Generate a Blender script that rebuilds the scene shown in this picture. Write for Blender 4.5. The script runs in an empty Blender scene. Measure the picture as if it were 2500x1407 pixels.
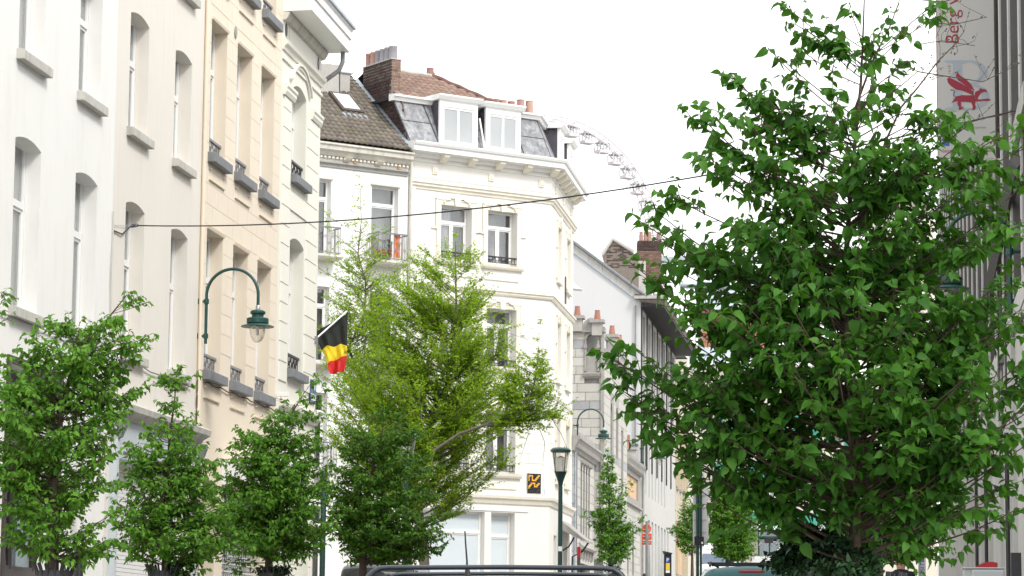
import bpy, math, random
import numpy as np
random.seed(7); rng = np.random.default_rng(7)
SC = bpy.context.scene
COL = SC.collection
R_ = math.radians
# ------------------------------------------------------------------ camera
W_, F_, CX_, CY_ = 2500, 6775.0, 1250.0, 703.5
TILT = math.atan(898.5 / F_); ROLL = 0.009
fw = np.array([0, math.cos(TILT), math.sin(TILT)])
r0 = np.array([1.0, 0, 0]); u0 = np.array([0, -math.sin(TILT), math.cos(TILT)])
rv = r0 * math.cos(ROLL) + u0 * math.sin(ROLL); uv_ = u0 * math.cos(ROLL) - r0 * math.sin(ROLL)
CAM = np.array([0, 0, 1.6])
from mathutils import Matrix, Vector
cd = bpy.data.cameras.new('camera'); cam = bpy.data.objects.new('camera', cd); COL.objects.link(cam)
cd.sensor_width = 36; cd.lens = 36 * F_ / W_; cd.clip_start = 0.5; cd.clip_end = 4000
cam.matrix_world = Matrix(((rv[0], uv_[0], -fw[0], CAM[0]), (rv[1], uv_[1], -fw[1], CAM[1]), (rv[2], uv_[2], -fw[2], CAM[2]), (0, 0, 0, 1)))
SC.camera = cam
SC.render.resolution_x = 1024; SC.render.resolution_y = 576
# ------------------------------------------------------------------ sky, sun, exposure
SUN_EL, SUN_AZ = 46.0, 136.0          # degrees; azimuth clockwise from +Y (north): behind the camera, to the right
wd = bpy.data.worlds.new('World'); SC.world = wd; wd.use_nodes = True
nt = wd.node_tree; nt.nodes.clear()
out = nt.nodes.new('ShaderNodeOutputWorld'); bg = nt.nodes.new('ShaderNodeBackground')
sky = nt.nodes.new('ShaderNodeTexSky'); sky.sky_type = 'NISHITA'; sky.sun_disc = False
sky.sun_elevation = R_(SUN_EL); sky.sun_rotation = R_(SUN_AZ)
hs = nt.nodes.new('ShaderNodeHueSaturation'); hs.inputs['Saturation'].default_value = 0.25
nt.links.new(sky.outputs[0], hs.inputs['Color'])
nz = nt.nodes.new('ShaderNodeTexNoise'); nz.inputs['Scale'].default_value = 2.2; nz.inputs['Detail'].default_value = 5
tc = nt.nodes.new('ShaderNodeTexCoord'); nt.links.new(tc.outputs['Generated'], nz.inputs['Vector'])
mr = nt.nodes.new('ShaderNodeMapRange'); mr.inputs['To Min'].default_value = 8.6; mr.inputs['To Max'].default_value = 10.4
nt.links.new(nz.outputs['Fac'], mr.inputs['Value'])
cl = nt.nodes.new('ShaderNodeCombineColor')
for c in range(3): nt.links.new(mr.outputs[0], cl.inputs[c])
mx = nt.nodes.new('ShaderNodeMix'); mx.data_type = 'RGBA'; mx.inputs[0].default_value = 0.85
nt.links.new(hs.outputs[0], mx.inputs[6]); nt.links.new(cl.outputs[0], mx.inputs[7])
nt.links.new(mx.outputs[2], bg.inputs['Color']); bg.inputs['Strength'].default_value = 0.12
nt.links.new(bg.outputs[0], out.inputs[0])
sd = bpy.data.lights.new('sun', 'SUN'); sd.energy = 1.5; sd.angle = R_(14); sd.color = (1, .96, .9)
so = bpy.data.objects.new('sun', sd); COL.objects.link(so)
sdir = Vector((math.sin(R_(SUN_AZ)) * math.cos(R_(SUN_EL)), math.cos(R_(SUN_AZ)) * math.cos(R_(SUN_EL)), math.sin(R_(SUN_EL))))
so.rotation_euler = sdir.to_track_quat('Z', 'Y').to_euler(); so.location = (20, -20, 60)
SC.view_settings.view_transform = 'Standard'; SC.view_settings.look = 'None'
SC.view_settings.gamma = 1; SC.view_settings.use_curve_mapping = False
SC.view_settings.exposure = 0.80
# ------------------------------------------------------------------ geometry helpers
A = R_(7.73)                                   # street direction, clockwise from +Y
SU = np.array([math.sin(A), math.cos(A), 0.]); SN = np.array([math.cos(A), -math.sin(A), 0.])
def ray(x, y): return fw + rv * (x - CX_) / F_ - uv_ * (y - CY_) / F_
def at(x, y, D):
    d = ray(x, y); return CAM + d * (D / d[1])
def street(s, t, z=0.): p = SU * s + SN * t; return np.array([p[0], p[1], z])
def g(s):                                      # ground height along the street
    s = max(-60.0, min(s, 330.0)); return .034 * s if s < 100 else 3.4 + .041 * (s - 100)
class Fr:
    def __init__(s, o, ang, zb=0.):
        s.o = np.array([o[0], o[1], 0.]); s.ang = ang; s.zb = zb
        s.x = np.array([math.cos(ang), math.sin(ang), 0]); s.y = np.array([-math.sin(ang), math.cos(ang), 0])
    def uv(s, x, y, off=0.):
        d = ray(x, y); t = ((s.o + s.y * off - CAM) @ s.y) / (d @ s.y); q = CAM + d * t - s.o
        return q @ s.x, q[2]
    def onx(s, xx, x, y):
        d = ray(x, y); t = ((s.o + s.x * xx - CAM) @ s.x) / (d @ s.x); q = CAM + d * t - s.o
        return q @ s.y, q[2]
    def w(s, x, y, z): p = s.o + s.x * x + s.y * y; return np.array([p[0], p[1], z])
ZB = {}
def zbase(o):
    while o is not None and o.parent is not None: o = o.parent
    return ZB.get(o.name, 0.) if o is not None else 0.
def tag(o, label=None, cat=None, group=None, kind=None):
    if label: o['label'] = label
    if cat: o['category'] = cat
    if group: o['group'] = group
    if kind: o['kind'] = kind
    return o
def thing(name, label, cat, loc=(0, 0, 0), rz=0., group=None, absz=False):
    o = bpy.data.objects.new(name, None); COL.objects.link(o); o.empty_display_size = .3
    o.location = [float(v) for v in loc]; o.rotation_euler = (0, 0, rz); tag(o, label, cat, group)
    if absz: ZB[o.name] = float(loc[2])
    return o
class MB:
    def __init__(s, sub=None): s.v = []; s.f = []; s.sub = sub
    def add(s, vs, fs):
        n = len(s.v)
        if s.sub:
            ox, oy, a = s.sub; ca, sa = math.cos(a), math.sin(a)
            vs = [(ox + x * ca - y * sa, oy + x * sa + y * ca, z) for x, y, z in vs]
        s.v += [tuple(float(c) for c in p) for p in vs]; s.f += [tuple(i + n for i in f) for f in fs]; return s
    def box(s, x0, x1, y0, y1, z0, z1):
        return s.add([(x0, y0, z0), (x1, y0, z0), (x1, y1, z0), (x0, y1, z0), (x0, y0, z1), (x1, y0, z1), (x1, y1, z1), (x0, y1, z1)],
                     [(3, 2, 1, 0), (4, 5, 6, 7), (0, 1, 5, 4), (1, 2, 6, 5), (2, 3, 7, 6), (3, 0, 4, 7)])
    def hexa(s, p): return s.add(p, [(3, 2, 1, 0), (4, 5, 6, 7), (0, 1, 5, 4), (1, 2, 6, 5), (2, 3, 7, 6), (3, 0, 4, 7)])
    def poly_y(s, pts, y0, y1):                # polygon in xz, extruded along y
        n = len(pts); vs = [(x, y0, z) for x, z in pts] + [(x, y1, z) for x, z in pts]
        return s.add(vs, [tuple(range(n)), tuple(range(2 * n - 1, n - 1, -1))] + [(i, i + n, (i + 1) % n + n, (i + 1) % n) for i in range(n)])
    def extr_x(s, prof, x0, x1, m0=0., m1=0.): # profile in yz, extruded along x, ends mitred
        n = len(prof); vs = [(x0 + m0 * y, y, z) for y, z in prof] + [(x1 - m1 * y, y, z) for y, z in prof]
        return s.add(vs, [tuple(range(n - 1, -1, -1)), tuple(range(n, 2 * n))] + [(i, (i + 1) % n, (i + 1) % n + n, i + n) for i in range(n)])
    def poly_z(s, pts, z0, z1):
        n = len(pts); vs = [(x, y, z0) for x, y in pts] + [(x, y, z1) for x, y in pts]
        return s.add(vs, [tuple(range(n - 1, -1, -1)), tuple(range(n, 2 * n))] + [(i, (i + 1) % n, (i + 1) % n + n, i + n) for i in range(n)])
    def tube(s, path, r, seg=8, caps=True):
        P = [np.array(p, float) for p in path]; n = len(P)
        rr = list(r) if hasattr(r, '__len__') else [r] * n
        vs = []; ref = None
        for i in range(n):
            t = P[min(i + 1, n - 1)] - P[max(i - 1, 0)]; t = t / (np.linalg.norm(t) + 1e-9)
            if ref is None: ref = np.array([0, 0, 1.]) if abs(t[2]) < .9 else np.array([1., 0, 0])
            a = ref - t * (ref @ t); a /= np.linalg.norm(a) + 1e-9; b = np.cross(t, a); ref = a
            for k in range(seg):
                q = 2 * math.pi * k / seg; vs.append(tuple(P[i] + (a * math.cos(q) + b * math.sin(q)) * rr[i]))
        fs = [(i * seg + k, i * seg + (k + 1) % seg, (i + 1) * seg + (k + 1) % seg, (i + 1) * seg + k) for i in range(n - 1) for k in range(seg)]
        if caps: fs += [tuple(range(seg - 1, -1, -1)), tuple(range((n - 1) * seg, n * seg))]
        return s.add(vs, fs)
    def lathe(s, prof, c=(0, 0), seg=20):
        n = len(prof); vs = [(c[0] + r * math.cos(2 * math.pi * k / seg), c[1] + r * math.sin(2 * math.pi * k / seg), z) for r, z in prof for k in range(seg)]
        fs = [(i * seg + k, i * seg + (k + 1) % seg, (i + 1) * seg + (k + 1) % seg, (i + 1) * seg + k) for i in range(n - 1) for k in range(seg)]
        fs += [tuple(range(seg - 1, -1, -1)), tuple(range((n - 1) * seg, n * seg))]
        return s.add(vs, fs)
    def build(s, name, m, parent=None, smooth=False, bevel=0.):
        zb = zbase(parent)
        me = bpy.data.meshes.new(name); me.from_pydata([(x, y, z - zb) for x, y, z in s.v], [], s.f)
        me.materials.append(m)
        if smooth:
            me.shade_smooth()
            try: me.set_sharp_from_angle(angle=R_(40))
            except Exception: pass
        me.update()
        o = bpy.data.objects.new(name, me); COL.objects.link(o)
        if parent is not None: o.parent = parent
        if bevel:
            b = o.modifiers.new('bevel', 'BEVEL'); b.width = bevel; b.segments = 2; b.limit_method = 'ANGLE'
        return o
_cube = {}
def cube_mesh(m, n=0):
    k = (m.name, n)
    if k not in _cube:
        b = MB(); r = random.Random(n); c = .5
        j = lambda: (r.uniform(-.035, .035) if n else 0)
        p = [(-c, -c, -c), (c, -c, -c), (c, c, -c), (-c, c, -c), (-c, -c, c), (c, -c, c), (c, c, c), (-c, c, c)]
        b.hexa([(x + j(), y, z + j()) for x, y, z in p])
        me = bpy.data.meshes.new('piece'); me.from_pydata(b.v, [], b.f); me.materials.append(m); _cube[k] = me
    return _cube[k]
def piece(root, name, m, x0, x1, y0, y1, z0, z1, sub=None, var=0):
    zb = zbase(root)
    o = bpy.data.objects.new(name, cube_mesh(m, var)); COL.objects.link(o); o.parent = root
    x, y = (x0 + x1) / 2, (y0 + y1) / 2
    if sub:
        ox, oy, a = sub; o.rotation_euler = (0, 0, a)
        x, y = ox + x * math.cos(a) - y * math.sin(a), oy + x * math.sin(a) + y * math.cos(a)
    o.location = (x, y, (z0 + z1) / 2 - zb); o.scale = (abs(x1 - x0), abs(y1 - y0), abs(z1 - z0)); return o
def text(root, name, s, size, m, loc, rot, align='LEFT', ext=.004, label=None):
    cu = bpy.data.curves.new(name, 'FONT'); cu.body = s; cu.size = size; cu.extrude = ext; cu.align_x = align; cu.resolution_u = 4
    o = bpy.data.objects.new(name, cu); COL.objects.link(o)
    dg = bpy.context.evaluated_depsgraph_get(); me = bpy.data.meshes.new_from_object(o.evaluated_get(dg))
    bpy.data.objects.remove(o); o = bpy.data.objects.new(name, me); COL.objects.link(o)
    me.materials.clear(); me.materials.append(m); o.parent = root
    zb = zbase(root); o.location = (loc[0], loc[1], loc[2] - zb); o.rotation_euler = rot; return o
# ------------------------------------------------------------------ materials
def mat(name, col, rough=.8, var=.12, scale=1.5, bump=0., bscale=30., metal=0., streak=0., spec=.4, dirt=0., dcol=None, coat=0.):
    m = bpy.data.materials.new(name); m.use_nodes = True; n = m.node_tree; b = n.nodes['Principled BSDF']
    b.inputs['Roughness'].default_value = rough; b.inputs['Metallic'].default_value = metal
    b.inputs['Specular IOR Level'].default_value = spec; b.inputs['Coat Weight'].default_value = coat
    ge = n.nodes.new('ShaderNodeNewGeometry')
    no = n.nodes.new('ShaderNodeTexNoise'); no.inputs['Scale'].default_value = scale; no.inputs['Detail'].default_value = 6; no.inputs['Roughness'].default_value = .65
    n.links.new(ge.outputs['Position'], no.inputs['Vector'])
    mrn = n.nodes.new('ShaderNodeMapRange'); mrn.inputs['From Min'].default_value = .25; mrn.inputs['From Max'].default_value = .75
    mrn.inputs['To Min'].default_value = 1 - var; mrn.inputs['To Max'].default_value = 1 + var
    n.links.new(no.outputs['Fac'], mrn.inputs['Value'])
    mul = n.nodes.new('ShaderNodeMix'); mul.data_type = 'RGBA'; mul.blend_type = 'MULTIPLY'; mul.inputs[0].default_value = 1
    mul.inputs[6].default_value = (*col, 1); cc = n.nodes.new('ShaderNodeCombineColor')
    for i in range(3): n.links.new(mrn.outputs[0], cc.inputs[i])
    n.links.new(cc.outputs[0], mul.inputs[7]); cur = mul.outputs[2]
    if dirt:
        mp = n.nodes.new('ShaderNodeMapping'); mp.inputs['Scale'].default_value = (1.6, 1.6, .22 if streak else 1.3)
        n.links.new(ge.outputs['Position'], mp.inputs['Vector'])
        n2 = n.nodes.new('ShaderNodeTexNoise'); n2.inputs['Scale'].default_value = 2.4; n2.inputs['Detail'].default_value = 8; n2.inputs['Roughness'].default_value = .7
        n.links.new(mp.outputs[0], n2.inputs['Vector'])
        rp = n.nodes.new('ShaderNodeMapRange'); rp.inputs['From Min'].default_value = .5; rp.inputs['From Max'].default_value = .75; rp.inputs['To Max'].default_value = dirt
        n.links.new(n2.outputs['Fac'], rp.inputs['Value'])
        m2 = n.nodes.new('ShaderNodeMix'); m2.data_type = 'RGBA'; n.links.new(rp.outputs[0], m2.inputs[0]); n.links.new(cur, m2.inputs[6])
        m2.inputs[7].default_value = (*(dcol or tuple(c * .35 for c in col)), 1); cur = m2.outputs[2]
    n.links.new(cur, b.inputs['Base Color'])
    if bump:
        n3 = n.nodes.new('ShaderNodeTexNoise'); n3.inputs['Scale'].default_value = bscale; n3.inputs['Detail'].default_value = 5
        n.links.new(ge.outputs['Position'], n3.inputs['Vector'])
        bp = n.nodes.new('ShaderNodeBump'); bp.inputs['Strength'].default_value = bump; bp.inputs['Distance'].default_value = .02
        n.links.new(n3.outputs['Fac'], bp.inputs['Height']); n.links.new(bp.outputs[0], b.inputs['Normal'])
    return m
def obj_var(m, amt=.25, hue=.02):              # per-piece tint, for bricks, tiles and stones
    n = m.node_tree; b = n.nodes['Principled BSDF']; src = b.inputs['Base Color'].links[0].from_socket
    oi = n.nodes.new('ShaderNodeObjectInfo'); h = n.nodes.new('ShaderNodeHueSaturation')
    a = n.nodes.new('ShaderNodeMapRange'); a.inputs['To Min'].default_value = 1 - amt; a.inputs['To Max'].default_value = 1 + amt
    n.links.new(oi.outputs['Random'], a.inputs['Value']); n.links.new(a.outputs[0], h.inputs['Value'])
    a2 = n.nodes.new('ShaderNodeMapRange'); a2.inputs['To Min'].default_value = .5 - hue; a2.inputs['To Max'].default_value = .5 + hue
    mt = n.nodes.new('ShaderNodeMath'); mt.operation = 'MULTIPLY'; mt.inputs[1].default_value = 7.31; fr = n.nodes.new('ShaderNodeMath'); fr.operation = 'FRACT'
    n.links.new(oi.outputs['Random'], mt.inputs[0]); n.links.new(mt.outputs[0], fr.inputs[0]); n.links.new(fr.outputs[0], a2.inputs['Value'])
    n.links.new(a2.outputs[0], h.inputs['Hue']); n.links.new(src, h.inputs['Color']); n.links.new(h.outputs[0], b.inputs['Base Color']); return m
def glass(name, tint=(.75, .8, .82), refl=.25, rough=.02):
    m = bpy.data.materials.new(name); m.use_nodes = True; n = m.node_tree; n.nodes.clear()
    o = n.nodes.new('ShaderNodeOutputMaterial'); t = n.nodes.new('ShaderNodeBsdfTransparent'); t.inputs[0].default_value = (*tint, 1)
    gl = n.nodes.new('ShaderNodeBsdfGlossy'); gl.inputs['Roughness'].default_value = rough
    fr = n.nodes.new('ShaderNodeFresnel'); fr.inputs['IOR'].default_value = 1.5
    ad = n.nodes.new('ShaderNodeMath'); ad.operation = 'ADD'; ad.use_clamp = True; ad.inputs[1].default_value = refl * .25
    ml = n.nodes.new('ShaderNodeMath'); ml.operation = 'MULTIPLY'; ml.inputs[1].default_value = .5
    n.links.new(fr.outputs[0], ml.inputs[0]); n.links.new(ml.outputs[0], ad.inputs[0])
    mx_ = n.nodes.new('ShaderNodeMixShader'); n.links.new(ad.outputs[0], mx_.inputs[0]); n.links.new(t.outputs[0], mx_.inputs[1]); n.links.new(gl.outputs[0], mx_.inputs[2])
    n.links.new(mx_.outputs[0], o.inputs[0]); return m
def leafmat(name, c1, c2, trans=.3, tcol=(.16, .34, .03), rough=.55):
    m = bpy.data.materials.new(name); m.use_nodes = True; n = m.node_tree; b = n.nodes['Principled BSDF']; o = n.nodes['Material Output']
    b.inputs['Roughness'].default_value = rough; b.inputs['Specular IOR Level'].default_value = .18
    ge = n.nodes.new('ShaderNodeNewGeometry'); oi = n.nodes.new('ShaderNodeObjectInfo'); ad = n.nodes.new('ShaderNodeMath'); ad.operation = 'ADD'
    n.links.new(ge.outputs['Random Per Island'], ad.inputs[0]); n.links.new(oi.outputs['Random'], ad.inputs[1])
    fr = n.nodes.new('ShaderNodeMath'); fr.operation = 'FRACT'; n.links.new(ad.outputs[0], fr.inputs[0])
    no = n.nodes.new('ShaderNodeTexNoise'); no.inputs['Scale'].default_value = 2.5; n.links.new(ge.outputs['Position'], no.inputs['Vector'])
    a2 = n.nodes.new('ShaderNodeMath'); a2.operation = 'MULTIPLY_ADD'; a2.inputs[1].default_value = .5; n.links.new(no.outputs['Fac'], a2.inputs[2])
    n.links.new(fr.outputs[0], a2.inputs[0])
    mr_ = n.nodes.new('ShaderNodeMapRange'); mr_.inputs['From Min'].default_value = .35; mr_.inputs['From Max'].default_value = 1.05; n.links.new(a2.outputs[0], mr_.inputs['Value'])
    mx_ = n.nodes.new('ShaderNodeMix'); mx_.data_type = 'RGBA'; mx_.inputs[6].default_value = (*c1, 1); mx_.inputs[7].default_value = (*c2, 1)
    n.links.new(mr_.outputs[0], mx_.inputs[0]); n.links.new(mx_.outputs[2], b.inputs['Base Color'])
    tr = n.nodes.new('ShaderNodeBsdfTranslucent'); tr.inputs[0].default_value = (*tcol, 1)
    ms = n.nodes.new('ShaderNodeMixShader'); ms.inputs[0].default_value = trans
    n.links.new(b.outputs[0], ms.inputs[1]); n.links.new(tr.outputs[0], ms.inputs[2]); n.links.new(ms.outputs[0], o.inputs[0]); return m
M = {}
M['white_render'] = mat('white_render', (.80, .795, .775), .85, .025, .5, .12, 60, dirt=.28, dcol=(.58, .56, .51), streak=1)
M['cream_render'] = mat('cream_render', (.735, .70, .64), .85, .03, .4, .12, 60, dirt=.28, dcol=(.57, .53, .47), streak=1)
M['peach_render'] = mat('peach_render', (.76, .67, .545), .85, .03, .5, .15, 50, dirt=.12, dcol=(.60, .42, .26), streak=1)
M['peach_block'] = obj_var(mat('peach_block', (.775, .69, .57), .85, .03, .8, .15, 50, dirt=.1, dcol=(.62, .45, .28)), .012, .002)
M['ivory_render'] = mat('ivory_render', (.77, .76, .68), .85, .03, .5, .12, 60, dirt=.12, dcol=(.55, .52, .42), streak=1)
M['ivory_block'] = obj_var(mat('ivory_block', (.79, .78, .70), .85, .03, .8, .12, 60, dirt=.1, dcol=(.6, .58, .48), streak=1), .01, .001)
M['corner_paint'] = mat('corner_paint', (.755, .74, .70), .8, .03, .5, .1, 60, dirt=.12, dcol=(.62, .57, .47), streak=1)
M['corner_block'] = obj_var(mat('corner_block', (.765, .752, .715), .8, .03, .8, .1, 60, dirt=.1, dcol=(.62, .57, .47), streak=1), .012, .001)
M['corner_trim'] = mat('corner_trim', (.78, .74, .64), .75, .05, 2, .1, 50, dirt=.25, dcol=(.5, .44, .32), streak=1)
M['shop_paint'] = mat('shop_paint', (.76, .77, .77), .7, .03, .5, .08, 60, dirt=.1, dcol=(.5, .5, .47), streak=1)
M['white_paint'] = mat('white_paint', (.82, .82, .81), .35, .02, 3, dirt=.06, dcol=(.5, .5, .48))
M['old_trim'] = mat('old_trim', (.62, .60, .54), .8, .1, 3, .3, 30, dirt=.7, dcol=(.25, .22, .17), streak=1)
M['sill_concrete'] = mat('sill_concrete', (.52, .51, .47), .9, .12, 5, .5, 40, dirt=.5, dcol=(.16, .16, .12), streak=1)
M['bluestone'] = mat('bluestone', (.19, .20, .215), .7, .12, 6, .3, 40, dirt=.4, dcol=(.35, .36, .37), streak=1)
M['iron'] = mat('iron', (.035, .035, .04), .5, .2, 8)
M['grey_iron'] = mat('grey_iron', (.22, .22, .23), .5, .2, 8)
M['curtain'] = mat('curtain', (.86, .85, .83), .9, .05, 3)
M['grey_curtain'] = mat('grey_curtain', (.68, .65, .66), .9, .08, 3)
M['interior'] = mat('interior', (.55, .55, .54), .9, .3, 1)
M['glass'] = glass('window_glass', (.95, .965, .97), .3); M['shop_glass'] = glass('shop_glass', (.80, .88, .92), .35)
M['clear_glass'] = glass('clear_glass', (.97, .97, .98), .2)
M['dark_glass'] = mat('dark_glass', (.05, .06, .07), .06, .3, 2, spec=.8)
M['frosted'] = mat('frosted_glass', (.60, .66, .70), .18, .06, .7, spec=.6)
M['lamp_green'] = mat('lamp_green', (.014, .066, .056), .4, .15, 6, spec=.5)
M['dark_green'] = mat('dark_green', (.012, .045, .04), .4, .15, 6)
M['globe'] = glass('lamp_globe', (.93, .92, .88), .3, .1)
M['tile'] = obj_var(mat('roof_tile', (.15, .13, .11), .8, .25, 6, .4, 40, dirt=.5, dcol=(.16, .15, .05)), .22, .012)
M['tile_bed'] = mat('roof_bed', (.07, .06, .05), .9)
M['red_tile'] = obj_var(mat('red_roof_tile', (.235, .155, .125), .85, .2, 6, .4, 40, dirt=.7, dcol=(.36, .32, .27)), .18, .012)
M['lead'] = mat('lead_flashing', (.36, .41, .46), .45, .25, 7, .5, 20, metal=.3, dirt=.4, dcol=(.65, .7, .74))
M['zinc'] = obj_var(mat('zinc_sheet', (.22, .225, .24), .6, .5, 5, .2, 12, metal=.1, dirt=.9, dcol=(.50, .51, .54)), .12, .004)
M['dark_slate'] = mat('dark_slate', (.065, .06, .075), .6, .3, 5, .3, 20)
M['mortar'] = mat('mortar', (.36, .33, .29), .95, .15, 8, .4, 60)
M['dark_mortar'] = mat('dark_mortar', (.17, .145, .125), .95, .2, 8, .4, 60)
M['dark_brick'] = obj_var(mat('dark_brick', (.058, .036, .032), .9, .3, 9, .4, 60, dirt=.5, dcol=(.04, .03, .03)), .35, .02)
M['red_brick'] = obj_var(mat('red_brick', (.36, .16, .09), .9, .2, 9, .4, 60), .25, .02)
M['brown_brick'] = obj_var(mat('brown_brick', (.19, .115, .09), .9, .25, 9, .4, 60), .3, .02)
M['pot'] = obj_var(mat('chimney_pot', (.38, .23, .19), .8, .15, 6, .2, 40, dirt=.5, dcol=(.3, .29, .3)), .22, .02)
M['grey_pot'] = obj_var(mat('grey_chimney_pot', (.33, .32, .35), .8, .15, 6, .2, 40, dirt=.3, dcol=(.3, .2, .18)), .15, .02)
M['orange_pot'] = mat('orange_chimney_pot', (.36, .17, .125), .8, .15, 6)
M['cement'] = mat('cement', (.42, .405, .38), .95, .12, 3, .5, 30, dirt=.5, dcol=(.2, .19, .17), streak=1)
M['gable_white'] = mat('gable_white', (.56, .565, .57), .9, .03, .5, .1, 60, dirt=.2, dcol=(.45, .46, .47), streak=1)
M['pale_stone'] = obj_var(mat('pale_stone', (.50, .49, .455), .9, .08, 3, .3, 40, dirt=.4, dcol=(.38, .36, .32), streak=1), .07, .004)
M['grey_stone'] = obj_var(mat('grey_stone', (.36, .37, .38), .9, .08, 3, .3, 40, dirt=.3, dcol=(.25, .25, .25)), .08, .004)
M['stone_trim'] = mat('stone_trim', (.36, .35, .33), .9, .12, 4, .4, 40, dirt=.6, dcol=(.16, .16, .15), streak=1)
M['stone_joint'] = mat('stone_joint', (.33, .32, .30), .95, .1, 4)
M['concrete'] = mat('concrete', (.56, .545, .52), .9, .06, 2, .3, 40, dirt=.5, dcol=(.33, .32, .30), streak=1)
M['pale_concrete'] = mat('pale_concrete', (.50, .495, .475), .9, .05, 2, .2, 40, dirt=.3, dcol=(.45, .45, .43), streak=1)
M['dark_panel'] = mat('dark_panel', (.125, .12, .12), .6, .15, 3, dirt=.3, dcol=(.2, .19, .18), streak=1)
M['brown_wood'] = mat('brown_wood', (.09, .07, .06), .8, .25, 5, .3, 30, dirt=.3, dcol=(.2, .17, .15))
M['beige'] = mat('beige_render', (.50, .44, .35), .85, .05, 1, dirt=.2, dcol=(.45, .38, .28), streak=1)
M['far_cream'] = mat('far_cream', (.62, .585, .51), .85, .05, 1, dirt=.15, dcol=(.55, .5, .4), streak=1)
M['asphalt'] = mat('road_setts', (.15, .145, .14), .9, .2, 8, .5, 80)
M['paving'] = obj_var(mat('paving', (.30, .29, .27), .9, .15, 4, .4, 50, dirt=.4), .12)
M['kerb'] = mat('kerb_stone', (.30, .31, .31), .85, .12, 4, .3, 40)
M['earth'] = mat('ground_mat', (.26, .25, .23), .95, .2, .5)
M['bark'] = mat('bark', (.085, .06, .045), .95, .35, 18, .9, 40)
M['bark_light'] = mat('bark_light', (.13, .11, .09), .95, .3, 18, .8, 40)
M['leaf_near'] = leafmat('leaf_near', (.013, .062, .008), (.060, .175, .018), .26, (.10, .30, .014))
M['leaf_mid'] = leafmat('leaf_mid', (.045, .150, .015), (.135, .305, .030), .28, (.16, .35, .03))
M['leaf_dark'] = leafmat('leaf_dark', (.032, .105, .010), (.088, .21, .020), .26, (.14, .31, .02))
M['leaf_ginkgo'] = leafmat('leaf_ginkgo', (.15, .275, .012), (.29, .45, .025), .38, (.38, .58, .02), .6)
M['leaf_ivy'] = leafmat('leaf_ivy', (.008, .022, .010), (.020, .055, .018), .1, (.03, .08, .01), .4)
M['black_rubber'] = mat('black_rubber', (.02, .02, .022), .6, .1, 5)
M['blue_black'] = mat('blue_black_paint', (.02, .026, .036), .38, .05, 3, spec=.5)
M['teal_paint'] = mat('teal_paint', (.012, .095, .10), .5, .06, 2, spec=.25)
M['white_car'] = mat('white_car_paint', (.80, .81, .82), .3, .02, 2, coat=.5)
M['silver_car'] = mat('silver_car_paint', (.50, .51, .51), .3, .02, 2, coat=.5, metal=.3)
M['black_car'] = mat('black_car_paint', (.012, .014, .016), .25, .05, 2, coat=.6)
M['car_glass'] = mat('car_glass', (.10, .14, .20), .08, .2, 1, spec=.9)
M['red_lamp'] = mat('red_lamp', (.28, .01, .015), .3, .05, 5)
M['orange_sign'] = mat('orange_sign', (.72, .10, .025), .5, .08, 12, dirt=.4, dcol=(.7, .22, .02))
M['steel'] = mat('steel', (.42, .43, .44), .4, .1, 5, metal=.7)
M['sticker'] = mat('sticker', (.8, .8, .8), .5, .02, 5)
M['black'] = mat('black_print', (.015, .015, .018), .4, .1, 8)
M['flag_black'] = mat('flag_black', (.022, .025, .022), .8, .1, 5)
M['flag_yellow'] = mat('flag_yellow', (.80, .60, .03), .8, .1, 4)
M['flag_red'] = mat('flag_red', (.62, .03, .03), .8, .1, 4)
M['banner'] = mat('banner_cloth', (.58, .575, .55), .8, .03, 3, .1, 90)
M['banner_red'] = mat('banner_red', (.34, .045, .07), .8, .05, 5)
M['banner_grey'] = mat('banner_grey', (.42, .47, .52), .8, .03, 5)
M['banner_blue'] = mat('banner_blue', (.07, .16, .42), .7, .03, 5)
M['grey_print'] = mat('grey_print', (.22, .22, .24), .8, .03, 5)
M['yellow'] = mat('yellow', (.75, .55, .04), .6, .08, 5); M['blue'] = mat('blue', (.02, .05, .30), .6, .05, 5)
M['mosaic_black'] = obj_var(mat('mosaic_black', (.014, .014, .02), .25, .2, 9), .5); M['mosaic_orange'] = obj_var(mat('mosaic_orange', (.80, .42, .04), .3, .1, 9), .12)
M['green_awning'] = mat('green_awning', (.03, .24, .18), .7, .08, 2); M['white_cloth'] = mat('white_cloth', (.8, .8, .78), .8, .03, 3)
M['skin'] = mat('skin', (.48, .27, .19), .55, .08, 20); M['hair'] = mat('hair', (.02, .015, .012), .6, .2, 20)
M['black_cloth'] = mat('black_cloth', (.010, .011, .016), .9, .2, 8); M['orange_cloth'] = mat('orange_cloth', (.55, .25, .02), .8, .1, 8)
M['teal_helmet'] = mat('teal_helmet', (.10, .50, .55), .4, .05, 5); M['red_cap'] = mat('red_cap', (.34, .01, .02), .35, .03, 3)
M['grey_box'] = mat('grey_box', (.42, .45, .45), .55, .04, 3); M['roller'] = mat('roller_shutter', (.74, .74, .73), .5, .02, 3)
M['shop_blue'] = mat('shop_fascia_paint', (.52, .57, .60), .6, .04, 2, dirt=.4, dcol=(.36, .4, .43), streak=1)
M['wheel_white'] = mat('wheel_white', (.62, .61, .63), .5, .03, .2); M['cabin_grey'] = mat('cabin_grey', (.56, .53, .55), .5, .1, .3)
M['plaque'] = mat('plaque_blue', (.10, .13, .34), .5, .05, 5); M['sky_print'] = mat('plaque_pale', (.62, .66, .74), .5, .05, 5)
M['terracotta'] = mat('terracotta_panel', (.62, .42, .27), .8, .1, 3)
M['shutter_beige'] = mat('louvre_beige', (.56, .48, .34), .7, .08, 3)
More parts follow.
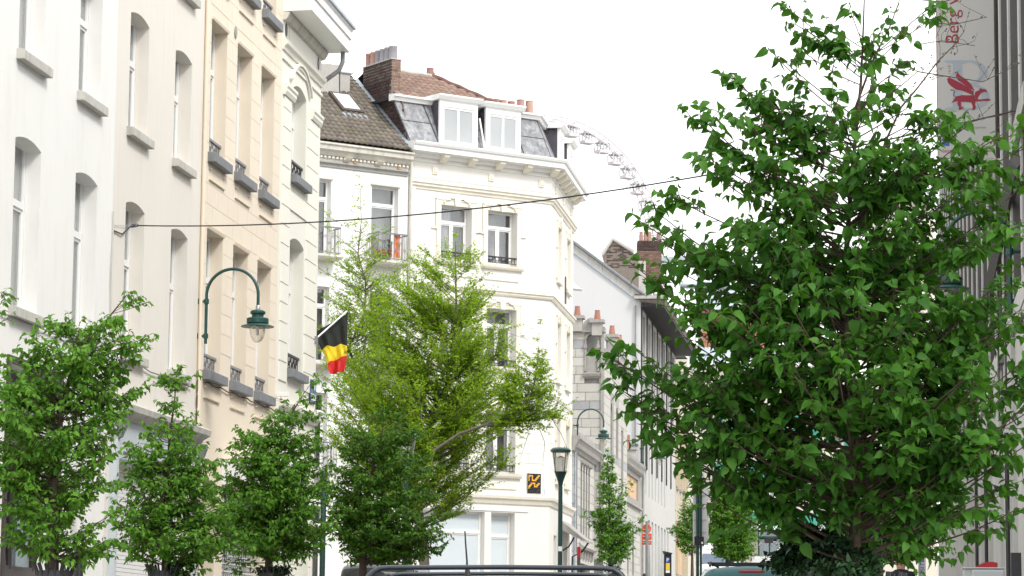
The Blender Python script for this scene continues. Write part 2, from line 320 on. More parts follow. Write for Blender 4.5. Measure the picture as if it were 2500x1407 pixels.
# ------------------------------------------------------------------ building helpers
def wall(root, x0, x1, z0, z1, ops, m, depth=.25, back=7., sub=None, name='wall', shell=True):
    b = MB(sub); xs = sorted({x0, x1} | {v for o in ops for v in (o[0], o[1])}); zs = sorted({z0, z1} | {v for o in ops for v in (o[2], o[3])})
    for i in range(len(xs) - 1):
        for j in range(len(zs) - 1):
            xm, zm = (xs[i] + xs[i + 1]) / 2, (zs[j] + zs[j + 1]) / 2
            if any(o[0] < xm < o[1] and o[2] < zm < o[3] for o in ops): continue
            b.add([(xs[i], 0, zs[j]), (xs[i + 1], 0, zs[j]), (xs[i + 1], 0, zs[j + 1]), (xs[i], 0, zs[j + 1])], [(0, 1, 2, 3)])
    for o in ops:
        a, c, p, q = o[:4]; rise = o[4] if len(o) > 4 else 0; d = o[5] if len(o) > 5 else depth
        zs_ = q - rise
        b.add([(a, 0, p), (a, d, p), (a, d, zs_), (a, 0, zs_)], [(0, 1, 2, 3)]); b.add([(c, 0, p), (c, d, p), (c, d, zs_), (c, 0, zs_)], [(3, 2, 1, 0)])
        b.add([(a, 0, p), (c, 0, p), (c, d, p), (a, d, p)], [(0, 1, 2, 3)])
        if rise <= 0: b.add([(a, 0, q), (c, 0, q), (c, d, q), (a, d, q)], [(3, 2, 1, 0)])
        else:
            N = 12; h = (c - a) / 2; rad = (h * h + rise * rise) / (2 * rise); cz = q - rad
            pt = [(a + 2 * h * k / N, cz + math.sqrt(max(0, rad * rad - (a + 2 * h * k / N - a - h) ** 2))) for k in range(N + 1)]
            for k in range(N):
                (xa, za), (xb, zb_) = pt[k], pt[k + 1]
                b.add([(xa, 0, za), (xb, 0, zb_), (xb, 0, q), (xa, 0, q)], [(0, 1, 2, 3)]); b.add([(xa, 0, za), (xb, 0, zb_), (xb, d, zb_), (xa, d, za)], [(3, 2, 1, 0)])
                b.add([(xa, d, za), (xb, d, zb_), (xb, d, q), (xa, d, q)], [(3, 2, 1, 0)])
    if shell:
        b.add([(x0, 0, z0), (x0, back, z0), (x0, back, z1), (x0, 0, z1)], [(0, 1, 2, 3)]); b.add([(x1, 0, z0), (x1, back, z0), (x1, back, z1), (x1, 0, z1)], [(3, 2, 1, 0)])
        b.add([(x0, back, z0), (x1, back, z0), (x1, back, z1), (x0, back, z1)], [(3, 2, 1, 0)]); b.add([(x0, 0, z1), (x1, 0, z1), (x1, back, z1), (x0, back, z1)], [(0, 1, 2, 3)])
    return b.build(name, m, root)
def courses(root, x0, x1, z0, z1, ops, h, wl, m, name='stone_block', proud=.012, gap=.012, limit=300, sub=None, edge=0., mats=None, jit=0.):
    out_ = []; k = 0; z = z0
    while z < z1 - .05:
        zt = min(z + h, z1); iv = [(x0, x1)]
        for o in ops:
            if o[3] + edge > z + .01 and o[2] - edge < zt - .01:
                n_ = []
                for a, c in iv:
                    lo, hi = o[0] - edge, o[1] + edge
                    if hi <= a or lo >= c: n_.append((a, c)); continue
                    if lo > a + .03: n_.append((a, lo))
                    if hi < c - .03: n_.append((hi, c))
                iv = n_
        for a, c in iv:
            x = a; first = True
            while x < c - .02:
                xe = x + (wl if not (first and k % 2) else wl / 2) * (1 + random.uniform(-jit, jit)); first = False
                if xe > c - wl * .3: xe = c
                out_.append((x + gap / 2, xe - gap / 2, z + gap / 2, zt - gap / 2, k)); x = xe
        z = zt; k += 1
    mb = MB(sub)
    for i, (a, c, p, q, kk) in enumerate(out_):
        mm = m if not mats else mats(kk)
        if i < limit: piece(root, name, mm, a, c, -proud, .02, p, q, sub, var=0)
        else: mb.box(a, c, -proud, .02, p, q)
    if mb.v: tag(mb.build(name, m, root), kind='stuff')
    return len(out_)
def curtain_mesh(sub, a, c, p, q, y, waves=9, amp=.014):
    b = MB(sub); N = waves * 4
    for k in range(N):
        xa, xb = a + (c - a) * k / N, a + (c - a) * (k + 1) / N; ya, yb = y + amp * math.sin(k * 1.57), y + amp * math.sin((k + 1) * 1.57)
        b.add([(xa, ya, p), (xb, yb, p), (xb, yb, q), (xa, ya, q)], [(0, 1, 2, 3)])
    return b
def window(root, a, c, p, q, y=.25, kind='single', zt=None, cur='sheer', sub=None, fm=None, fw_=.07, gm=None, name='window'):
    fm = fm or M['white_paint']; gm = gm or M['glass']
    a += .004; c -= .004; b = MB(sub); y1 = y + .07
    b.box(a, a + fw_, y, y1, p, q); b.box(c - fw_, c, y, y1, p, q); b.box(a + fw_, c - fw_, y, y1, p, p + fw_); b.box(a + fw_, c - fw_, y, y1, q - fw_, q)
    lights = []
    if kind == 'plain': lights = [(a + fw_, c - fw_, p + fw_, q - fw_)]
    else:
        zt = zt if zt else p + (q - p) * .66
        b.box(a + fw_, c - fw_, y - .015, y1, zt - .055, zt + .055)
        lights.append((a + fw_, c - fw_, zt + .055, q - fw_))
        mids = [(a + fw_, c - fw_)] if kind == 'single' else [(a + fw_, (a + c) / 2 - .035), ((a + c) / 2 + .035, c - fw_)]
        if kind == 'double': b.box((a + c) / 2 - .035, (a + c) / 2 + .035, y, y1, p + fw_, zt - .055)
        for u, v in mids:                     # sash inside the frame
            b.box(u, u + .045, y + .012, y1 - .006, p + fw_, zt - .055); b.box(v - .045, v, y + .012, y1 - .006, p + fw_, zt - .055)
            b.box(u + .045, v - .045, y + .012, y1 - .006, p + fw_, p + fw_ + .05); b.box(u + .045, v - .045, y + .012, y1 - .006, zt - .105, zt - .055)
            lights.append((u + .045, v - .045, p + fw_ + .05, zt - .105))
    w = b.build(name, fm, root)
    for u, v, lo, hi in lights: MB(sub).box(u, v, y + .035, y + .041, lo, hi).build('pane', gm, w)
    if cur == 'sheer': curtain_mesh(sub, a + .01, c - .01, p + .02, q - .02, y + .095).build('curtain', M['curtain'], w, smooth=True)
    elif cur == 'half':
        curtain_mesh(sub, a + .25 * (c - a), a + .52 * (c - a), p + .02, q - .02, y + .11, 4, .025).build('curtain', M['grey_curtain'], w, smooth=True)
        curtain_mesh(sub, a + .85 * (c - a), c - .01, p + .02, q - .02, y + .11, 3, .025).build('curtain', M['grey_curtain'], w, smooth=True)
    elif cur == 'side':
        curtain_mesh(sub, a + .01, a + .2 * (c - a), p + .02, q - .02, y + .11, 3, .025).build('curtain', M['curtain'], w, smooth=True)
    if cur != 'sheer': MB(sub).box(a - .1, c + .1, y + .5, y + .52, p - .1, q + .1).build('room_back', M['interior'], w)
    return w
def sill(root, a, c, ztop, m, h=.17, out_=.13, inn=.25, sub=None):
    return MB(sub).extr_x([(-out_, ztop - h), (inn, ztop - h), (inn, ztop + .02), (0, ztop), (-out_, ztop - .02)], a - .09, c + .09).build('sill', m, root, bevel=.008)
def guard(root, a, c, z0, z1, y, m, sub=None, n=9, name='window_guard', scroll=True, rail=.03):
    b = MB(sub); b.box(a, c, y - rail, y + rail, z1 - .05, z1); b.box(a, c, y - .012, y + .012, z0 + .03, z0 + .055)
    for k in range(n):
        x = a + (c - a) * (k + .5) / n; b.box(x - .009, x + .009, y - .009, y + .009, z0 + .04, z1 - .04)
    if scroll:
        for k in range(n - 1):
            x = a + (c - a) * (k + 1) / n; r = (c - a) / n * .42; zc = z0 + (z1 - z0) * (.62 if k % 2 else .38)
            pts = [(x + r * (1 - t / 16) * math.cos(t * .8), y, zc + r * (1 - t / 16) * math.sin(t * .8)) for t in range(14)]
            b.tube(pts, .008, 4, False)
    return b.build(name, m, root)
# ------------------------------------------------------------------ ground, road, pavements
def strip(name, t0, t1, s0, s1, dz, m, thick=0., n=40, structure=True):
    b = MB(); S = [s0 + (s1 - s0) * k / n for k in range(n + 1)]
    for k in range(n):
        z0_, z1_ = g(S[k]) + dz, g(S[k + 1]) + dz
        pa = [street(S[k], t0, z0_), street(S[k], t1, z0_), street(S[k + 1], t1, z1_), street(S[k + 1], t0, z1_)]
        if thick: b.hexa([tuple(p - np.array([0, 0, thick])) for p in pa] + [tuple(p) for p in pa])
        else: b.add(pa, [(0, 1, 2, 3)])
    o = b.build(name, m)
    return tag(o, kind='structure')
gb = MB(); SS = [-300, -60, 0, 40, 80, 100, 140, 200, 260, 330, 500, 900, 3000]; TT = [-2500, -300, -60, 0, 60, 300, 2500]
for i in range(len(SS) - 1):
    for j in range(len(TT) - 1):
        gb.add([street(SS[i], TT[j], g(SS[i]) - .02), street(SS[i], TT[j + 1], g(SS[i]) - .02), street(SS[i + 1], TT[j + 1], g(SS[i + 1]) - .02), street(SS[i + 1], TT[j], g(SS[i + 1]) - .02)], [(0, 1, 2, 3)])
tag(gb.build('ground', M['earth']), kind='structure')
strip('road', -8.9, -1.0, -20, 330, 0.0, M['asphalt'])
strip('pavement', -13.25, -9.05, -20, 330, .12, M['paving'], .1); strip('pavement', -.85, 1.75, -20, 330, .12, M['paving'], .1)
strip('kerb', -9.05, -8.9, -20, 330, .125, M['kerb'], .12); strip('kerb', -1.0, -.85, -20, 330, .125, M['kerb'], .12)
strip('pavement', 1.8, 14, 92, 330, .12, M['paving'], .1)
for k in range(26):                            # dashed centre line
    s0 = 20 + 6 * k
    tag(MB().add([street(s0, -5.1, g(s0) + .006), street(s0, -4.98, g(s0) + .006), street(s0 + 3, -4.98, g(s0 + 3) + .006), street(s0 + 3, -5.1, g(s0 + 3) + .006)], [(0, 1, 2, 3)]).build('road_marking', M['white_paint']), kind='structure')
# ------------------------------------------------------------------ left row of houses
LW = 13.3
LF = Fr(-SN * LW, math.pi / 2 - A)
def house(name, label, s0, back=8):
    p = LF.w(s0, 0, 0); r = thing(name, label, 'house', (LF.o[0], LF.o[1], g(s0)), LF.ang, None, True)
    o = r; q = LF.w(s0, 0, 0); o.location = (q[0], q[1], g(s0)); return r
def L(s, s0): return s - s0                    # facade metres -> house-local x
# house 1: white
s0 = 33.2; r = house('town_house', 'white rendered town house at the left edge with plain concrete window sills', s0)
W1 = [(37.55, 38.85), (40.79, 42.12), (44.03, 45.32)]
ops = [(a - s0, c - s0, z, z2, .09, .25) for a, c in W1 for z, z2 in ((6.86, 9.57), (10.87, 13.02), (14.25, 16.5))] + [(34.4 - s0, 35.7 - s0, 6.86, 9.57, .09), (40.84 - s0, 43.45 - s0, 2.72, 5.98, 0, .3), (44.3 - s0, 45.3 - s0, 1.75, 4.6, 0, .2), (35 - s0, 38.5 - s0, 2.3, 5.6, 0, .3)]
wall(r, .003, 46.287 - s0, g(33) - .5, 18.5, ops, M['white_render'])
for a, c in W1 + [(34.4, 35.7)]:
    for z, z2 in ((6.86, 9.57), (10.87, 13.02), (14.25, 16.5)):
        if a < 35 and z > 7: continue
        window(r, a - s0, c - s0, z, z2, .25, 'single', z + (z2 - z) * .64); sill(r, a - s0, c - s0, z, M['sill_concrete'])
db = M['iron']; fr_ = mat('dark_brown_frame', (.045, .035, .035), .45, .15, 5)
w = window(r, 40.84 - s0, 43.45 - s0, 2.72, 5.98, .28, 'double', 4.9, 'sheer', fm=fr_, fw_=.16, gm=M['shop_glass'])
window(r, 35 - s0, 38.5 - s0, 2.3, 5.6, .28, 'double', 4.6, 'sheer', fm=fr_, fw_=.16)
b = MB(); b.box(40.72 - s0, 40.835 - s0, -.04, .1, 2.6, 6.1); b.box(43.455 - s0, 43.6 - s0, -.04, .1, 2.6, 6.1); b.box(40.835 - s0, 43.455 - s0, -.04, .1, 5.985, 6.1); b.build('window_surround', fr_, r)
MB().box(40.9 - s0, 43.4 - s0, .05, .2, 2.05, 2.7).build('panel', fr_, r)
dr = MB().box(44.3 - s0, 45.3 - s0, .18, .24, 1.78, 4.5).build('door', mat('pale_grey_door', (.58, .58, .56), .5), r)
for z in (2.0, 2.9, 3.8): MB().box(44.42 - s0, 45.18 - s0, .165, .18, z, z + .7).build('door_panel', M['gable_white'], dr)
MB().box(45.12 - s0, 45.16 - s0, .09, .18, 2.85, 3.0).build('handle', M['steel'], dr)
MB().box(34 - s0, 46.28 - s0, -.03, .02, 1.5, 1.95).build('plinth', M['bluestone'], r)
MB().extr_x([(0, 17.2), (-.1, 17.25), (-.2, 17.5), (-.5, 17.6), (-.5, 17.9), (0, 17.9)], .01, 46.28 - s0).build('cornice', M['white_paint'], r)
# house 2: pale grey-cream
s0 = 46.29; r2 = house('town_house', 'pale cream rendered house with arched windows above a blue-grey shop front', s0)
W2 = [(47.11, 48.37), (50.27, 51.52)]
rows2 = ((6.86, 9.58), (10.86, 13.02), (14.22, 16.4))
ops = [(a - s0, c - s0, z, z2, .09, .25) for a, c in W2 for z, z2 in rows2] + [(46.95 - s0, 49.6 - s0, 1.8, 4.75, 0, .2), (49.9 - s0, 51.9 - s0, 1.8, 4.75, 0, .25)]
wall(r2, .003, 52.427 - s0, g(46) - .5, 18.3, ops, M['cream_render'])
for a, c in W2:
    for z, z2 in rows2: window(r2, a - s0, c - s0, z, z2, .25, 'single', z + (z2 - z) * .62); sill(r2, a - s0, c - s0, z, M['sill_concrete'])
MB().extr_x([(0, 17.3), (-.1, 17.35), (-.45, 17.6), (-.45, 17.9), (0, 17.9)], .01, 6.12).build('cornice', M['white_paint'], r2)
sf = MB().box(.35, 5.95, -.12, .0, 4.86, 5.62).build('shop_fascia', M['shop_blue'], r2)
MB().extr_x([(0, 5.62), (-.16, 5.62), (-.2, 5.68), (-.34, 5.76), (-.36, 5.86), (-.3, 5.9), (0, 5.93)], .2, 6.05).build('shop_cornice', M['sill_concrete'], r2)
MB().box(.35, 5.95, -.16, -.12, 4.86, 4.93).build('fascia_rail', M['bluestone'], r2)
MB().box(.65, 5.6, -.15, -.12, 5.05, 5.075).build('fascia_rail', M['bluestone'], r2)
for x in (.22, 5.95):
    MB().box(x, x + .13, -.14, 0, 1.7, 5.62).build('pilaster', M['shop_blue'], r2); MB().extr_x([(0, 5.2), (-.2, 5.3), (-.28, 5.5), (-.28, 5.6), (0, 5.6)], x, x + .13).build('bracket', M['bluestone'], r2)
for k in range(40):
    z = 1.85 + k * .0725
    piece(r2, 'shutter_slat', M['roller'], .665, 3.305, .1 - .012, .13, z, z + .066)
window(r2, 49.9 - s0, 51.9 - s0, 1.8, 4.75, .2, 'double', 3.9, 'sheer', gm=M['shop_glass'])
MB().box(.4, 5.9, -.02, .02, 1.6, 1.8).build('plinth', M['bluestone'], r2)
# house 3: peach
s0 = 52.43; r3 = house('town_house', 'peach house with block joints, dark stone sills and small window railings', s0)
W3 = [(53.0, 54.33), (55.24, 56.57), (57.47, 58.77)]
rows3 = ((7.13, 9.94), (11.47, 14.17), (15.42, 17.7))
ops = [(a - s0, c - s0, z, z2, 0, .25) for a, c in W3 for z, z2 in rows3] + [(53.15 - s0, 54.2 - s0, 2.0, 5.0, 0, .3), (54.9 - s0, 58.3 - s0, 2.4, 4.9, 0, .3)]
wall(r3, .003, 59.467 - s0, g(52) - .5, 19.6, ops, M['peach_render'])
courses(r3, .12, 6.95, 7.6, 18.9, ops, .405, .86, M['peach_block'], proud=.006, gap=.009)
for i, (a, c) in enumerate(W3):
    for z, z2 in rows3:
        window(r3, a - s0, c - s0, z, z2, .25, 'single', z + (z2 - z) * .68)
        sill(r3, a - s0, c - s0, z, M['bluestone'], h=.2, out_=.16)
        MB().extr_x([(.0, z2 + .0), (-.035, z2 + .0), (-.05, z2 + .05), (0, z2 + .07)], a - s0 - .03, c - s0 + .03).build('lintel_moulding', M['peach_render'], r3)
        guard(r3, a - s0 + .01, c - s0 - .01, z + .03, z + .36, .1, M['grey_iron'], n=8)
        MB().box(a - s0 + .02, c - s0 - .02, -.045, .0, z - .55, z - .52).build('panel_moulding', M['peach_render'], r3)
        for xx in (a - s0 + .02, c - s0 - .14):
            MB().box(xx, xx + .12, -.045, 0, z - .33, z - .31).build('panel_moulding', M['peach_render'], r3)
window(r3, 54.9 - s0, 58.3 - s0, 2.4, 4.9, .3, 'double', 4.2, 'sheer', fm=M['grey_iron'], gm=M['shop_glass'])
gr = MB()
for k in range(20): gr.box(54.92 - s0 + k * .17, 54.935 - s0 + k * .17, .1, .115, 2.4, 4.9)
for k in range(16): gr.box(54.9 - s0, 58.3 - s0, .085, .1, 2.45 + k * .16, 2.468 + k * .16)
gr.build('window_grille', M['roller'], r3)
MB().box(53.15 - s0, 54.2 - s0, .26, .3, 2.0, 4.3).build('door', M['brown_wood'], r3)
window(r3, 53.2 - s0, 54.15 - s0, 4.3, 5.0, .26, 'plain', fm=M['grey_iron'], cur=None)
cp = MB().hexa([(2.3, -.9, 4.95), (6.3, -.9, 4.95), (6.3, 0, 4.98), (2.3, 0, 4.98), (2.3, -.9, 5.35), (6.3, -.9, 5.35), (6.3, 0, 5.45), (2.3, 0, 5.45)]).build('canopy', M['shop_paint'], r3)
MB().box(.02, 6.98, -.03, .02, 1.7, 2.1).build('plinth', M['bluestone'], r3)
MB().extr_x([(0, 18.95), (-.1, 19), (-.5, 19.2), (-.5, 19.5), (0, 19.5)], .01, 7.03).build('cornice', M['white_paint'], r3)
MB().tube([(.03, -.05, 1.9), (.03, -.05, 18.9)], .04, 8).build('downpipe', M['peach_render'], r3, True)
for zc in (12.0, 16.2): MB().lathe([(0.001, 0), (.06, 0), (.06, .02), (.001, .02)], (0, 0), 12)
vt = MB(); vt.add([(2.55 + .1 * math.cos(k * .52), -.03, 14.35 + .13 * math.sin(k * .52)) for k in range(12)] + [(2.55 + .1 * math.cos(k * .52), .01, 14.35 + .13 * math.sin(k * .52)) for k in range(12)], [tuple(range(12))] + [(k, (k + 1) % 12, (k + 1) % 12 + 12, k + 12) for k in range(12)])
vt.build('air_vent', M['stone_trim'], r3)
# house 4: ivory, rusticated
s0 = 59.47; r4 = house('town_house', 'ivory house with banded rustication and a deep overhanging white cornice', s0)
ops = [(60.68 - s0, 62.18 - s0, 7.95, 10.98, .13, .28), (60.66 - s0, 62.17 - s0, 12.37, 14.51, .17, .28), (60.3 - s0, 61.4 - s0, 2.3, 5.2, 0, .25), (62 - s0, 63.2 - s0, 2.9, 5.2, 0, .25)]
wall(r4, .003, 63.8 - s0, g(59) - .5, 16.4, ops, M['ivory_render'])
EX = 63.8 - s0
courses(r4, .25, EX - .25, 7.6, 14.0, ops, .437, 99, M['ivory_block'], name='stone_course', proud=.03, gap=.03, edge=.16)
courses(r4, .25, EX - .25, 2.4, 6.6, ops, .6, 99, M['ivory_block'], name='stone_course', proud=.03, gap=.03, edge=.16)
for a, c, z, z2, k in ((1.21, 2.71, 7.95, 10.98, .13), (1.19, 2.7, 12.37, 14.51, .17)):
    window(r4, a, c, z, z2, .28, 'single', z + (z2 - z) * .63); sill(r4, a, c, z, M['bluestone'], h=.2, out_=.16); guard(r4, a + .01, c - .01, z + .02, z + .38, .08, M['iron'], n=9)
hm = MB(); N = 14
for rr, d in ((0.28, .05), (.36, .09)):
    for k in range(N):
        a0, a1 = math.pi * (.16 + .68 * k / N), math.pi * (.16 + .68 * (k + 1) / N); R1, R2 = .86 + rr, .86 + rr + .07
        q = [(1.945 + R * math.cos(t), 14.0 + R * math.sin(t) * .8) for R, t in ((R1, a0), (R2, a0), (R2, a1), (R1, a1))]
        hm.poly_y(q, -d, 0)
hm.build('hood_moulding', M['ivory_render'], r4)
for x in (.15, 3.1): MB().extr_x([(0, 14.0), (-.06, 14.0), (-.1, 14.08), (-.1, 14.14), (-.13, 14.18), (-.13, 14.24), (0, 14.26)], x, x + 1.05).build('impost_moulding', M['ivory_render'], r4)
MB().extr_x([(0, 15.0), (-.04, 15.0), (-.06, 15.08), (-.12, 15.12), (-.14, 15.2), (0, 15.24)], .02, EX + .02).build('string_moulding', M['ivory_render'], r4)
MB().extr_x([(0, 14.78), (-.04, 14.78), (-.04, 14.84), (0, 14.86)], .02, EX).build('string_moulding', M['ivory_render'], r4)
MB().box(.7, 3.6, -.025, 0, 15.32, 15.64).build('frieze_panel', M['ivory_block'], r4)
for x in (.35, 3.95):
    v_ = MB(); n_ = 14; c = [(x + .085 * math.cos(k * 2 * math.pi / n_), 15.5 + .15 * math.sin(k * 2 * math.pi / n_)) for k in range(n_)]; v_.poly_y(c, -.02, -.006); v_.build('vent_hole', M['black'], r4)
MB().extr_x([(0, 15.66), (-.08, 15.68), (-.14, 15.78), (-.16, 15.84), (0, 15.85)], .02, EX + .03).build('bed_moulding', M['old_trim'], r4)
MB().extr_x([(0, 15.855), (-.66, 15.87), (-.66, 16.16), (-.70, 16.18), (-.70, 16.36), (-.74, 16.40), (-.74, 16.43), (0, 16.46)], .02, EX + .14).build('cornice', M['white_paint'], r4)
MB().extr_x([(-.70, 16.43), (-.79, 16.43), (-.79, 16.5), (-.70, 16.5)], .02, EX + .18).build('gutter', M['lead'], r4)
MB().tube([(EX + .06, -.5, 15.9), (EX + .06, -.5, 15.62), (EX + .04, -.42, 15.42), (EX + .06, -.1, 15.2), (EX + .07, .3, 15.0), (EX + .07, .5, 14.8), (EX + .07, .5, 3)], .055, 10).build('downpipe', M['grey_iron'], r4, True)
MB().hexa([(.1, .3, 16.46), (EX, .3, 16.46), (EX, 8, 16.46), (.1, 8, 16.46), (.1, 3.8, 18.6), (EX, 3.8, 18.6), (EX, 4.2, 18.6), (.1, 4.2, 18.6)]).build('roof', M['tile_bed'], r4)
MB().extr_x([(0, 6.9), (-.05, 6.9), (-.1, 7.0), (-.16, 7.02), (-.18, 7.12), (0, 7.2)], .02, EX + .02).build('string_moulding', M['ivory_render'], r4)
window(r4, 60.3 - s0, 61.4 - s0, 2.3, 5.2, .25, 'single', 4.4); window(r4, 62 - s0, 63.2 - s0, 2.9, 5.2, .25, 'single', 4.5)
pq = tag(MB().box(0, .62, 0, .02, 0, .52).build('street_sign', M['plaque']), 'small blue and white enamel street plaque on the ivory house corner', 'street sign')
pl = LF.w(63.0, -.055, 7.42); pq.location = pl; pq.rotation_euler = (0, 0, LF.ang)
MB().box(.03, .59, -.004, 0, .04, .2).build('sign_face', M['sky_print'], pq); MB().box(.12, .5, -.005, 0, .3, .42).build('sign_face', M['sky_print'], pq)
# facade cables along houses 1-3
def cable(label, pts, rad, m=M['grey_iron'], cat='cable', name='cable'):
    b = MB(); b.tube(pts, rad, 6); return tag(b.build(name, m, None, True), label, cat)
cable('sagging cables clipped along the white house below its first floor sills', [LF.w(34 + k * .62, -.04 - .01 * (k % 2), 6.66 + .02 * math.sin(k * 1.7) + (.03 if k % 3 else 0)) for k in range(30)], .013, M['bluestone'])
cable('sagging cable under the dark sills of the peach house', [LF.w(53.0 + k * .33, -.04, 6.88 + .02 * math.sin(k * 1.9)) for k in range(20)], .015, M['brown_wood'])
cable('pale cable running down the wall joint between white and cream houses', [LF.w(46.22 + .03 * math.sin(k), -.03, 9.2 - k * .25) for k in range(14)], .012, M['sill_concrete'])
cable('coil of white cable hanging on the wall above the shop front', [LF.w(46.3 + .17 * math.cos(k * .5), -.05 - .002 * k, 6.62 + .2 * math.sin(k * .53)) for k in range(60)], .008, M['sticker'])
cable('thin drip stained cable on the joint of cream and peach houses', [LF.w(52.42 + .02 * math.sin(k * 2), -.03, 7.0 - k * .1) for k in range(12)], .012, M['brown_wood'])
cam_ = thing('security_camera', 'small white security camera at the right end of the peach house sills', 'camera', LF.w(59.5, -.1, 7.25), LF.ang)
MB().box(-.05, .05, -.2, .06, -.05, .05).build('housing', M['white_paint'], cam_, bevel=.01); MB().tube([(0, .1, -.12), (0, -.02, -.12), (0, -.02, 0)], .02, 6).build('bracket', M['white_paint'], cam_)
# ------------------------------------------------------------------ corner building (left face in frame FC, x < 0; street face turned)
CP = np.array([1.38, 98.0]); FC = Fr((CP[0], CP[1]), R_(34)); GC = 3.3
FS = Fr((CP[0], CP[1]), math.pi / 2 - A)
DA = FS.ang - FC.ang; SUBS = (0, 0, DA); TM = math.tan(DA / 2)
rc = thing('corner_building', 'cream white corner apartment building with zinc mansard and white dormers', 'building', (CP[0], CP[1], GC), FC.ang, None, True)
DW = dict(d=.28)
opL = [(-4.69, -3.43, 15.24, 17.15, 0, .28), (-2.74, -1.50, 15.24, 17.15, 0, .28), (-4.69, -3.43, 11.6, 13.68, 0, .28), (-2.74, -1.5, 11.6, 13.68, 0, .28),
       (-4.69, -3.43, 7.92, 10.1, 0, .28), (-2.74, -1.5, 7.92, 10.1, 0, .28), (-5.3, -2.72, 3.9, 6.55, 0, .25), (-2.45, -1.46, 3.5, 6.55, 0, .3)]
wall(rc, -5.985, 0, GC - .6, 19.0, opL, M['corner_paint'], shell=False)
opR = [(1.75, 2.75, 15.2, 17.1, 0, .3), (4.55, 5.75, 15.2, 17.1, 0, .3), (1.75, 2.75, 11.55, 13.6, 0, .3), (4.55, 5.75, 11.55, 13.6, 0, .3), (1.75, 2.75, 7.9, 10.1, 0, .3), (4.55, 5.75, 7.9, 10.1, 0, .3), (1.4, 2.3, 3.6, 5.9, 0, .3), (4.4, 5.6, 4.3, 5.8, 0, .3)]
wall(rc, 0, 7.05, GC - .6, 19.0, opR, M['corner_paint'], sub=SUBS, shell=False)
b = MB()                                        # back and top of the shell
e = np.array([7.05 * math.cos(DA), 7.05 * math.sin(DA)]); bk = e + 8 * np.array([-math.sin(DA), math.cos(DA)])
foot = [(-5.985, 0), (0, 0), tuple(e), tuple(bk), (-5.985, 9)]
b.add([(x, y, 18.98) for x, y in foot], [(0, 1, 2, 3, 4)])
for i in (2, 3, 4):
    p, q = foot[i], foot[(i + 1) % 5]; b.add([(*p, 2.7), (*q, 2.7), (*q, 18.98), (*p, 18.98)], [(0, 1, 2, 3)])
b.build('rear_wall', M['corner_paint'], rc)
zones = ((7.25, 11.0), (11.0, 14.15), (14.45, 17.6))
n = 0
allops = opL + [(a - .22, c + .22, z - .5, z2 + .5) for a, c, z, z2 in [o[:4] for o in opL[:6]]] + [(-.95 - .05, -.95 + .62 + .05, 7.2, 8.0)]
for z0, z1 in ((7.3, 14.1), (14.42, 17.6)): courses(rc, -5.75, -.2, z0, z1, allops, .34, .74, M['corner_block'], proud=.010, gap=.014, limit=150)
courses(rc, .2, 6.9, 7.3, 17.6, opR, .45, 1.5, M['corner_block'], proud=.010, gap=.016, limit=110, sub=SUBS, edge=.2)
for x0_, x1_, sb in ((-6.0, -5.76, None),):
    MB(sb).box(x0_, x1_, -.06, 0, 7.2, 17.7).build('pilaster', M['corner_paint'], rc)
def band(prof, name='string_course', m=None, x0=-5.985, x1=7.06):
    MB().extr_x(prof, x0, 0, 0, TM).build(name, m or M['corner_trim'], rc); MB(SUBS).extr_x(prof, 0, x1, TM, 0).build(name, m or M['corner_trim'], rc)
band([(.0, 17.62), (-.04, 17.62), (-.06, 17.7), (-.12, 17.74), (-.12, 17.8), (-.17, 17.84), (-.17, 17.9), (0, 17.93)])
band([(.0, 14.16), (-.05, 14.16), (-.09, 14.22), (-.09, 14.28), (-.14, 14.3), (-.14, 14.36), (0, 14.4)])
band([(.0, 10.75), (-.04, 10.75), (-.07, 10.84), (0, 10.87)])
band([(.0, 6.82), (-.05, 6.86), (-.10, 7.0), (-.16, 7.04), (-.18, 7.14), (0, 7.2)])
band([(0, 18.02), (-.03, 18.02), (-.03, 18.07), (0, 18.07)], 'frieze_moulding', M['corner_paint'])
band([(0, 18.58), (-.04, 18.58), (-.04, 18.64), (0, 18.64)], 'frieze_moulding', M['corner_paint'])
band([(0, 18.72), (-.1, 18.74), (-.14, 18.86), (-.50, 18.88), (-.50, 19.06), (-.56, 19.08), (-.60, 19.16), (-.60, 19.20), (0, 19.24)], 'cornice', M['white_paint'], x0=-6.1)
for k in range(5):
    x = -4.7 + k * 1.17; MB().extr_x([(-.08, 18.60), (-.24, 18.64), (-.42, 18.78), (-.42, 18.875), (-.08, 18.875)], x - .11, x + .11).build('corbel', M['corner_trim'], rc)
for k in range(7):
    x = .35 + k * .98; MB(SUBS).extr_x([(-.08, 18.60), (-.24, 18.64), (-.42, 18.78), (-.42, 18.875), (-.08, 18.875)], x - .11, x + .11).build('corbel', M['corner_trim'], rc)
for x in (-4.95, -2.6, -.45): 
    q = MB(); q.box(x - .11, x + .11, -.05, 0, 18.2, 18.46); q.box(x - .06, x + .06, -.075, -.05, 18.26, 18.4); q.build('frieze_block', M['corner_trim'], rc)
for x in (1.2, 3.6, 6.1): MB(SUBS).box(x - .11, x + .11, -.05, 0, 18.2, 18.46).build('frieze_block', M['corner_trim'], rc)
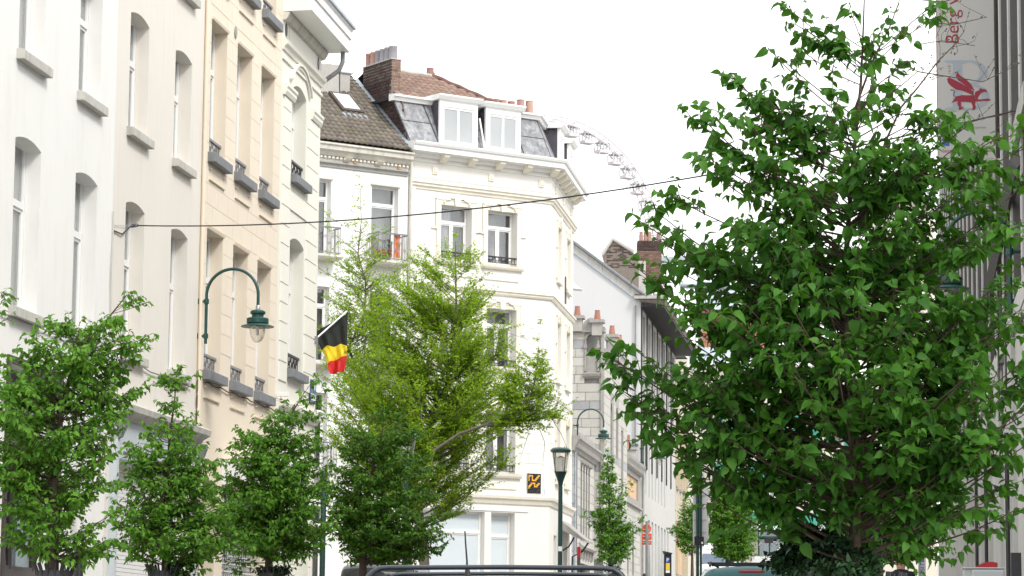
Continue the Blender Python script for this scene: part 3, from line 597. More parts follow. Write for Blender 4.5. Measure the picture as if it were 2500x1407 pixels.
def surround(a, c, p, q, sub=None, ears=True, key=True):
    t = MB(sub); d = -.06; w = .17
    t.box(a - w, a - .004, d, 0, p, q + .004); t.box(c + .004, c + w, d, 0, p, q + .004); t.box(a - w, c + w, d, 0, q + .006, q + w)
    if ears: t.box(a - w - .22, a - w - .004, d, 0, q - .86, q - .80); t.box(c + w + .004, c + w + .22, d, 0, q - .86, q - .80)
    t.box(a - w - .05, a - w - .002, d - .02, 0, q - .8, q + w + .05); t.box(c + w + .002, c + w + .05, d - .02, 0, q - .8, q + w + .05); t.box(a - w - .05, c + w + .05, d - .02, 0, q + w + .002, q + w + .05)
    t.build('window_surround', M['corner_trim'], rc)
    if key:
        m = (a + c) / 2; t = MB(sub); t.poly_y([(m - .09, q - .02), (m + .09, q - .02), (m + .13, q + .30), (m, q + .40), (m - .13, q + .30)], -.14, -.0)
        for sg in (-1, 1):
            for k in range(6): xx = m + sg * (.17 + k * .07); zz = q + .27 - .012 * k * k * .5 + .02 * math.sin(k * 2); r_ = .035; t.box(xx - r_, xx + r_, -.12, -.0, zz - r_, zz + r_)
        t.build('keystone', M['corner_trim'], rc)
for i, o in enumerate(opL[:6]):
    a, c, p, q = o[:4]
    window(rc, a, c, p, q, .28, 'double', q - .55, 'half' if i in (0, 3, 5) else 'side'); surround(a, c, p, q, ears=True)
    MB().extr_x([(-.1, p - .16), (-.14, p - .1), (-.16, p - .02), (.28, p + .02), (.28, p - .16)], a - .25, c + .25).build('sill', M['corner_trim'], rc)
    guard(rc, a + .01, c - .01, p + .03, p + .30, -.02, M['iron'], n=9)
    MB().box(a - .1, c + .1, -.045, 0, p - .55, p - .50).build('panel_moulding', M['corner_trim'], rc)
for i, o in enumerate(opR[:6]):
    a, c, p, q = o[:4]; window(rc, a, c, p, q, .3, 'double', q - .55, 'sheer', sub=SUBS); surround(a, c, p, q, SUBS, ears=False, key=True)
    sill(rc, a, c, p, M['corner_trim'], sub=SUBS)
lit = mat('dark_shutter', (.07, .07, .075), .6); MB(SUBS).box(4.2, 4.5, -.05, -.02, 14.6, 15.6).build('open_shutter', lit, rc)
w = window(rc, -5.3, -2.72, 3.9, 6.55, .22, 'single', 5.85, None, gm=M['frosted'], fw_=.08)
w = window(rc, -2.45, -1.46, 3.5, 6.55, .28, 'single', 5.75, 'sheer', fw_=.08, gm=M['frosted'])
MB().box(-5.6, -.9, -.035, 0, 6.6, 6.72).build('shop_fascia', M['shop_paint'], rc)
MB().box(-5.6, -.05, -.012, 0, 3.0, 6.2).build('shop_render', M['shop_paint'], rc) if False else None
window(rc, 1.4, 2.3, 3.6, 5.9, .28, 'single', 5.1, 'sheer', sub=SUBS); window(rc, 4.4, 5.6, 4.3, 5.8, .28, 'plain', sub=SUBS)
MB(SUBS).hexa([(2.9, -.9, 5.75), (6.3, -.9, 5.75), (6.3, 0, 6.2), (2.9, 0, 6.2), (2.9, -.9, 5.83), (6.3, -.9, 5.83), (6.3, 0, 6.55), (2.9, 0, 6.55)]).build('door_canopy', M['stone_trim'], rc)
MB(SUBS).tube([(3.1, -.1, 5.4), (3.1, -.35, 5.55), (3.1, -.55, 5.9)], .03, 6).build('canopy_bracket', M['iron'], rc)
MB(SUBS).tube([(6.2, -.75, 5.85), (6.25, -.5, 5.5), (6.3, -.12, 5.3), (6.3, -.1, 3)], .035, 6).build('downpipe', M['iron'], rc)
MB().tube([(-5.98, -.12, 18.6), (-5.98, -.12, 7)], .045, 8).build('downpipe', M['old_trim'], rc, True)
# mansard
def lerp(p, q, t): return tuple(p[i] + (q[i] - p[i]) * t for i in range(3))
def zpanel(b0, b1, t0, t1, nx, nz, sub=None, name='zinc_sheet'):
    core = MB(sub); core.add([b0, b1, t1, t0], [(0, 1, 2, 3)]); core.build('mansard_boarding', M['dark_slate'], rc)
    nrm = np.cross(np.array(b1) - np.array(b0), np.array(t0) - np.array(b0)); nrm /= np.linalg.norm(nrm)
    for i in range(nx):
        for j in range(nz):
            u0_, u1_, v0_, v1_ = i / nx + .006, (i + 1) / nx - .006, j / nz + .008, (j + 1) / nz - .008
            q = [lerp(lerp(b0, b1, u), lerp(t0, t1, u), v) for u, v in ((u0_, v0_), (u1_, v0_), (u1_, v1_), (u0_, v1_))]
            lo = [tuple(np.array(p) + nrm * .004) for p in q]; hi = [tuple(np.array(p) + nrm * (.02 + .01 * ((i + j) % 2))) for p in q]
            MB(sub).hexa(lo + hi).build(name, M['zinc'], rc)
ZB_, ZT = 19.24, 20.80; YB, YT = -.02, .62
zpanel((-6.0, YB, ZB_), (TM * .02, YB, ZB_), (-6.35, YT, ZT), (-.62 * TM, YT, ZT), 5, 2)
zpanel((-TM * .02, YB, ZB_), (7.0, YB, ZB_), (.62 * TM, YT, ZT), (7.0, YT, ZT), 6, 2, SUBS)
band([(YT + .15, ZT - .06), (YT - .14, ZT - .06), (YT - .18, ZT + .04), (YT - .26, ZT + .08), (YT - .26, ZT + .14), (YT + .15, ZT + .17)], 'upper_cornice', M['white_paint'], x0=-6.4)
# upper cornice band runs mitred at YT; fill roof deck
MB().add([(-6.35, YT + .1, ZT + .12), (-.3, YT + .1, ZT + .12), (3.6, 4.6, ZT + .12), (-.6, 8, ZT + .12), (-6.3, 8, ZT + .12)], [(0, 1, 2, 3, 4)]).build('roof_deck', M['lead'], rc)
def dormer(a, c, p, q, y0, y1, sub=None, side=M['dark_slate']):
    d = MB(sub); d.box(a, a + .13, y0, y0 + .1, p, q); d.box(c - .13, c, y0, y0 + .1, p, q); d.box(a + .13, c - .13, y0, y0 + .1, q - .22, q); d.box(a + .13, c - .13, y0, y0 + .1, p, p + .1)
    o = d.build('dormer', M['white_paint'], rc)
    for x in (a + .005, c - .025): MB(sub).box(x, x + .02, y0 + .1, y1, p, q - .05).build('dormer_cheek', side, o)
    MB(sub).extr_x([(y0 - .02, q), (y0 - .08, q + .02), (y0 - .14, q + .10), (y0 - .17, q + .14), (y0 - .17, q + .19), (y1, q + .21), (y1, q)], a - .12, c + .12).build('dormer_roof', M['white_paint'], o)
    w = MB(sub); m = (a + c) / 2; w.box(m - .05, m + .05, y0 + .03, y0 + .08, p + .1, q - .22); w.box(a + .13, a + .2, y0 + .03, y0 + .08, p + .1, q - .22); w.box(c - .2, c - .13, y0 + .03, y0 + .08, p + .1, q - .22)
    w.box(a + .2, m - .05, y0 + .03, y0 + .08, p + .1, p + .17); w.box(m + .05, c - .2, y0 + .03, y0 + .08, p + .1, p + .17); w.box(a + .2, m - .05, y0 + .03, y0 + .08, q - .3, q - .22); w.box(m + .05, c - .2, y0 + .03, y0 + .08, q - .3, q - .22)
    w.build('window_frame', M['white_paint'], o)
    for u, v in ((a + .2, m - .05), (m + .05, c - .2)): MB(sub).box(u, v, y0 + .05, y0 + .055, p + .17, q - .3).build('pane', M['dormer_glass'], o)
    return o
M['dormer_glass'] = mat('dormer_glass', (.36, .38, .39), .08, .1, .6, spec=.9)
dormer(-4.80, -3.22, 19.27, 20.86, -.05, 1.0); dormer(-2.87, -1.38, 19.27, 20.82, -.05, 1.0)
dormer(2.1, 3.4, 19.27, 20.8, -.05, 1.0, SUBS); dormer(5.2, 6.5, 19.27, 20.8, -.05, 1.0, SUBS)
MB().tube([(-3.08, .05, 20.4), (-2.98, -.16, 19.28)], .035, 6).build('downpipe', M['white_paint'], rc)
# red tiled upper roof, hipped
ridge = [(-5.8, 3.2, 22.4), (-3.1, 3.2, 22.42)]; ev = [(-5.9, .95, 21.0), (-1.0, 1.0, 21.0)]
MB().add([ev[0], ev[1], ridge[1], ridge[0], (1.6, 4.2, 21.0), (-5.9, 7, 21.0), (1, 7, 21.0)], [(0, 1, 2, 3), (1, 4, 6, 2), (3, 2, 6, 5)]).build('roof', M['tile_bed'], rc)
def tiles(root, p00, p10, p01, p11, nx, nz, m, name='roof_tile', hgt=.035, lim=300, sx=1.0, stag=0., kind='pan'):
    P = [np.array(p, float) for p in (p00, p10, p01, p11)]
    nr = np.cross(P[1] - P[0], P[2] - P[0]); nr /= np.linalg.norm(nr); zb = zbase(root)
    me = None; cnt = 0
    wx = np.linalg.norm(P[1] - P[0]) / nx; hz = np.linalg.norm(P[2] - P[0]) / nz
    t = MB(); N = 6
    pro = [(-.5 + k / N, (math.sin(k / N * math.pi) ** .7) if kind == 'pan' else (0.25 if 0 < k < N else .2)) for k in range(N + 1)]
    for v, zo in ((-.04, .02), (1.0, 0)): pass
    va = [(u * wx * 1.02, -.06 * hz, hgt * (.55 + h * .9)) for u, h in pro] + [(u * wx * 1.02, hz * 1.0, hgt * (.0 + h * .9)) for u, h in pro] + [(u * wx * 1.02, -.06 * hz, hgt * (.05 + h * .4)) for u, h in pro]
    fa = [(i, i + 1, i + N + 2, i + N + 1) for i in range(N)] + [(i + 2 * N + 2, i + 2 * N + 3, i + 1, i) for i in range(N)]
    me = bpy.data.meshes.new(name); me.from_pydata(va, [], fa); me.materials.append(m); me.shade_smooth()
    rest = MB()
    for j in range(nz):
        v = j / nz
        A0 = P[0] + (P[2] - P[0]) * v; A1 = P[1] + (P[3] - P[1]) * v; Ln = np.linalg.norm(A1 - A0); nn = int(Ln / wx)
        ex = (A1 - A0) / Ln; ey = np.cross(nr, ex)
        for i in range(nn):
            c = A0 + ex * ((i + .5 + (stag * (j % 2))) * wx)
            if cnt < lim:
                o = bpy.data.objects.new(name, me); COL.objects.link(o); o.parent = root
                mt_ = Matrix((( ex[0], ey[0], nr[0], c[0]), (ex[1], ey[1], nr[1], c[1]), (ex[2], ey[2], nr[2], c[2] - zb), (0, 0, 0, 1)))
                tw = random.uniform(-.012, .012); o.matrix_local = mt_ @ Matrix.Rotation(tw, 4, 'Z') @ Matrix.Rotation(random.uniform(-.015, .015), 4, 'X')
            else: rest.add([tuple(c + ex * x + ey * y + nr * z) for x, y, z in va], fa)
            cnt += 1
    if rest.v: tag(rest.build(name, m, root, True), kind='stuff')
    return cnt
nt_ = tiles(rc, ev[0], ev[1], ridge[0], ridge[1], 19, 9, M['red_tile'], hgt=.06, lim=170)
nt2 = tiles(rc, ev[1], (1.6, 4.2, 21.0), ridge[1], (-2.9, 3.4, 22.42), 12, 9, M['red_tile'], hgt=.06, lim=90)
MB().tube([(ridge[0][0], 3.2, 22.44)] + [lerp(ridge[0], ridge[1], t / 6)[:2] + (22.44 + .02 * (t % 2),) for t in range(1, 7)], .09, 8).build('ridge_tiles', M['cement'], rc)
MB().tube([lerp(ridge[1], ev[1], t / 9)[:2] + (lerp(ridge[1], ev[1], t / 9)[2] + .04 + .03 * (t % 2),) for t in range(10)], .09, 8).build('hip_tiles', M['brown_brick'], rc)
def pot(root, x, y, z, r, h, m, name='chimney_pot', top=.85):
    return MB().lathe([(r, z), (r * 1.02, z + h * .1), (r * top, z + h * .9), (r * top * 1.08, z + h * .93), (r * top * 1.08, z + h), (r * top * .8, z + h), (r * top * .75, z + h - .08)], (x, y), 14).build(name, m, root, True)
pot(rc, -3.05, 3.4, 22.42, .15, .36, M['pot']); pot(rc, -2.85, 3.6, 22.42, .13, .26, M['pot'])
# rear chimney with a row of pots
MB().box(-.1, .5, 2.9, 3.4, 20.9, 21.61).build('chimney', M['brown_brick'], rc, bevel=.05)
MB().box(-2.9, -.1, 3.1, 3.4, 20.9, 21.53).build('chimney', M['brown_brick'], rc)
for k, (px_) in enumerate((1196, 1213, 1230, 1250, 1273, 1294)):
    x, z = FC.uv(px_, 255, 3.2); pot(rc, x, 3.25, 21.52 if k < 4 else 21.6, .16, .42 if k < 4 else .46, M['pot'])
# party wall with bricks, raking lead flashing, big chimney
PX = -6.0
pw = [(.0, 19.25), (.55, 20.55), (.70, 20.72), (1.95, 21.15), (1.28, 21.3), (1.28, 22.2), (3.2, 22.2), (3.2, 18), (.0, 18)]
b = MB(); pts = [(.1, 18.9), (.28, 20.0), (.5, 20.75), (1.2, 20.95), (1.25, 21.6), (3.3, 21.7), (3.3, 18.9)]
b.add([(PX - .02, y, z) for y, z in pts] + [(PX + .03, y, z) for y, z in pts], [tuple(range(7)), tuple(range(13, 6, -1))] + [(i, i + 7, (i + 1) % 7 + 7, (i + 1) % 7) for i in range(7)])
b.build('party_wall', M['dark_mortar'], rc)
def bricks(root, m, plane, u0, u1, z0, z1, c0, c1, inside=None, lim=300, bl=.22, bh=.075, cnt=[0], off=.02, mm=None, name='brick'):
    """bricks on one face: plane 'x' (face normal to x at c0..c1, u runs along y) or 'y'"""
    z = z0; k = 0; rest = MB(); n = 0
    while z < z1 - .03:
        u = u0 - (bl / 2 if k % 2 else 0)
        while u < u1:
            a, c = max(u, u0), min(u + bl, u1); u += bl
            if c - a < .05: continue
            if inside and not inside((a + c) / 2, z + bh / 2): continue
            a += .010; c -= .010; e = random.uniform(-.006, .01); m_ = mm((a + c) / 2, z) if mm else m
            if plane == 'x': bx = (c0 - e, c1, a, c, z + .010, z + bh - .010)
            else: bx = (a, c, c0 - e, c1, z + .010, z + bh - .010)
            if n < lim: piece(root, name, m_, *bx, var=1 + n % 3)
            else: rest.box(*bx)
            n += 1
        z += bh; k += 1
    if rest.v: tag(rest.build(name, m, root), kind='stuff')
    return n
def roof5z(y): return 18.8 + (y + .3) * .80
bricks(rc, M['dark_brick'], 'x', .12, 3.2, 19.3, 21.65, PX - .045, PX - .015, lambda y, z: z > roof5z(y) - .02 and z < 20.72 + (.95 if y > 1.25 else .2 * y) and y > .12 + (z - 19) * .25, lim=150, bh=.105, bl=.25)
ch = thing('chimney_stack', 'tall weathered brick chimney with six clay pots on the party wall', 'chimney', (0, 0, 21.0), 0, None, True)
p0 = FC.w(PX, 1.28, 21.0); ch.location = p0; ch.rotation_euler = (0, 0, FC.ang); ZB[ch.name] = 21.0
# chimney local frame: x along facade, y back; origin at its near bottom corner
MB().box(.012, .40, .012, 1.93, 20.9, 22.36).build('stack', M['mortar'], ch)
bricks(ch, M['dark_brick'], 'x', 0, 1.94, 21.0, 22.38, 0, .03, lim=300, bh=.105, bl=.25, mm=lambda u, z: M['red_brick'] if z > 22.28 else M['dark_brick'])
bricks(ch, M['brown_brick'], 'y', .02, .40, 20.9, 22.38, 0, .03, lim=80, bh=.105, bl=.25)
MB().box(-.02, .43, -.02, 1.96, 22.38, 22.42).build('cap', M['cement'], ch)
for k in range(6):
    mm_ = [M['grey_pot'], M['grey_pot'], M['grey_pot'], M['grey_pot'], M['pot'], M['pot']][k]
    MB().lathe([(.15, 22.42), (.14, 22.42 + .4), (.155, 22.44 + .4), (.155, 22.50 + .4), (.12, 22.5 + .4), (.11, 22.4 + .38)], (.2, .22 + k * .32), 14).build('chimney_pot', mm_, ch, True)
# lighter mortared flank below the chimney, facing the street
MB().box(PX + .02, PX + .42, 1.29, 3.2, 20.97, 21.0).build('chimney_base', M['mortar'], rc)
bricks(rc, M['brown_brick'], 'y', PX + .0, PX + .42, 20.95, 21.0, 1.25, 1.3, lim=10)
MB().hexa([(PX - .1, .9, 20.93), (PX + .5, .9, 20.93), (PX + .5, 3.4, 21.75), (PX - .1, 3.4, 21.75), (PX - .1, .9, 20.98), (PX + .5, .9, 20.98), (PX + .5, 3.4, 21.82), (PX - .1, 3.4, 21.82)]) if False else None
fl = MB()
for k in range(9):
    ya, yb = -.25 + k * .42, -.25 + (k + 1) * .42 - .01; za, zb2 = roof5z(ya) + .05, roof5z(yb) + .05
    MB().hexa([(PX - .36, ya, za - .02), (PX - .02, ya, za + .10), (PX - .02, yb, zb2 + .10), (PX - .36, yb, zb2 - .02), (PX - .36, ya, za + .02), (PX - .02, ya, za + .14), (PX - .02, yb, zb2 + .14), (PX - .36, yb, zb2 + .02)]).build('lead_flashing', M['lead'], rc)
MB().hexa([(PX - .1, .6, 20.98), (PX + .05, .6, 20.98), (PX + .05, 1.25, 21.06), (PX - .1, 1.25, 21.06), (PX - .1, .6, 21.04), (PX + .05, .6, 21.04), (PX + .05, 1.25, 21.14), (PX - .1, 1.25, 21.14)]).build('coping', M['cement'], rc)
MB().box(-.95 - .03, -.95 + .65, -.022, -.0, 7.25, 8.02)
# mosaic tiles on the wall: generic abstract pattern
pm = thing('mosaic', 'square wall mosaic of black tiles with an abstract orange zigzag pattern', 'mosaic', FC.w(-.98, -.03, 7.27), FC.ang, None, True)
MB().box(0, .61, 0, .012, 7.27, 7.27 + .72).build('backing', M['white_paint'], pm)
pat = ["............", ".####....##.", ".#..#...##..", ".#..#..##...", ".#..####....", "............", "...####..##.", "..##..#.##..", ".##...###...", ".#..........", "............", "............", "............"]
for j, row in enumerate(pat):
    for i, ch_ in enumerate(row):
        piece(pm, 'tile', M['mosaic_orange'] if ch_ == '#' else M['mosaic_black'], .015 + i * .0485, .015 + i * .0485 + .044, -.008, 0, 7.27 + .695 - j * .0535 - .049, 7.27 + .695 - j * .0535)
sp = thing('street_sign', 'small pale blue street name plaque at the corner right of the mosaic', 'street sign', FC.w(-.22, -.03, 7.15), FC.ang, None, True)
MB().box(0, .16, 0, .015, 7.12, 7.46).build('plate', M['sky_print'], sp)
# ------------------------------------------------------------------ tiled-roof house beside it (x from -13 to -6)
r5 = thing('town_house', 'white house with a brown pantile roof, skylight and iron balconies left of the corner building', 'house', (*FC.w(-13, 0, 0)[:2], 3.0), FC.ang, None, True)
def X5(x): return x + 13.0
op5 = [(X5(a), X5(c), p, q, 0, .25) for a, c in ((-7.50, -6.42), (-10.1, -9.10), (-12.6, -11.6)) for p, q in ((14.95, 17.55), (11.3, 13.9), (7.7, 10.3), (3.6, 6.5))]
wall(r5, 0, 6.98, 2.4, 18.4, op5, M['white_render'], back=8)
for a, c, p, q, _, _2 in op5:
    top = p > 14; f = window(r5, a, c, p, q, .22, 'single', q - .62, 'side' if not top else 'side'); 
    if top: MB().extr_x([(-.02, q), (-.06, q + .02), (-.06, q + .07), (0, q + .08)], a - .05, c + .05).build('lintel', M['old_trim'], r5)
    if p > 7 and a > 2:
        MB().extr_x([(-.55, p - .16), (-.6, p - .1), (-.6, p - .02), (0, p - .0), (0, p - .2)], a - .15, c + .15).build('balcony_slab', M['old_trim'], r5)
        g_ = guard(r5, a - .1, c + .1, p, p + .93, -.52, M['grey_iron'], n=8, name='balcony_railing')
        b = MB()
        for x in (a - .1, c + .1):
            b = MB(); b.box(x - .012, x + .012, -.52, 0, p + .88, p + .92); b.box(x - .012, x + .012, -.52, 0, p + .03, p + .06)
            for k in range(5): b.box(x - .008, x + .008, -.5 + k * .1, -.485 + k * .1, p, p + .9)
            b.build('balcony_railing', M['grey_iron'], r5)
MB().extr_x([(0, 17.98), (-.05, 18.0), (-.06, 18.1), (-.14, 18.13), (-.14, 18.18), (0, 18.2)], .0, 6.92).build('string_moulding', M['stone_trim'], r5)
MB().extr_x([(0, 18.36), (-.12, 18.38), (-.2, 18.5), (-.34, 18.55), (-.36, 18.68), (-.42, 18.72), (-.42, 18.78), (0, 18.8)], -.0, 6.97).build('cornice', M['old_trim'], r5)
for k in range(44): 
    x = .1 + k * .156; piece(r5, 'dentil', M['corner_trim'], x, x + .085, -.14, 0, 18.29, 18.355)
for x in (5.6, 4.35, 1.9): MB().extr_x([(-.02, 18.2), (-.2, 18.3), (-.32, 18.36), (-.32, 18.37), (-.02, 18.37)], x, x + .2).build('corbel', M['corner_trim'], r5)
for x in (4.75, 6.5): MB().box(x, x + .13, -.08, 0, 18.22, 18.36).build('orange_terracotta_block', M['terracotta'], r5)
rf = MB().add([(0, -.3, 18.8), (6.97, -.3, 18.8), (6.97, 4.0, 22.24), (0, 4.0, 22.24), (0, 8, 18.8), (6.97, 8, 18.8)], [(0, 1, 2, 3), (3, 2, 5, 4)]).build('roof', M['tile_bed'], r5)
ntile = tiles(r5, (3.1, -.33, 18.86), (6.85, -.33, 18.86), (3.1, 3.9, 22.22), (6.85, 3.9, 22.22), 17, 20, M['tile'], hgt=.085, lim=300)
tiles(r5, (0.02, -.33, 18.86), (3.1, -.33, 18.86), (0.02, 3.9, 22.22), (3.1, 3.9, 22.22), 14, 20, M['tile'], hgt=.085, lim=0)
# skylight
def onroof(x, y, h): return (x, y - h * .62, roof5z(y) + h * .78)
def roofpx(px, py):
    d = ray(px, py); n_ = FC.y * -.8 + np.array([0, 0, 1.]); o_ = FC.o + np.array([0, 0, 18.8 + .24]); t = ((o_ - CAM) @ n_) / (d @ n_); q = CAM + d * t - FC.o
    return X5(q @ FC.x), q @ FC.y
a_, b_, c_ = roofpx(803, 238), roofpx(838, 283), roofpx(885, 285)
sx0, sx1, sy0, sy1 = b_[0] - .05, b_[0] + .80, (b_[1] + c_[1]) / 2, a_[1] + .05
sk = MB(); q = [onroof(x, y, h) for h in (.0, .22) for x, y in ((sx0, sy0), (sx1, sy0), (sx1, sy1), (sx0, sy1))]; sk.hexa(q); sko = sk.build('skylight', M['brown_wood'], r5)
m_ = .10; q = [onroof(x, y, h) for h in (.222, .235) for x, y in ((sx0 + m_, sy0 + m_), (sx1 - m_, sy0 + m_), (sx1 - m_, sy1 - m_), (sx0 + m_, sy1 - m_))]; MB().hexa(q).build('pane', M['frosted'], sko)
q = [onroof(x, y, h) for h in (.06, .13) for x, y in ((sx0 - .12, sy0 - .28), (sx1 + .12, sy0 - .28), (sx1 + .12, sy0 - .01), (sx0 - .12, sy0 - .01))]; MB().hexa(q).build('lead_apron', M['lead'], r5)
# cement chimney stubs near ridge
b = MB(); b.hexa([(X5(-8.75), 2.5, 20.6), (X5(-7.5), 2.3, 20.6), (X5(-7.5), 3.4, 20.6), (X5(-8.75), 3.4, 20.6), (X5(-8.75), 2.5, 22.1), (X5(-7.55), 2.3, 22.15), (X5(-7.55), 3.4, 22.15), (X5(-8.75), 3.4, 22.1)]); b.build('chimney', M['cement'], r5)
MB().tube([(X5(-8.8) + .3 * k, 2.75, 22.15 + .04 * math.sin(k * 2)) for k in range(5)], .09, 8).build('ridge_cap', M['cement'], r5)
MB().box(X5(-7.3), X5(-6.9), 2.6, 3.2, 21, 21.95).build('chimney', M['cement'], r5); MB().box(X5(-7.35), X5(-6.8), 2.55, 3.25, 21.95, 22.0).build('lead_cap', M['lead'], r5)
# hanging orange cloths and flowers on the balconies
for i, (x, z, c) in enumerate(((-6.75, 15.35, 'orange red cloth hanging on the upper balcony railing by the corner'), (-7.35, 14.98, 'orange flowers in a planter on the upper balcony'), (-7.1, 7.85, 'orange flower box on a balcony behind the ginkgo'))):
    o = thing('hanging_cloth' if i == 0 else 'flower_box', c, 'cloth' if i == 0 else 'flowers', FC.w(x, -.42, z), FC.ang)
    if i == 0:
        b = MB()
        for k in range(7): b.add([(-.12 + k * .04, -.06 + .03 * (k % 2), -.3), (-.08 + k * .04, -.06 + .03 * ((k + 1) % 2), -.3), (-.08 + k * .04, -.04 + .03 * ((k + 1) % 2), .55), (-.12 + k * .04, -.04 + .03 * (k % 2), .55)], [(0, 1, 2, 3)])
        b.build('fabric', mat('orange_fabric', (.70, .20, .06), .9, .5, 14, dirt=.8, dcol=(.75, .68, .6)), o); MB().box(-.3, -.18, -.02, 0, -.3, .25).build('dark_fabric', M['black_cloth'], o)
    else:
        MB().box(-.2, .3, -.08, .06, -.02, .12).build('planter', M['iron'], o); b = MB()
        for k in range(60): x_, y_, z_ = random.uniform(-.25, .35), random.uniform(-.15, .1), random.uniform(.1, .3); r_ = .03; b.add([(x_ - r_, y_, z_), (x_, y_ - r_, z_ + r_), (x_ + r_, y_, z_), (x_, y_ + r_, z_ - r_)], [(0, 1, 2, 3)])
        tag(b.build('blossom', M['orange_sign'], o), kind='stuff')
# ------------------------------------------------------------------ stone building further up the street (street frame, local x = metres past s = 104)
SF = Fr(-SN * 11.83, math.pi / 2 - A)
def sthing(name, label, s0, cat='building'): p = SF.w(s0, 0, 0); return thing(name, label, cat, (p[0], p[1], g(s0)), SF.ang, None, True)
S0 = 104.4; rs = sthing('stone_building', 'pale stone building with grey bands, arched niche tower and clay chimney pots', S0)
stone = lambda kk: M['grey_stone'] if kk % 7 == 3 else M['pale_stone']
o1 = [(3.0 + k * .95, 3.0 + k * .95 + .6, 6.1, 9.0, .2, .3) for k in range(4)] + [(2.6, 6.6, 3.6, 5.2, 0, .3)]
wall(rs, 0, 8.2, 2.8, 9.75, o1, M['stone_joint'], back=6)
courses(rs, 0, 8.2, 3.4, 9.4, o1, .36, .8, M['pale_stone'], proud=.012, gap=.02, limit=120, mats=stone, jit=.2)
for o in o1[:4]: window(rs, *o[:4], y=.26, kind='single', cur=None, fm=M['stone_trim']); MB().extr_x([(0, 9.05), (-.12, 9.08), (-.14, 9.15), (0, 9.2)], o[0] - .08, o[1] + .08).build('hood_moulding', M['stone_trim'], rs)
MB().extr_x([(0, 5.7), (-.2, 5.72), (-.25, 5.8), (-.1, 5.9), (0, 6.05)], 2.6, 7.0).build('sill', M['stone_trim'], rs)
for k in range(5): MB().extr_x([(0, 5.3), (-.12, 5.4), (-.14, 5.7), (0, 5.7)], 2.9 + k * .95, 3.05 + k * .95).build('corbel', M['stone_trim'], rs)
MB().extr_x([(0, 9.3), (-.1, 9.34), (-.14, 9.45), (-.3, 9.75), (-.34, 9.78), (-.34, 9.88), (0, 9.92)], -.3, 8.25).build('parapet_cornice', M['stone_trim'], rs)
for k in range(26): piece(rs, 'dentil', M['stone_trim'], k * .315, k * .315 + .16, -.26, -.1, 9.46, 9.62)
MB().box(0, 8.2, -.06, .12, 9.92, 10.2).build('parapet', M['stone_trim'], rs)
MB().tube([(.25, -.1, 9.3), (.25, -.1, 3.2)], .05, 6).build('downpipe', M['lead'], rs); MB().tube([(.7, -.1, 9.3), (.7, -.1, 5.5)], .05, 6).build('downpipe', M['grey_iron'], rs)
# tower: camera-facing face (perpendicular to the street) and street face
TX0, TX1 = 8.22, 18.4; TPR = -.38; TZ = 15.6
sub_f = (TX0, 5.2, -math.pi / 2)                # facing the camera: local x runs from the back to the street
o2 = [(4.86, 5.30, 13.15, 14.72, .20, .35)]
wall(rs, 0, 5.2 - TPR, 3, 14.9, o2, M['stone_joint'], sub=sub_f, shell=False)
courses(rs, 0, 5.2 - TPR, 5.5, 14.9, [(4.78, 5.38, 13.0, 14.85)], .36, .85, M['pale_stone'], proud=.012, gap=.02, limit=180, sub=sub_f, mats=stone, jit=.25)
b = MB(sub_f); N = 10
for k in range(N): 
    a0, a1 = math.pi * k / N, math.pi * (k + 1) / N; cx = 5.08
    b.poly_y([(cx + R * math.cos(t), 14.5 + R * math.sin(t)) for R, t in ((.23, a0), (.31, a0), (.31, a1), (.23, a1))], -.07, 0)
b.build('arch_moulding', M['stone_trim'], rs)
for x in (4.78, 5.31): MB(sub_f).box(x, x + .07, -.07, 0, 13.2, 14.48).build('colonnette', M['stone_trim'], rs); MB(sub_f).box(x - .03, x + .10, -.10, 0, 14.15, 14.3).build('capital', M['stone_trim'], rs)
MB(sub_f).extr_x([(0, 12.9), (-.12, 13.0), (-.16, 13.1), (0, 13.15)], 4.72, 5.44).build('sill', M['stone_trim'], rs)
MB(sub_f).box(4.86, 5.30, .1, .14, 13.15, 13.5).build('glazed_screen', M['frosted'], rs); MB(sub_f).box(4.8, 5.36, .5, .55, 13.0, 14.8).build('niche_back', M['pale_concrete'], rs)
MB(sub_f).box(5.46, 5.58, -.08, 0, 5.5, 14.9).build('corner_shaft', M['stone_trim'], rs)
b = MB(sub_f); top = [(3.4, 15.0), (4.5, 15.0), (4.6, 15.02)] + [(4.6 + .9 * k / 12, 15.04 + .36 * math.sin(math.pi * k / 12) ** 1.3) for k in range(13)] + [(5.62, 15.0)]
b.poly_y(top + [(5.62, 14.8), (3.4, 14.8)], -.14, .4); b.build('curved_gable', M['stone_trim'], rs)
def rloc(px, py, D): q = at(px, py, D) - np.array([rs.location[0], rs.location[1], 0]); return q @ SF.x, q @ SF.y, q[2]
def cpot(x, y, z, w=.62, h=.75, hp=.62):
    MB().box(x - w / 2, x + w / 2, y - w / 2, y + w / 2, z - .1, z + h).build('chimney', M['cement'], rs); MB().box(x - w / 2 - .09, x + w / 2 + .09, y - w / 2 - .09, y + w / 2 + .09, z + h, z + h + .13).build('chimney_cap', M['stone_trim'], rs)
    pot(rs, x, y, z + h + .13, .14, hp, M['orange_pot'], top=.72)
for px_, py_, D__ in ((1408, 770, 112.9), (1457, 780, 112.9), (1493, 816, 121), (1511, 838, 126)):
    x, y, z = rloc(px_, py_, D__); cpot(x + .25, y, z - .55, .42, .42, .40)
wall(rs, TX0, TX1, 3.2, 14.0, [(11.0, 11.8, 10.0, 12.2, .35), (13.4, 14.2, 10.0, 12.2, .35), (15.8, 16.5, 8.6, 11.4, 0), (11.0, 12.2, 4.6, 7.9, .4), (14.4, 15.6, 4.6, 7.9, .4)], M['stone_joint'], sub=(0, TPR, 0), back=5, depth=.2)
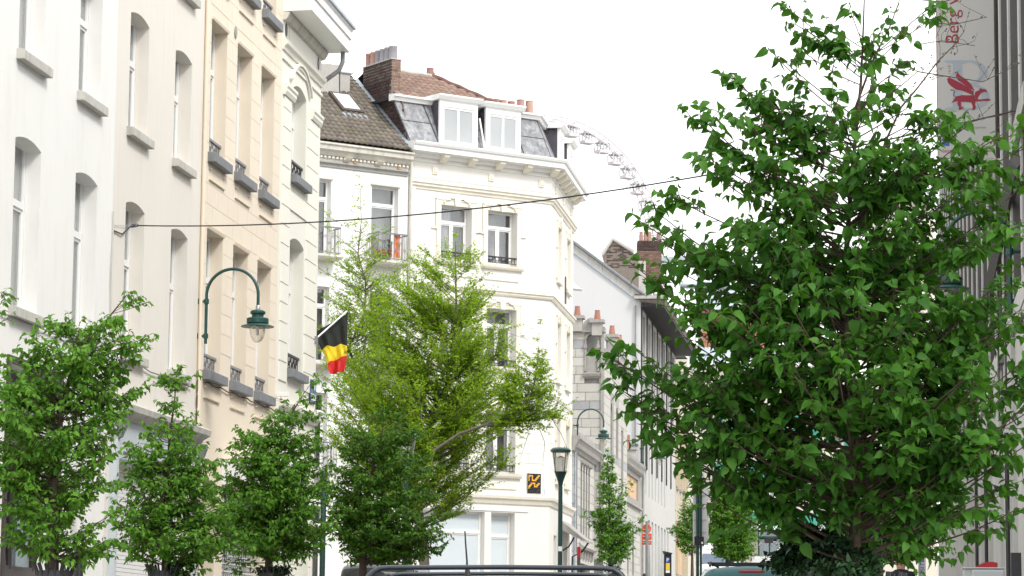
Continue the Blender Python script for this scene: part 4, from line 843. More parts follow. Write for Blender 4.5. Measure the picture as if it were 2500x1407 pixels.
courses(rs, TX0, TX1, 3.6, 13.8, [(10.8, 12.3, 9.9, 12.4), (13.2, 14.4, 9.9, 12.4), (15.6, 16.7, 8.5, 11.5), (10.9, 12.3, 4.5, 8.1), (14.3, 15.7, 4.5, 8.1)], .36, 1.2, M['pale_stone'], proud=.012, gap=.02, limit=150, sub=(0, TPR, 0), mats=stone, jit=.2)
for a, c, p, q in ((11.0, 11.8, 10.0, 12.2), (13.4, 14.2, 10.0, 12.2), (15.8, 16.5, 8.6, 11.4), (11.0, 12.2, 4.6, 7.9), (14.4, 15.6, 4.6, 7.9)): window(rs, a, c, p, q, y=.18 + TPR, kind='single', cur=None, fm=M['stone_trim'])
MB().extr_x([(TPR, 13.7), (TPR - .1, 13.75), (TPR - .3, 14.0), (TPR - .3, 14.1), (TPR, 14.15)], TX0 + .01, TX1 + .1).build('cornice', M['stone_trim'], rs)
for k in range(30): piece(rs, 'baluster', M['stone_trim'], 9.0 + k * .31, 9.0 + k * .31 + .12, TPR - .1, TPR, 14.15, 14.55)
MB().box(TX0 + .5, TX1, TPR - .14, TPR + .04, 14.55, 14.68).build('balustrade_rail', M['stone_trim'], rs)
wall(rs, 18.42, 20.9, 3.4, 13.1, [(19.2, 20.1, 5, 8, .2)], M['pale_concrete'], sub=(0, -.16, 0), back=5)
cpot(19.0, .6, 13.0, .5, .5, .5); cpot(20.6, .9, 12.6, .5, .5, .5)
wall(rs, 20.92, 29.3, 3.4, 10.6, [(22.4, 28.4, 9.0, 10.0, 0, .1), (22.6, 23.5, 5.4, 7.6, .3), (25.2, 26.1, 5.4, 7.6, .3), (22.6, 28.2, 4.3, 4.8)], M['stone_joint'], back=5)
courses(rs, 20.92, 29.3, 3.8, 8.6, [(22.4, 28.4, 9.0, 10.0), (22.6, 23.5, 5.4, 7.6), (25.2, 26.1, 5.4, 7.6), (22.5, 28.3, 4.2, 4.9)], .36, 1.0, M['pale_stone'], proud=.012, gap=.02, limit=90, mats=stone, jit=.2)
for a, c in ((22.6, 23.5), (25.2, 26.1)): window(rs, a, c, 5.4, 7.6, y=.2, kind='single', cur=None, fm=M['stone_trim'])
MB().box(22.4, 28.4, .09, .13, 9.0, 10.0).build('blind_panel', M['terracotta'], rs); MB().box(22.6, 28.2, .2, .25, 4.3, 4.8).build('basement_window', M['dark_glass'], rs)
MB().extr_x([(0, 10.2), (-.1, 10.25), (-.28, 10.6), (-.3, 10.72), (0, 10.76)], 20.9, 29.32).build('parapet_cornice', M['stone_trim'], rs)
for k in range(26): piece(rs, 'dentil', M['stone_trim'], 20.95 + k * .32, 21.11 + k * .32, -.22, -.06, 10.3, 10.44)
MB().extr_x([(0, 8.55), (-.14, 8.6), (-.14, 8.7), (0, 8.75)], 20.9, 29.3).build('string_course', M['stone_trim'], rs)
cpot(28.3, .5, 10.9, .7, .55, .6)
# ------------------------------------------------------------------ white gabled building with concrete fins
S7 = 133.9; r7 = sthing('office_building', 'tall pale building with blank gable, dark timber eaves and slender vertical window slots', S7)
o7 = [(2.6 + k * 1.95, 2.6 + k * 1.95 + .95, 9.55, 12.6, 0, .35) for k in range(7)] + [(4.6 + k * 2.0, 4.6 + k * 2.0 + 1.0, 4.9, 8.4, 0, .35) for k in range(7)] + [(1.2 + k * 3.1, 1.2 + k * 3.1 + 1.5, 13.6, 18.3, 0, .2) for k in range(7)]
wall(r7, .0, 22.4, 4, 18.9, o7, M['pale_concrete'], back=.5, shell=False)
for o in o7: MB().box(o[0] - .05, o[1] + .05, o[5] - .02, o[5] + .02, o[2] - .05, o[3] + .05).build('window', M['dark_glass'] if o[2] > 13 else M['frosted'], r7)
# blank gable faces the camera
b = MB(); gp = [(-.0, 4), (-.0, 18.82), (4.6, 22.3), (7.5, 22.3), (9.5, 20), (9.5, 4)]; b.add([(0, y, z) for y, z in gp] + [(22.4, y, z) for y, z in gp], [tuple(range(6))] + [(i, i + 6, (i + 1) % 6 + 6, (i + 1) % 6) for i in range(1, 5)]); b.build('gable_wall', M['gable_white'], r7)
def rk(y): return 18.82 + y * .757
for k in range(7):
    ya, yb = -.15 + k * .68, -.15 + (k + 1) * .68 - .012; b = MB(); b.hexa([(-.02, ya, rk(ya) - .03), (22.4, ya, rk(ya) - .03), (22.4, yb, rk(yb) - .03), (-.02, yb, rk(yb) - .03), (-.02, ya, rk(ya) + .34), (22.4, ya, rk(ya) + .34), (22.4, yb, rk(yb) + .34), (-.02, yb, rk(yb) + .34)]) if False else b.hexa([(-.06, ya, rk(ya) - .0), (.3, ya, rk(ya) - .0), (.3, yb, rk(yb) - .0), (-.06, yb, rk(yb) - .0), (-.06, ya, rk(ya) + .42 + .01 * (k % 2)), (.3, ya, rk(ya) + .42), (.3, yb, rk(yb) + .42), (-.06, yb, rk(yb) + .42 + .01 * (k % 2))]); b.build('raked_parapet', M['cement'], r7)
MB().hexa([(-.09, -.1, rk(-.1) - .1), (0, -.1, rk(-.1) - .1), (0, 4.6, rk(4.6) - .1), (-.09, 4.6, rk(4.6) - .1), (-.09, -.1, rk(-.1) - .005), (0, -.1, rk(-.1) - .005), (0, 4.6, rk(4.6) - .005), (-.09, 4.6, rk(4.6) - .005)]).build('lead_flashing', M['lead'], r7)
MB().tube([(-.1, -.2 + .68 * k, rk(-.2 + .68 * k) + .44) for k in range(8)], .08, 6).build('coping', M['bluestone'], r7)
ea = MB().hexa([(-.3, -1.2, 18.58), (22.4, -1.2, 18.58), (22.4, -.02, 18.75), (-.3, -.02, 18.75), (-.3, -1.2, 18.98), (22.4, -1.2, 18.98), (22.4, .3, 19.15), (-.3, .3, 19.15)]).build('eaves', M['brown_wood'], r7)
for k in range(18): MB().box(-.3, 22.4, -1.16 + k * .064, -1.13 + k * .064, 18.50, 18.60 + k * .012).build('soffit_board', M['iron'], ea)
MB().box(-.34, .0, -1.24, .3, 18.9, 19.05).build('fascia', M['cement'], r7)
for k in range(7): MB().box(.1 + k * 3.1, .42 + k * 3.1, -.06, 0, 10.8, 18.5).build('timber_post', M['iron'], r7)
MB().tube([(-.1, .25, 18.6), (-.1, .25, 11.9), (-.1, 1.2, 11.85), ], .04, 6).build('cable_duct', M['bluestone'], r7); MB().box(-.14, 0, .1, 3, 11.75, 11.85).build('ledge', M['bluestone'], r7)
MB().tube([(.15, -.12, 14), (.15, -.12, 4.6)], .07, 8).build('downpipe', M['stone_trim'], r7)
# roofscape behind the gable: brick gable, chimneys
def on(px, py, D): return at(px, py, D)
def block(name, label, cat, px0, px1, pyt, pyb, D, depth, m, roof=None):
    p = at((px0 + px1) / 2, pyb, D); a = at(px0, pyt, D); c = at(px1, pyt, D)
    return p, a, c
gh = thing('chimney_gable', 'weathered dark brick gable peak behind the sloping parapet', 'gable wall', at(1500, 640, 150), 0)
b = MB(); base = at(1500, 640, 150); sc = 150 / F_
pr = lambda x, y: ((x - 1500) * sc, (640 - y) * sc)
b.poly_y([pr(1475, 640), pr(1470, 622), pr(1496, 584), pr(1545, 612), pr(1560, 640), pr(1560, 720), pr(1475, 720)], 0, .5); b.build('wall', M['dark_mortar'], gh)
bricks(gh, M['dark_brick'], 'y', pr(1480, 0)[0], pr(1552, 0)[0], pr(0, 655)[1], pr(0, 588)[1], 0, .05, lambda u, z: z < pr(0, 588)[1] - abs(u - pr(1496, 0)[0]) * (.9 if u < pr(1496, 0)[0] else .55) - .05, lim=160, bl=.24, bh=.09)
b = MB(); b.tube([(pr(1470, 0)[0], -.05, pr(0, 622)[1]), (pr(1496, 0)[0], -.05, pr(0, 583)[1]), (pr(1548, 0)[0], -.05, pr(0, 614)[1])], .1, 6); b.build('coping', M['cement'], gh)
c2 = thing('chimney_stack', 'wide brick chimney with four tall pots behind the white gable', 'chimney', at(1600, 720, 155), 0); sc2 = 155 / F_
pr = lambda x, y: ((x - 1600) * sc2, (720 - y) * sc2)
b = MB(); b.box(pr(1555, 0)[0], pr(1615, 0)[0], .01, 1, pr(0, 700)[1], pr(0, 588)[1]); b.build('stack', M['dark_mortar'], c2)
bricks(c2, M['brown_brick'], 'y', pr(1555, 0)[0], pr(1615, 0)[0], pr(0, 690)[1], pr(0, 588)[1], -.02, .03, lim=200, bl=.26, bh=.10, mm=lambda u, z: M['dark_brick'] if z > pr(0, 615)[1] else M['brown_brick'])
for x in (1565, 1576, 1586, 1608): pot(c2, pr(x, 0)[0], .3, pr(0, 588)[1], .12, .6, M['pot'], top=.8)
b = MB(); b.box(pr(1522, 0)[0], pr(1575, 0)[0], -.6, 1.0, pr(0, 720)[1], pr(0, 640)[1]); b.build('rendered_flank', M['cement'], c2)
dk = tag(MB().box(0, 7, 0, .5, 0, .32).build('ventilation_duct', M['lead']), 'long blue-grey roof duct beyond the white gable, seen through leaves', 'duct'); dk.location = at(1612, 640, 160)
dk = tag(MB().tube([(0, 0, 0), (6, 1, -.05)], .22, 10).build('ventilation_duct', M['lead'], None, True), 'round grey roof pipe below the long duct, seen through leaves', 'duct'); dk.location = at(1660, 695, 158)
gb2 = tag(MB().hexa([(0, 0, 0), (.36, 0, -.04), (.36, .6, -.04), (0, .6, 0), (0, .0, .02), (.36, 0, -.01), (.30, .5, .05), (0, .6, .34)]).build('awning', M['white_cloth']), 'small white projecting awning at the far end of the corner building', 'awning'); gb2.location = at(1398, 704, 105.0)
# ------------------------------------------------------------------ more houses up the left side
def simple_house(name, label, s0, s1, z1, m, rows, n, wd, off=0., cat='house', fm=None, cur='sheer', shutters=False):
    rr = sthing(name, label, s0, cat); w_ = s1 - s0 - .01
    ops = []
    for p, q in rows:
        for k in range(n): c = (k + .5) * w_ / n; ops.append((c - wd / 2, c + wd / 2, p, q, 0, .2))
    wall(rr, 0, w_, g(s0) - .6, z1, ops, m, sub=(0, off, 0), back=6)
    for o in ops:
        window(rr, *o[:4], y=.17 + off, kind='single', cur=cur, fm=fm)
        if shutters:
            for xa, xb in ((o[0] - .42, o[0] - .04), (o[1] + .04, o[1] + .42)):
                b = MB(); b.box(xa, xb, off - .02, off - .005, o[2], o[3])
                for k in range(int((o[3] - o[2]) / .12)): b.box(xa, xb, off - .06, off - .021, o[2] + .12 * k, o[2] + .12 * k + .08)
                b.build('louvred_shutter', M['shutter_beige'], rr)
        sill(rr, o[0], o[1], o[2], M['stone_trim'], sub=(0, off, 0))
    MB().extr_x([(off, z1 - .5), (off - .1, z1 - .45), (off - .4, z1 - .15), (off - .45, z1), (off, z1 + .05)], 0, w_).build('cornice', M['white_paint'], rr)
    MB().hexa([(0, off, z1 + .05), (w_, off, z1 + .05), (w_, 6, z1 + .05), (0, 6, z1 + .05), (0, 2.5, z1 + 2.2), (w_, 2.5, z1 + 2.2), (w_, 3.2, z1 + 2.2), (0, 3.2, z1 + 2.2)]).build('roof', M['tile_bed'], rr)
    return rr
h = simple_house('town_house', 'beige house with louvred shutters and brown ground floor past the pale building', 156.4, 166, 17.6, M['beige'], ((6.3, 9.2), (11.2, 14.6)), 4, 1.0, shutters=True)
MB().box(.8, 8.8, -.03, 0, 5.2, 6.0).build('shop_fascia', M['brown_wood'], h); MB().box(1.5, 4.5, -.04, 0, 5.3, 9.2).build('garage_door', M['terracotta'], h)
simple_house('town_house', 'cream house with a heavy stone cornice glimpsed between the big leaves', 166, 176, 19.4, M['far_cream'], ((8.2, 10.6), (12.3, 15), (16.0, 18.3)), 4, 1.0)
simple_house('town_house', 'narrow cream house with dark window frames further along the rising street', 176, 189, 18.2, M['far_cream'], ((8.8, 11.0), (12.6, 15)), 4, 1.1, fm=M['iron'], cur=None)
bh = thing('brick_house', 'upper part of a red brick house rising behind the cream houses', 'house', at(1735, 830, 200)[0:3], 0); sc3 = 200 / F_
MB().box(-.6, 4.6, .02, 5, -12, 2.2).build('wall', M['mortar'], bh); bricks(bh, M['red_brick'], 'y', -.6, 4.6, -1.5, 2.1, 0, .04, lim=280, bl=.34, bh=.14)
MB().hexa([(-.8, -.2, 2.2), (4.8, -.2, 2.2), (4.8, 5, 2.2), (-.8, 5, 2.2), (-.8, 2, 4.2), (4.8, 2, 4.2), (4.8, 3, 4.2), (-.8, 3, 4.2)]).build('roof', M['lead'], bh)
# ------------------------------------------------------------------ end of the street: cafe building facing the camera
ED = 195.; ep = at(1690, 1400, ED); re = thing('cafe_building', 'cream building closing the street with a green shop front and lettered window', 'building', (ep[0], ep[1], g(ED) - .1), -.0, None, True)
sE = ED / F_; EX_ = lambda px: (px - 1690) * sE
def EZ(py): return at(1690, py, ED)[2]
wins = [(EX_(1720), EX_(1738), EZ(1040), EZ(1000)), (EX_(1720), EX_(1738), EZ(1085), EZ(1052))]
oE = []
for k in range(5):
    for a_, b_ in ((1090, 1000), (1215, 1125)):
        oE.append((EX_(1720 + 78 * k), EX_(1748 + 78 * k), EZ(a_), EZ(b_), 0, .15))
oE.append((EX_(1850), EX_(2010), EZ(1392), EZ(1290), 0, .2))
wall(re, 0, EX_(2100), g(ED) - 2, EZ(890), oE, M['far_cream'], back=6)
for o in oE[:-1]: 
    window(re, *o[:4], y=.12, kind='single', cur='side', fm=M['white_paint']); 
    for xx in (o[0] - .5, o[1] + .05): MB().box(xx, xx + .45, -.05, -.01, o[2], o[3]).build('shutter', M['green_awning'], re)
o = oE[-1]; sw = window(re, *o[:4], y=.15, kind='double', zt=EZ(1312), cur=None, fm=M['dark_green'], gm=M['shop_glass'])
MB().box(EX_(1790), EX_(2050), -.05, -.005, EZ(1260), EZ(1250)).build('shop_fascia', M['green_awning'], re)
aw = MB().hexa([(EX_(1800), -1.5, EZ(1281)), (EX_(2040), -1.5, EZ(1281)), (EX_(2040), -.02, EZ(1262)), (EX_(1800), -.02, EZ(1262)), (EX_(1800), -1.5, EZ(1279)), (EX_(2040), -1.5, EZ(1279)), (EX_(2040), -.02, EZ(1259)), (EX_(1800), -.02, EZ(1259))]).build('awning', M['green_awning'], re)
for j in range(3):
    for k in range(66):
        x = EX_(1800) + k * .105
        piece(re, 'valance_check', M['white_cloth'] if (k + j) % 2 else M['green_awning'], x, x + .103, -1.52, -1.5, EZ(1281) - .13 * (j + 1), EZ(1281) - .13 * j - .002)
fp = at(1853, 1330, ED); text(re, 'lettering', 'AU COIN VERT', .52, M['white_paint'], (EX_(1851), -.03, EZ(1331)), (math.pi / 2, 0, 0))
MB().box(EX_(1849), EX_(2010), -.02, .1, EZ(1311), EZ(1308)).build('green_rail', M['green_awning'], re)
MB().extr_x([(0, EZ(905)), (-.2, EZ(900)), (-.5, EZ(892)), (-.5, EZ(885)), (0, EZ(884))], 0, EX_(2100)).build('cornice', M['white_paint'], re)
MB().hexa([(0, 0, EZ(884)), (EX_(2100), 0, EZ(884)), (EX_(2100), 6, EZ(884)), (0, 6, EZ(884)), (0, 2, EZ(840)), (EX_(2100), 2, EZ(840)), (EX_(2100), 3, EZ(840)), (0, 3, EZ(840))]).build('roof', M['lead'], re)
# far white houses right of the trunk
ED2 = 170.; q0 = at(2150, 1400, ED2); rw = thing('far_house', 'white ornate house seen through gaps right of the big tree trunk', 'house', (q0[0], q0[1], g(ED2)), 0, None, True)
s2 = ED2 / F_; X2 = lambda px: (px - 2150) * s2; Z2 = lambda py: at(2150, py, ED2)[2]
o8 = [(X2(2175 + 36 * k), X2(2190 + 36 * k), Z2(b_), Z2(a_), 0, .15) for k in range(3) for a_, b_ in ((520, 560), (600, 650), (760, 830), (900, 980), (1060, 1140))]
wall(rw, 0, X2(2288), g(ED2) - 1, Z2(492), o8, M['far_cream'], back=6)
for o in o8: window(rw, *o[:4], y=.12, kind='double', cur='side')
MB().extr_x([(0, Z2(505)), (-.3, Z2(498)), (-.4, Z2(490)), (0, Z2(488))], 0, X2(2288)).build('cornice', M['old_trim'], rw)
fl2 = thing('hanging_flag', 'blue and yellow flag hanging from the white house behind the leaves', 'flag', at(2225, 700, 120), 0)
MB().poly_y([(0, 0), (.42, .02), (.5, -.5), (.1, -.55)], 0, .02).build('blue_cloth', M['blue'], fl2); MB().poly_y([(-.55, .1), (-.02, 0), (0, -.35), (-.3, -.3), (-.5, -.25)], 0, .02).build('yellow_cloth', M['yellow'], fl2); MB().tube([(.2, .03, -.6), (.0, .2, .4)], .02, 6).build('pole', M['steel'], fl2)
# ------------------------------------------------------------------ concrete office building on the right
RX = 1.8; RF = Fr(SN * RX + SU * 36., -math.pi / 2 - A + math.pi * 0)
RF = Fr(SN * RX + SU * 92., math.pi * 1.5 - A)     # local x runs towards the camera
def RS(s): return 92. - s
rr_ = thing('concrete_building', 'concrete office building with light vertical fins and dark panels on the right', 'building', (RF.o[0], RF.o[1], g(60)), RF.ang, None, True)
wall(rr_, 0, 66, -.2, 6.3, [], M['concrete'], back=9); MB().box(0, 66, .35, 9, 6.3, 16.6).build('upper_wall', M['dark_panel'], rr_)
MB().box(0, 66, -.12, .35, 6.0, 6.3).build('spandrel_beam', M['concrete'], rr_)
for k in range(21):
    s = 32.6 + 2.95 * k; x = RS(s); f_ = MB().box(x - .2, x + .2, -.05, .36, 6.3, 16.7).build('fin', M['dark_panel'], rr_); MB().box(x - .2, x + .2, -.075, -.05, 6.3, 16.7).build('fin_face', M['pale_concrete'], f_)
for k in range(28):                             # board-marked panels at pavement level
    s = 28 + 2.2 * k; x = RS(s)
    MB().box(x - .95, x + .95, -.07 - .05 * (k % 2), 0, .4, 5.95).build('concrete_panel', M['pale_concrete'] if k % 2 else M['concrete'], rr_)
for k in range(20): 
    s = 56 + 2.2 * k * .8; x = RS(s); MB().box(x - .12, x + .12, -.2, -.0, .6, 6.0).build('rib', M['pale_concrete'], rr_)
MB().hexa([(RS(44), -.35, 9.6), (RS(46.5), -.35, 9.6), (RS(46.5), 0, 9.6), (RS(44), 0, 9.6), (RS(42.6), -.35, 10.2), (RS(41), -.35, 10.2), (RS(41), 0, 10.2), (RS(42.6), 0, 10.2)]) if False else None
def ruv(px, py, off): q = RF.uv(px, py, off); return (q[0], off, q[1])
MB().tube([ruv(2482, 392, -.12), ruv(2462, 480, -.12), ruv(2440, 600, -.12), ruv(2418, 700, -.12), ruv(2386, 830, -.12), ruv(2362, 930, -.12)], .10, 4).build('raking_strut', M['dark_panel'], rr_)
for s in (39.5, 42.0): MB().box(RS(s) - .18, RS(s) + .18, -.14, -.12, 5.2, 7.4).build('window_slot', M['black'], rr_)
qa, qb = ruv(2464, 396, -.14), ruv(2500, 352, -.14); MB().box(qa[0], qb[0], -.14, -.08, qa[2], qa[2] + .28).build('service_box', M['cement'], rr_)
MB().box(RS(37.3), RS(37.3) + .3, -.2, -.07, 2.35, 3.0).build('letter_slot_box', M['iron'], rr_); MB().box(RS(37.9), RS(37.9) + .18, -.16, -.07, 2.1, 2.3).build('switch_box', M['iron'], rr_)
for s, z in ((38.6, 2.9), (47, 3.5), (52, 4.2)): MB().tube([(RS(s), -.17, 1.2), (RS(s), -.17, z + 1.8)], .035, 6).build('downpipe', M['iron'], rr_)
# banner, perpendicular to the wall
BS = 44.0; bo = street(BS, RX - .02)
bn = thing('banner', 'tall pale vertical banner with red winged griffin and red lettering', 'banner', (bo[0], bo[1], 9.0), -A, None, True)
BF = Fr(street(BS, RX - .02), -A)
bx0, bzb = BF.uv(2290, 393); bx1, _ = BF.uv(2436, 393)
MB().box(bx0, bx1 - .03, -.006, .006, bzb + .03, 15.2).build('cloth', M['banner'], bn)
MB().tube([(bx0 - .02, 0, bzb), (bx1 + .1, 0, bzb)], .025, 8).build('rail', M['old_trim'], bn); MB().tube([(bx0 - .02, 0, 15.2), (bx1 + .1, 0, 15.2)], .025, 8).build('rail', M['steel'], bn)
MB().box(bx1 - .03, bx1, -.01, .01, bzb, 15.2).build('edge_strip', M['brown_wood'], bn); MB().box(bx0 - .008, bx0, -.01, .01, bzb, 15.2).build('edge_strip', M['banner_red'], bn)
def bpt(px, py): return BF.uv(px, py)
def bpoly(name, pts, m, y=-.009):
    b = MB(); P = [bpt(*p) for p in pts]; b.poly_y(P, y, -.0062 if y > -.0095 else -.0092); return b.build(name, m, bn)
z5 = lambda pts: [(2150 + x / 2.814, y / 2.814) for x, y in pts]
# large grey serif B (stem with serifs, two bowls)
def bowl(cx, cy, rx_, ry_, wx, wy, n=16):
    o_ = [(cx + rx_ * math.sin(math.pi * k / n), cy - ry_ * math.cos(math.pi * k / n)) for k in range(n + 1)]
    i_ = [(cx + (rx_ - wx) * math.sin(math.pi * k / n), cy - (ry_ - wy) * math.cos(math.pi * k / n)) for k in range(n, -1, -1)]
    return z5(o_ + i_)
bpoly('letter_stem', z5([(440, 415), (610, 415), (610, 430), (560, 440), (560, 738), (640, 745), (640, 758), (440, 758), (440, 745), (495, 735), (495, 440), (440, 428)]), M['banner_grey'])
bpoly('letter_bowl', bowl(610, 500, 125, 86, 55, 18), M['banner_grey'], -.0088); bpoly('letter_bowl', bowl(625, 668, 122, 90, 55, 18), M['banner_grey'], -.0084)
# griffin silhouette
gr_body = [(500, 662), (560, 660), (620, 668), (632, 690), (624, 720), (640, 745), (628, 757), (650, 755), (652, 735), (648, 712), (655, 697), (700, 700), (735, 690), (752, 688), (735, 680), (690, 685), (662, 686), (668, 665), (680, 648), (700, 636), (722, 632), (733, 632), (725, 615), (705, 612), (685, 608), (680, 618), (655, 628), (640, 640), (620, 656), (560, 640)]
bpoly('griffin_body', z5([(485, 710), (500, 690), (515, 665), (560, 655), (600, 657), (645, 655), (650, 632), (675, 622), (685, 607), (695, 612), (722, 616), (735, 636), (715, 632), (690, 640), (672, 662), (665, 685), (700, 684), (738, 678), (757, 688), (745, 695), (700, 695), (665, 699), (652, 698), (648, 720), (655, 742), (640, 758), (626, 755), (634, 738), (622, 705), (590, 702), (552, 700), (552, 725), (563, 752), (535, 757), (538, 740), (526, 715), (530, 698), (510, 700)]), M['banner_red'], -.012)
bpoly('griffin_wing', z5([(455, 545), (470, 532), (560, 578), (640, 630), (632, 655), (560, 625), (520, 618), (480, 590), (462, 570)]), M['banner_red'], -.0124)
bpoly('griffin_wing', z5([(515, 520), (530, 498), (545, 520), (585, 545), (620, 580), (645, 625), (600, 605), (560, 572), (530, 552)]), M['banner_red'], -.0128)
tl = MB(); tl.tube([(*[bpt(*z5([p])[0])[0:1]][0], -.008, bpt(*z5([p])[0])[1]) for p in ((512, 668), (498, 650), (510, 630), (495, 620), (478, 620))], .006, 4); tl.build('griffin_tail', M['black'], bn)
x_, z_ = bpt(2341, 108); text(bn, 'lettering', 'Berg van Barmhartigheid', .30, M['banner_red'], (x_, -.007, z_), (math.pi / 2, -math.pi / 2, 0), ext=.001)
x_, z_ = bpt(2322, 182); text(bn, 'lettering', '1618', .075, M['grey_print'], (x_, -.007, z_), (math.pi / 2, -math.pi / 2, 0), ext=.001)
x_, z_ = bpt(2320, 361); text(bn, 'lettering', 'facebook.com/', .083, M['grey_print'], (x_ + .06, -.007, z_), (math.pi / 2, 0, 0), ext=.001)
x_, z_ = bpt(2301, 373); text(bn, 'lettering', 'bergvanbarmhartigheid', .083, M['banner_red'], (x_, -.007, z_), (math.pi / 2, 0, 0), ext=.001)
bpoly('blue_square', [(2301, 338), (2318, 338), (2318, 357), (2301, 357)], M['banner_blue']); x_, z_ = bpt(2340, 315); text(bn, 'lettering', 'www.bergvanbarmhartigheid.be', .045, M['grey_print'], (x_ - .15, -.007, z_), (math.pi / 2, 0, 0), ext=.001)
# ------------------------------------------------------------------ wall lamps on swan-neck pipes
def wall_lamp(label, frame, s, ztop, R, k=1.0, side=-1):
    """frame wall plane at y=0; pipe rises at y=-.1 and arcs outwards"""
    o = thing('wall_lamp', label, 'street lamp', frame.w(s, 0, ztop), frame.ang, 'green swan-neck lamps fixed to facades')
    y0 = -.16 * k; zc = -R
    path = [(0, y0, -R - .95 * k), (0, y0, zc)] + [(0, y0 - R + R * math.cos(t), zc + R * math.sin(t)) for t in np.linspace(.1, math.pi, 22)] + [(0, y0 - 2 * R, zc - .2 * k)]
    MB().tube(path, .031 * k, 10).build('pipe', M['lamp_green'], o, True)
    for z in (-R - .12 * k, -R - .8 * k):
        b = MB(); b.tube([(0, 0, z), (0, y0, z)], .025 * k, 8); b.lathe([(.05 * k, z - .045 * k), (.05 * k, z + .045 * k)], (0, y0), 12); b.box(-.05 * k, .05 * k, -.015, 0, z - .05, z + .05); b.build('bracket', M['lamp_green'], o)
    c = (0, y0 - 2 * R); z = zc - .2 * k
    MB().lathe([(.03 * k, z + .0), (.045 * k, z - .02 * k), (.045 * k, z - .1 * k), (.02 * k, z - .1 * k)], c, 10).build('joint', M['steel'], o, True)
    P = lambda l: [(r * k, z + h * k) for r, h in l]
    MB().lathe(P([(.02, -.09), (.11, -.1), (.145, -.125), (.15, -.15), (.145, -.17), (.115, -.19), (.115, -.225), (.14, -.25), (.20, -.255), (.215, -.27), (.215, -.355), (.20, -.37), (.235, -.385), (.315, -.41), (.325, -.425), (.315, -.432), (.2, -.41), (.02, -.40)]), c, 28).build('lantern_hood', M['lamp_green'], o, True)
    MB().lathe(P([(.158, -.42), (.160, -.46), (.150, -.54), (.125, -.63), (.085, -.70), (.04, -.735), (.001, -.74)]), c, 24).build('glass_globe', M['globe'], o, True)
    MB().lathe(P([(.02, -.41), (.028, -.45), (.028, -.58), (.01, -.6)]), c, 10).build('bulb', M['sticker'], o, True)
    return o
x, z = LF.uv(492, 720); wall_lamp('large green swan-neck lamp in front of the peach house', LF, 52.47, LF.uv(560, 650, -.7)[1], .515)
wall_lamp('green swan-neck lamp on the stone tower beyond the corner building', SF, 104.9 + .0, SF.uv(1430, 987, -.7)[1], .50)
wall_lamp('smallest green swan-neck lamp on the pale building by its window slots', SF, 133.6, SF.uv(1585, 1056, -.7)[1], .42)
RFc = RF; x, z = RF.uv(2495, 560); wall_lamp('green swan-neck lamp on the concrete building, half hidden by leaves', RF, RS(37.0), RF.uv(2410, 472, -.5)[1], .42)
# ------------------------------------------------------------------ overhead cable across the street
pa = LF.w(*[LF.uv(322, 551)[0], -.05, LF.uv(322, 551)[1]]); pb = RF.w(RF.uv(2500, 297)[0] + .8, 0, RF.uv(2500, 297)[1] + .02)
N = 40; pts = [pa + (pb - pa) * t + np.array([0, 0, -.44 * 4 * t * (1 - t)]) for t in np.linspace(0, 1, N + 1)]
oc = thing('overhead_cable', 'thin dark cable spanning the street from the cream house to the concrete wall', 'cable', pa, 0)
loc = lambda P: [tuple(np.array(p) - pa) for p in P]
MB().tube(loc(pts), .011, 6, False).build('wire', M['black_rubber'], oc); wa = LF.w(46.35, -.02, LF.uv(280, 552)[1])
MB().tube(loc([pa, (pa + wa) / 2, wa]), .005, 5).build('stay', M['steel'], oc); MB().tube(loc([pa, pa + (wa - pa) * .25 + np.array([0, 0, -.03]), pa + (wa - pa) * .6 + np.array([0, 0, -.16]), wa + np.array([0, 0, -.1])]), .014, 6).build('lead_in', M['black_rubber'], oc)
MB().tube(loc([pa - (pb - pa) * .004, pa + (pb - pa) * .004]), .035, 8).build('clamp', M['grey_iron'], oc)
# ------------------------------------------------------------------ belgian flag on house 4
fx = LF.w(63.5, 0, LF.uv(752, 822)[1]); fo = thing('flag', 'black yellow and red vertical striped flag on a white pole at the ivory house corner', 'flag', fx, LF.ang)
ptip = at(847, 760, 65.2) - fx; ra = -LF.ang; ptip = np.array([ptip[0] * math.cos(ra) - ptip[1] * math.sin(ra), ptip[0] * math.sin(ra) + ptip[1] * math.cos(ra), ptip[2]])
MB().tube([(0, -.02, 0), tuple(ptip)], .02, 8).build('pole', M['white_paint'], fo, True); MB().lathe([(.08, -.08), (.08, .08)], (0, -.02), 10).build('mount', M['grey_iron'], fo)
def fpt(px, py, dy=0): 
    q = at(px, py, 65.2) - fx; return (q[0] * math.cos(ra) - q[1] * math.sin(ra) + dy, q[0] * math.sin(ra) + q[1] * math.cos(ra), q[2])
rowsF = [[(765, 815), (787, 800), (808, 790), (828, 779), (849, 764)], [(778, 840), (795, 830), (812, 822), (830, 815), (849, 816)], [(788, 862), (800, 850), (815, 858), (832, 850), (848, 858)], [(797, 884), (808, 875), (820, 872), (833, 866), (846, 860)], [(803, 900), (812, 893), (822, 890), (834, 886), (844, 882)], [(808, 914), (815, 913), (823, 911), (832, 909), (839, 906)]]
NS = 24
def fgrid(u, v):
    def ip(row, u): i = min(int(u * 4), 3); f = u * 4 - i; return np.array(row[i]) * (1 - f) + np.array(row[i + 1]) * f
    j = min(int(v * 5), 4); f = v * 5 - j; p = ip(rowsF[j], u) * (1 - f) + ip(rowsF[j + 1], u) * f
    return fpt(p[0], p[1], .08 * math.sin(u * 10 + v * 5) * (.3 + v) + .02 * math.sin(u * 21 - v * 9))
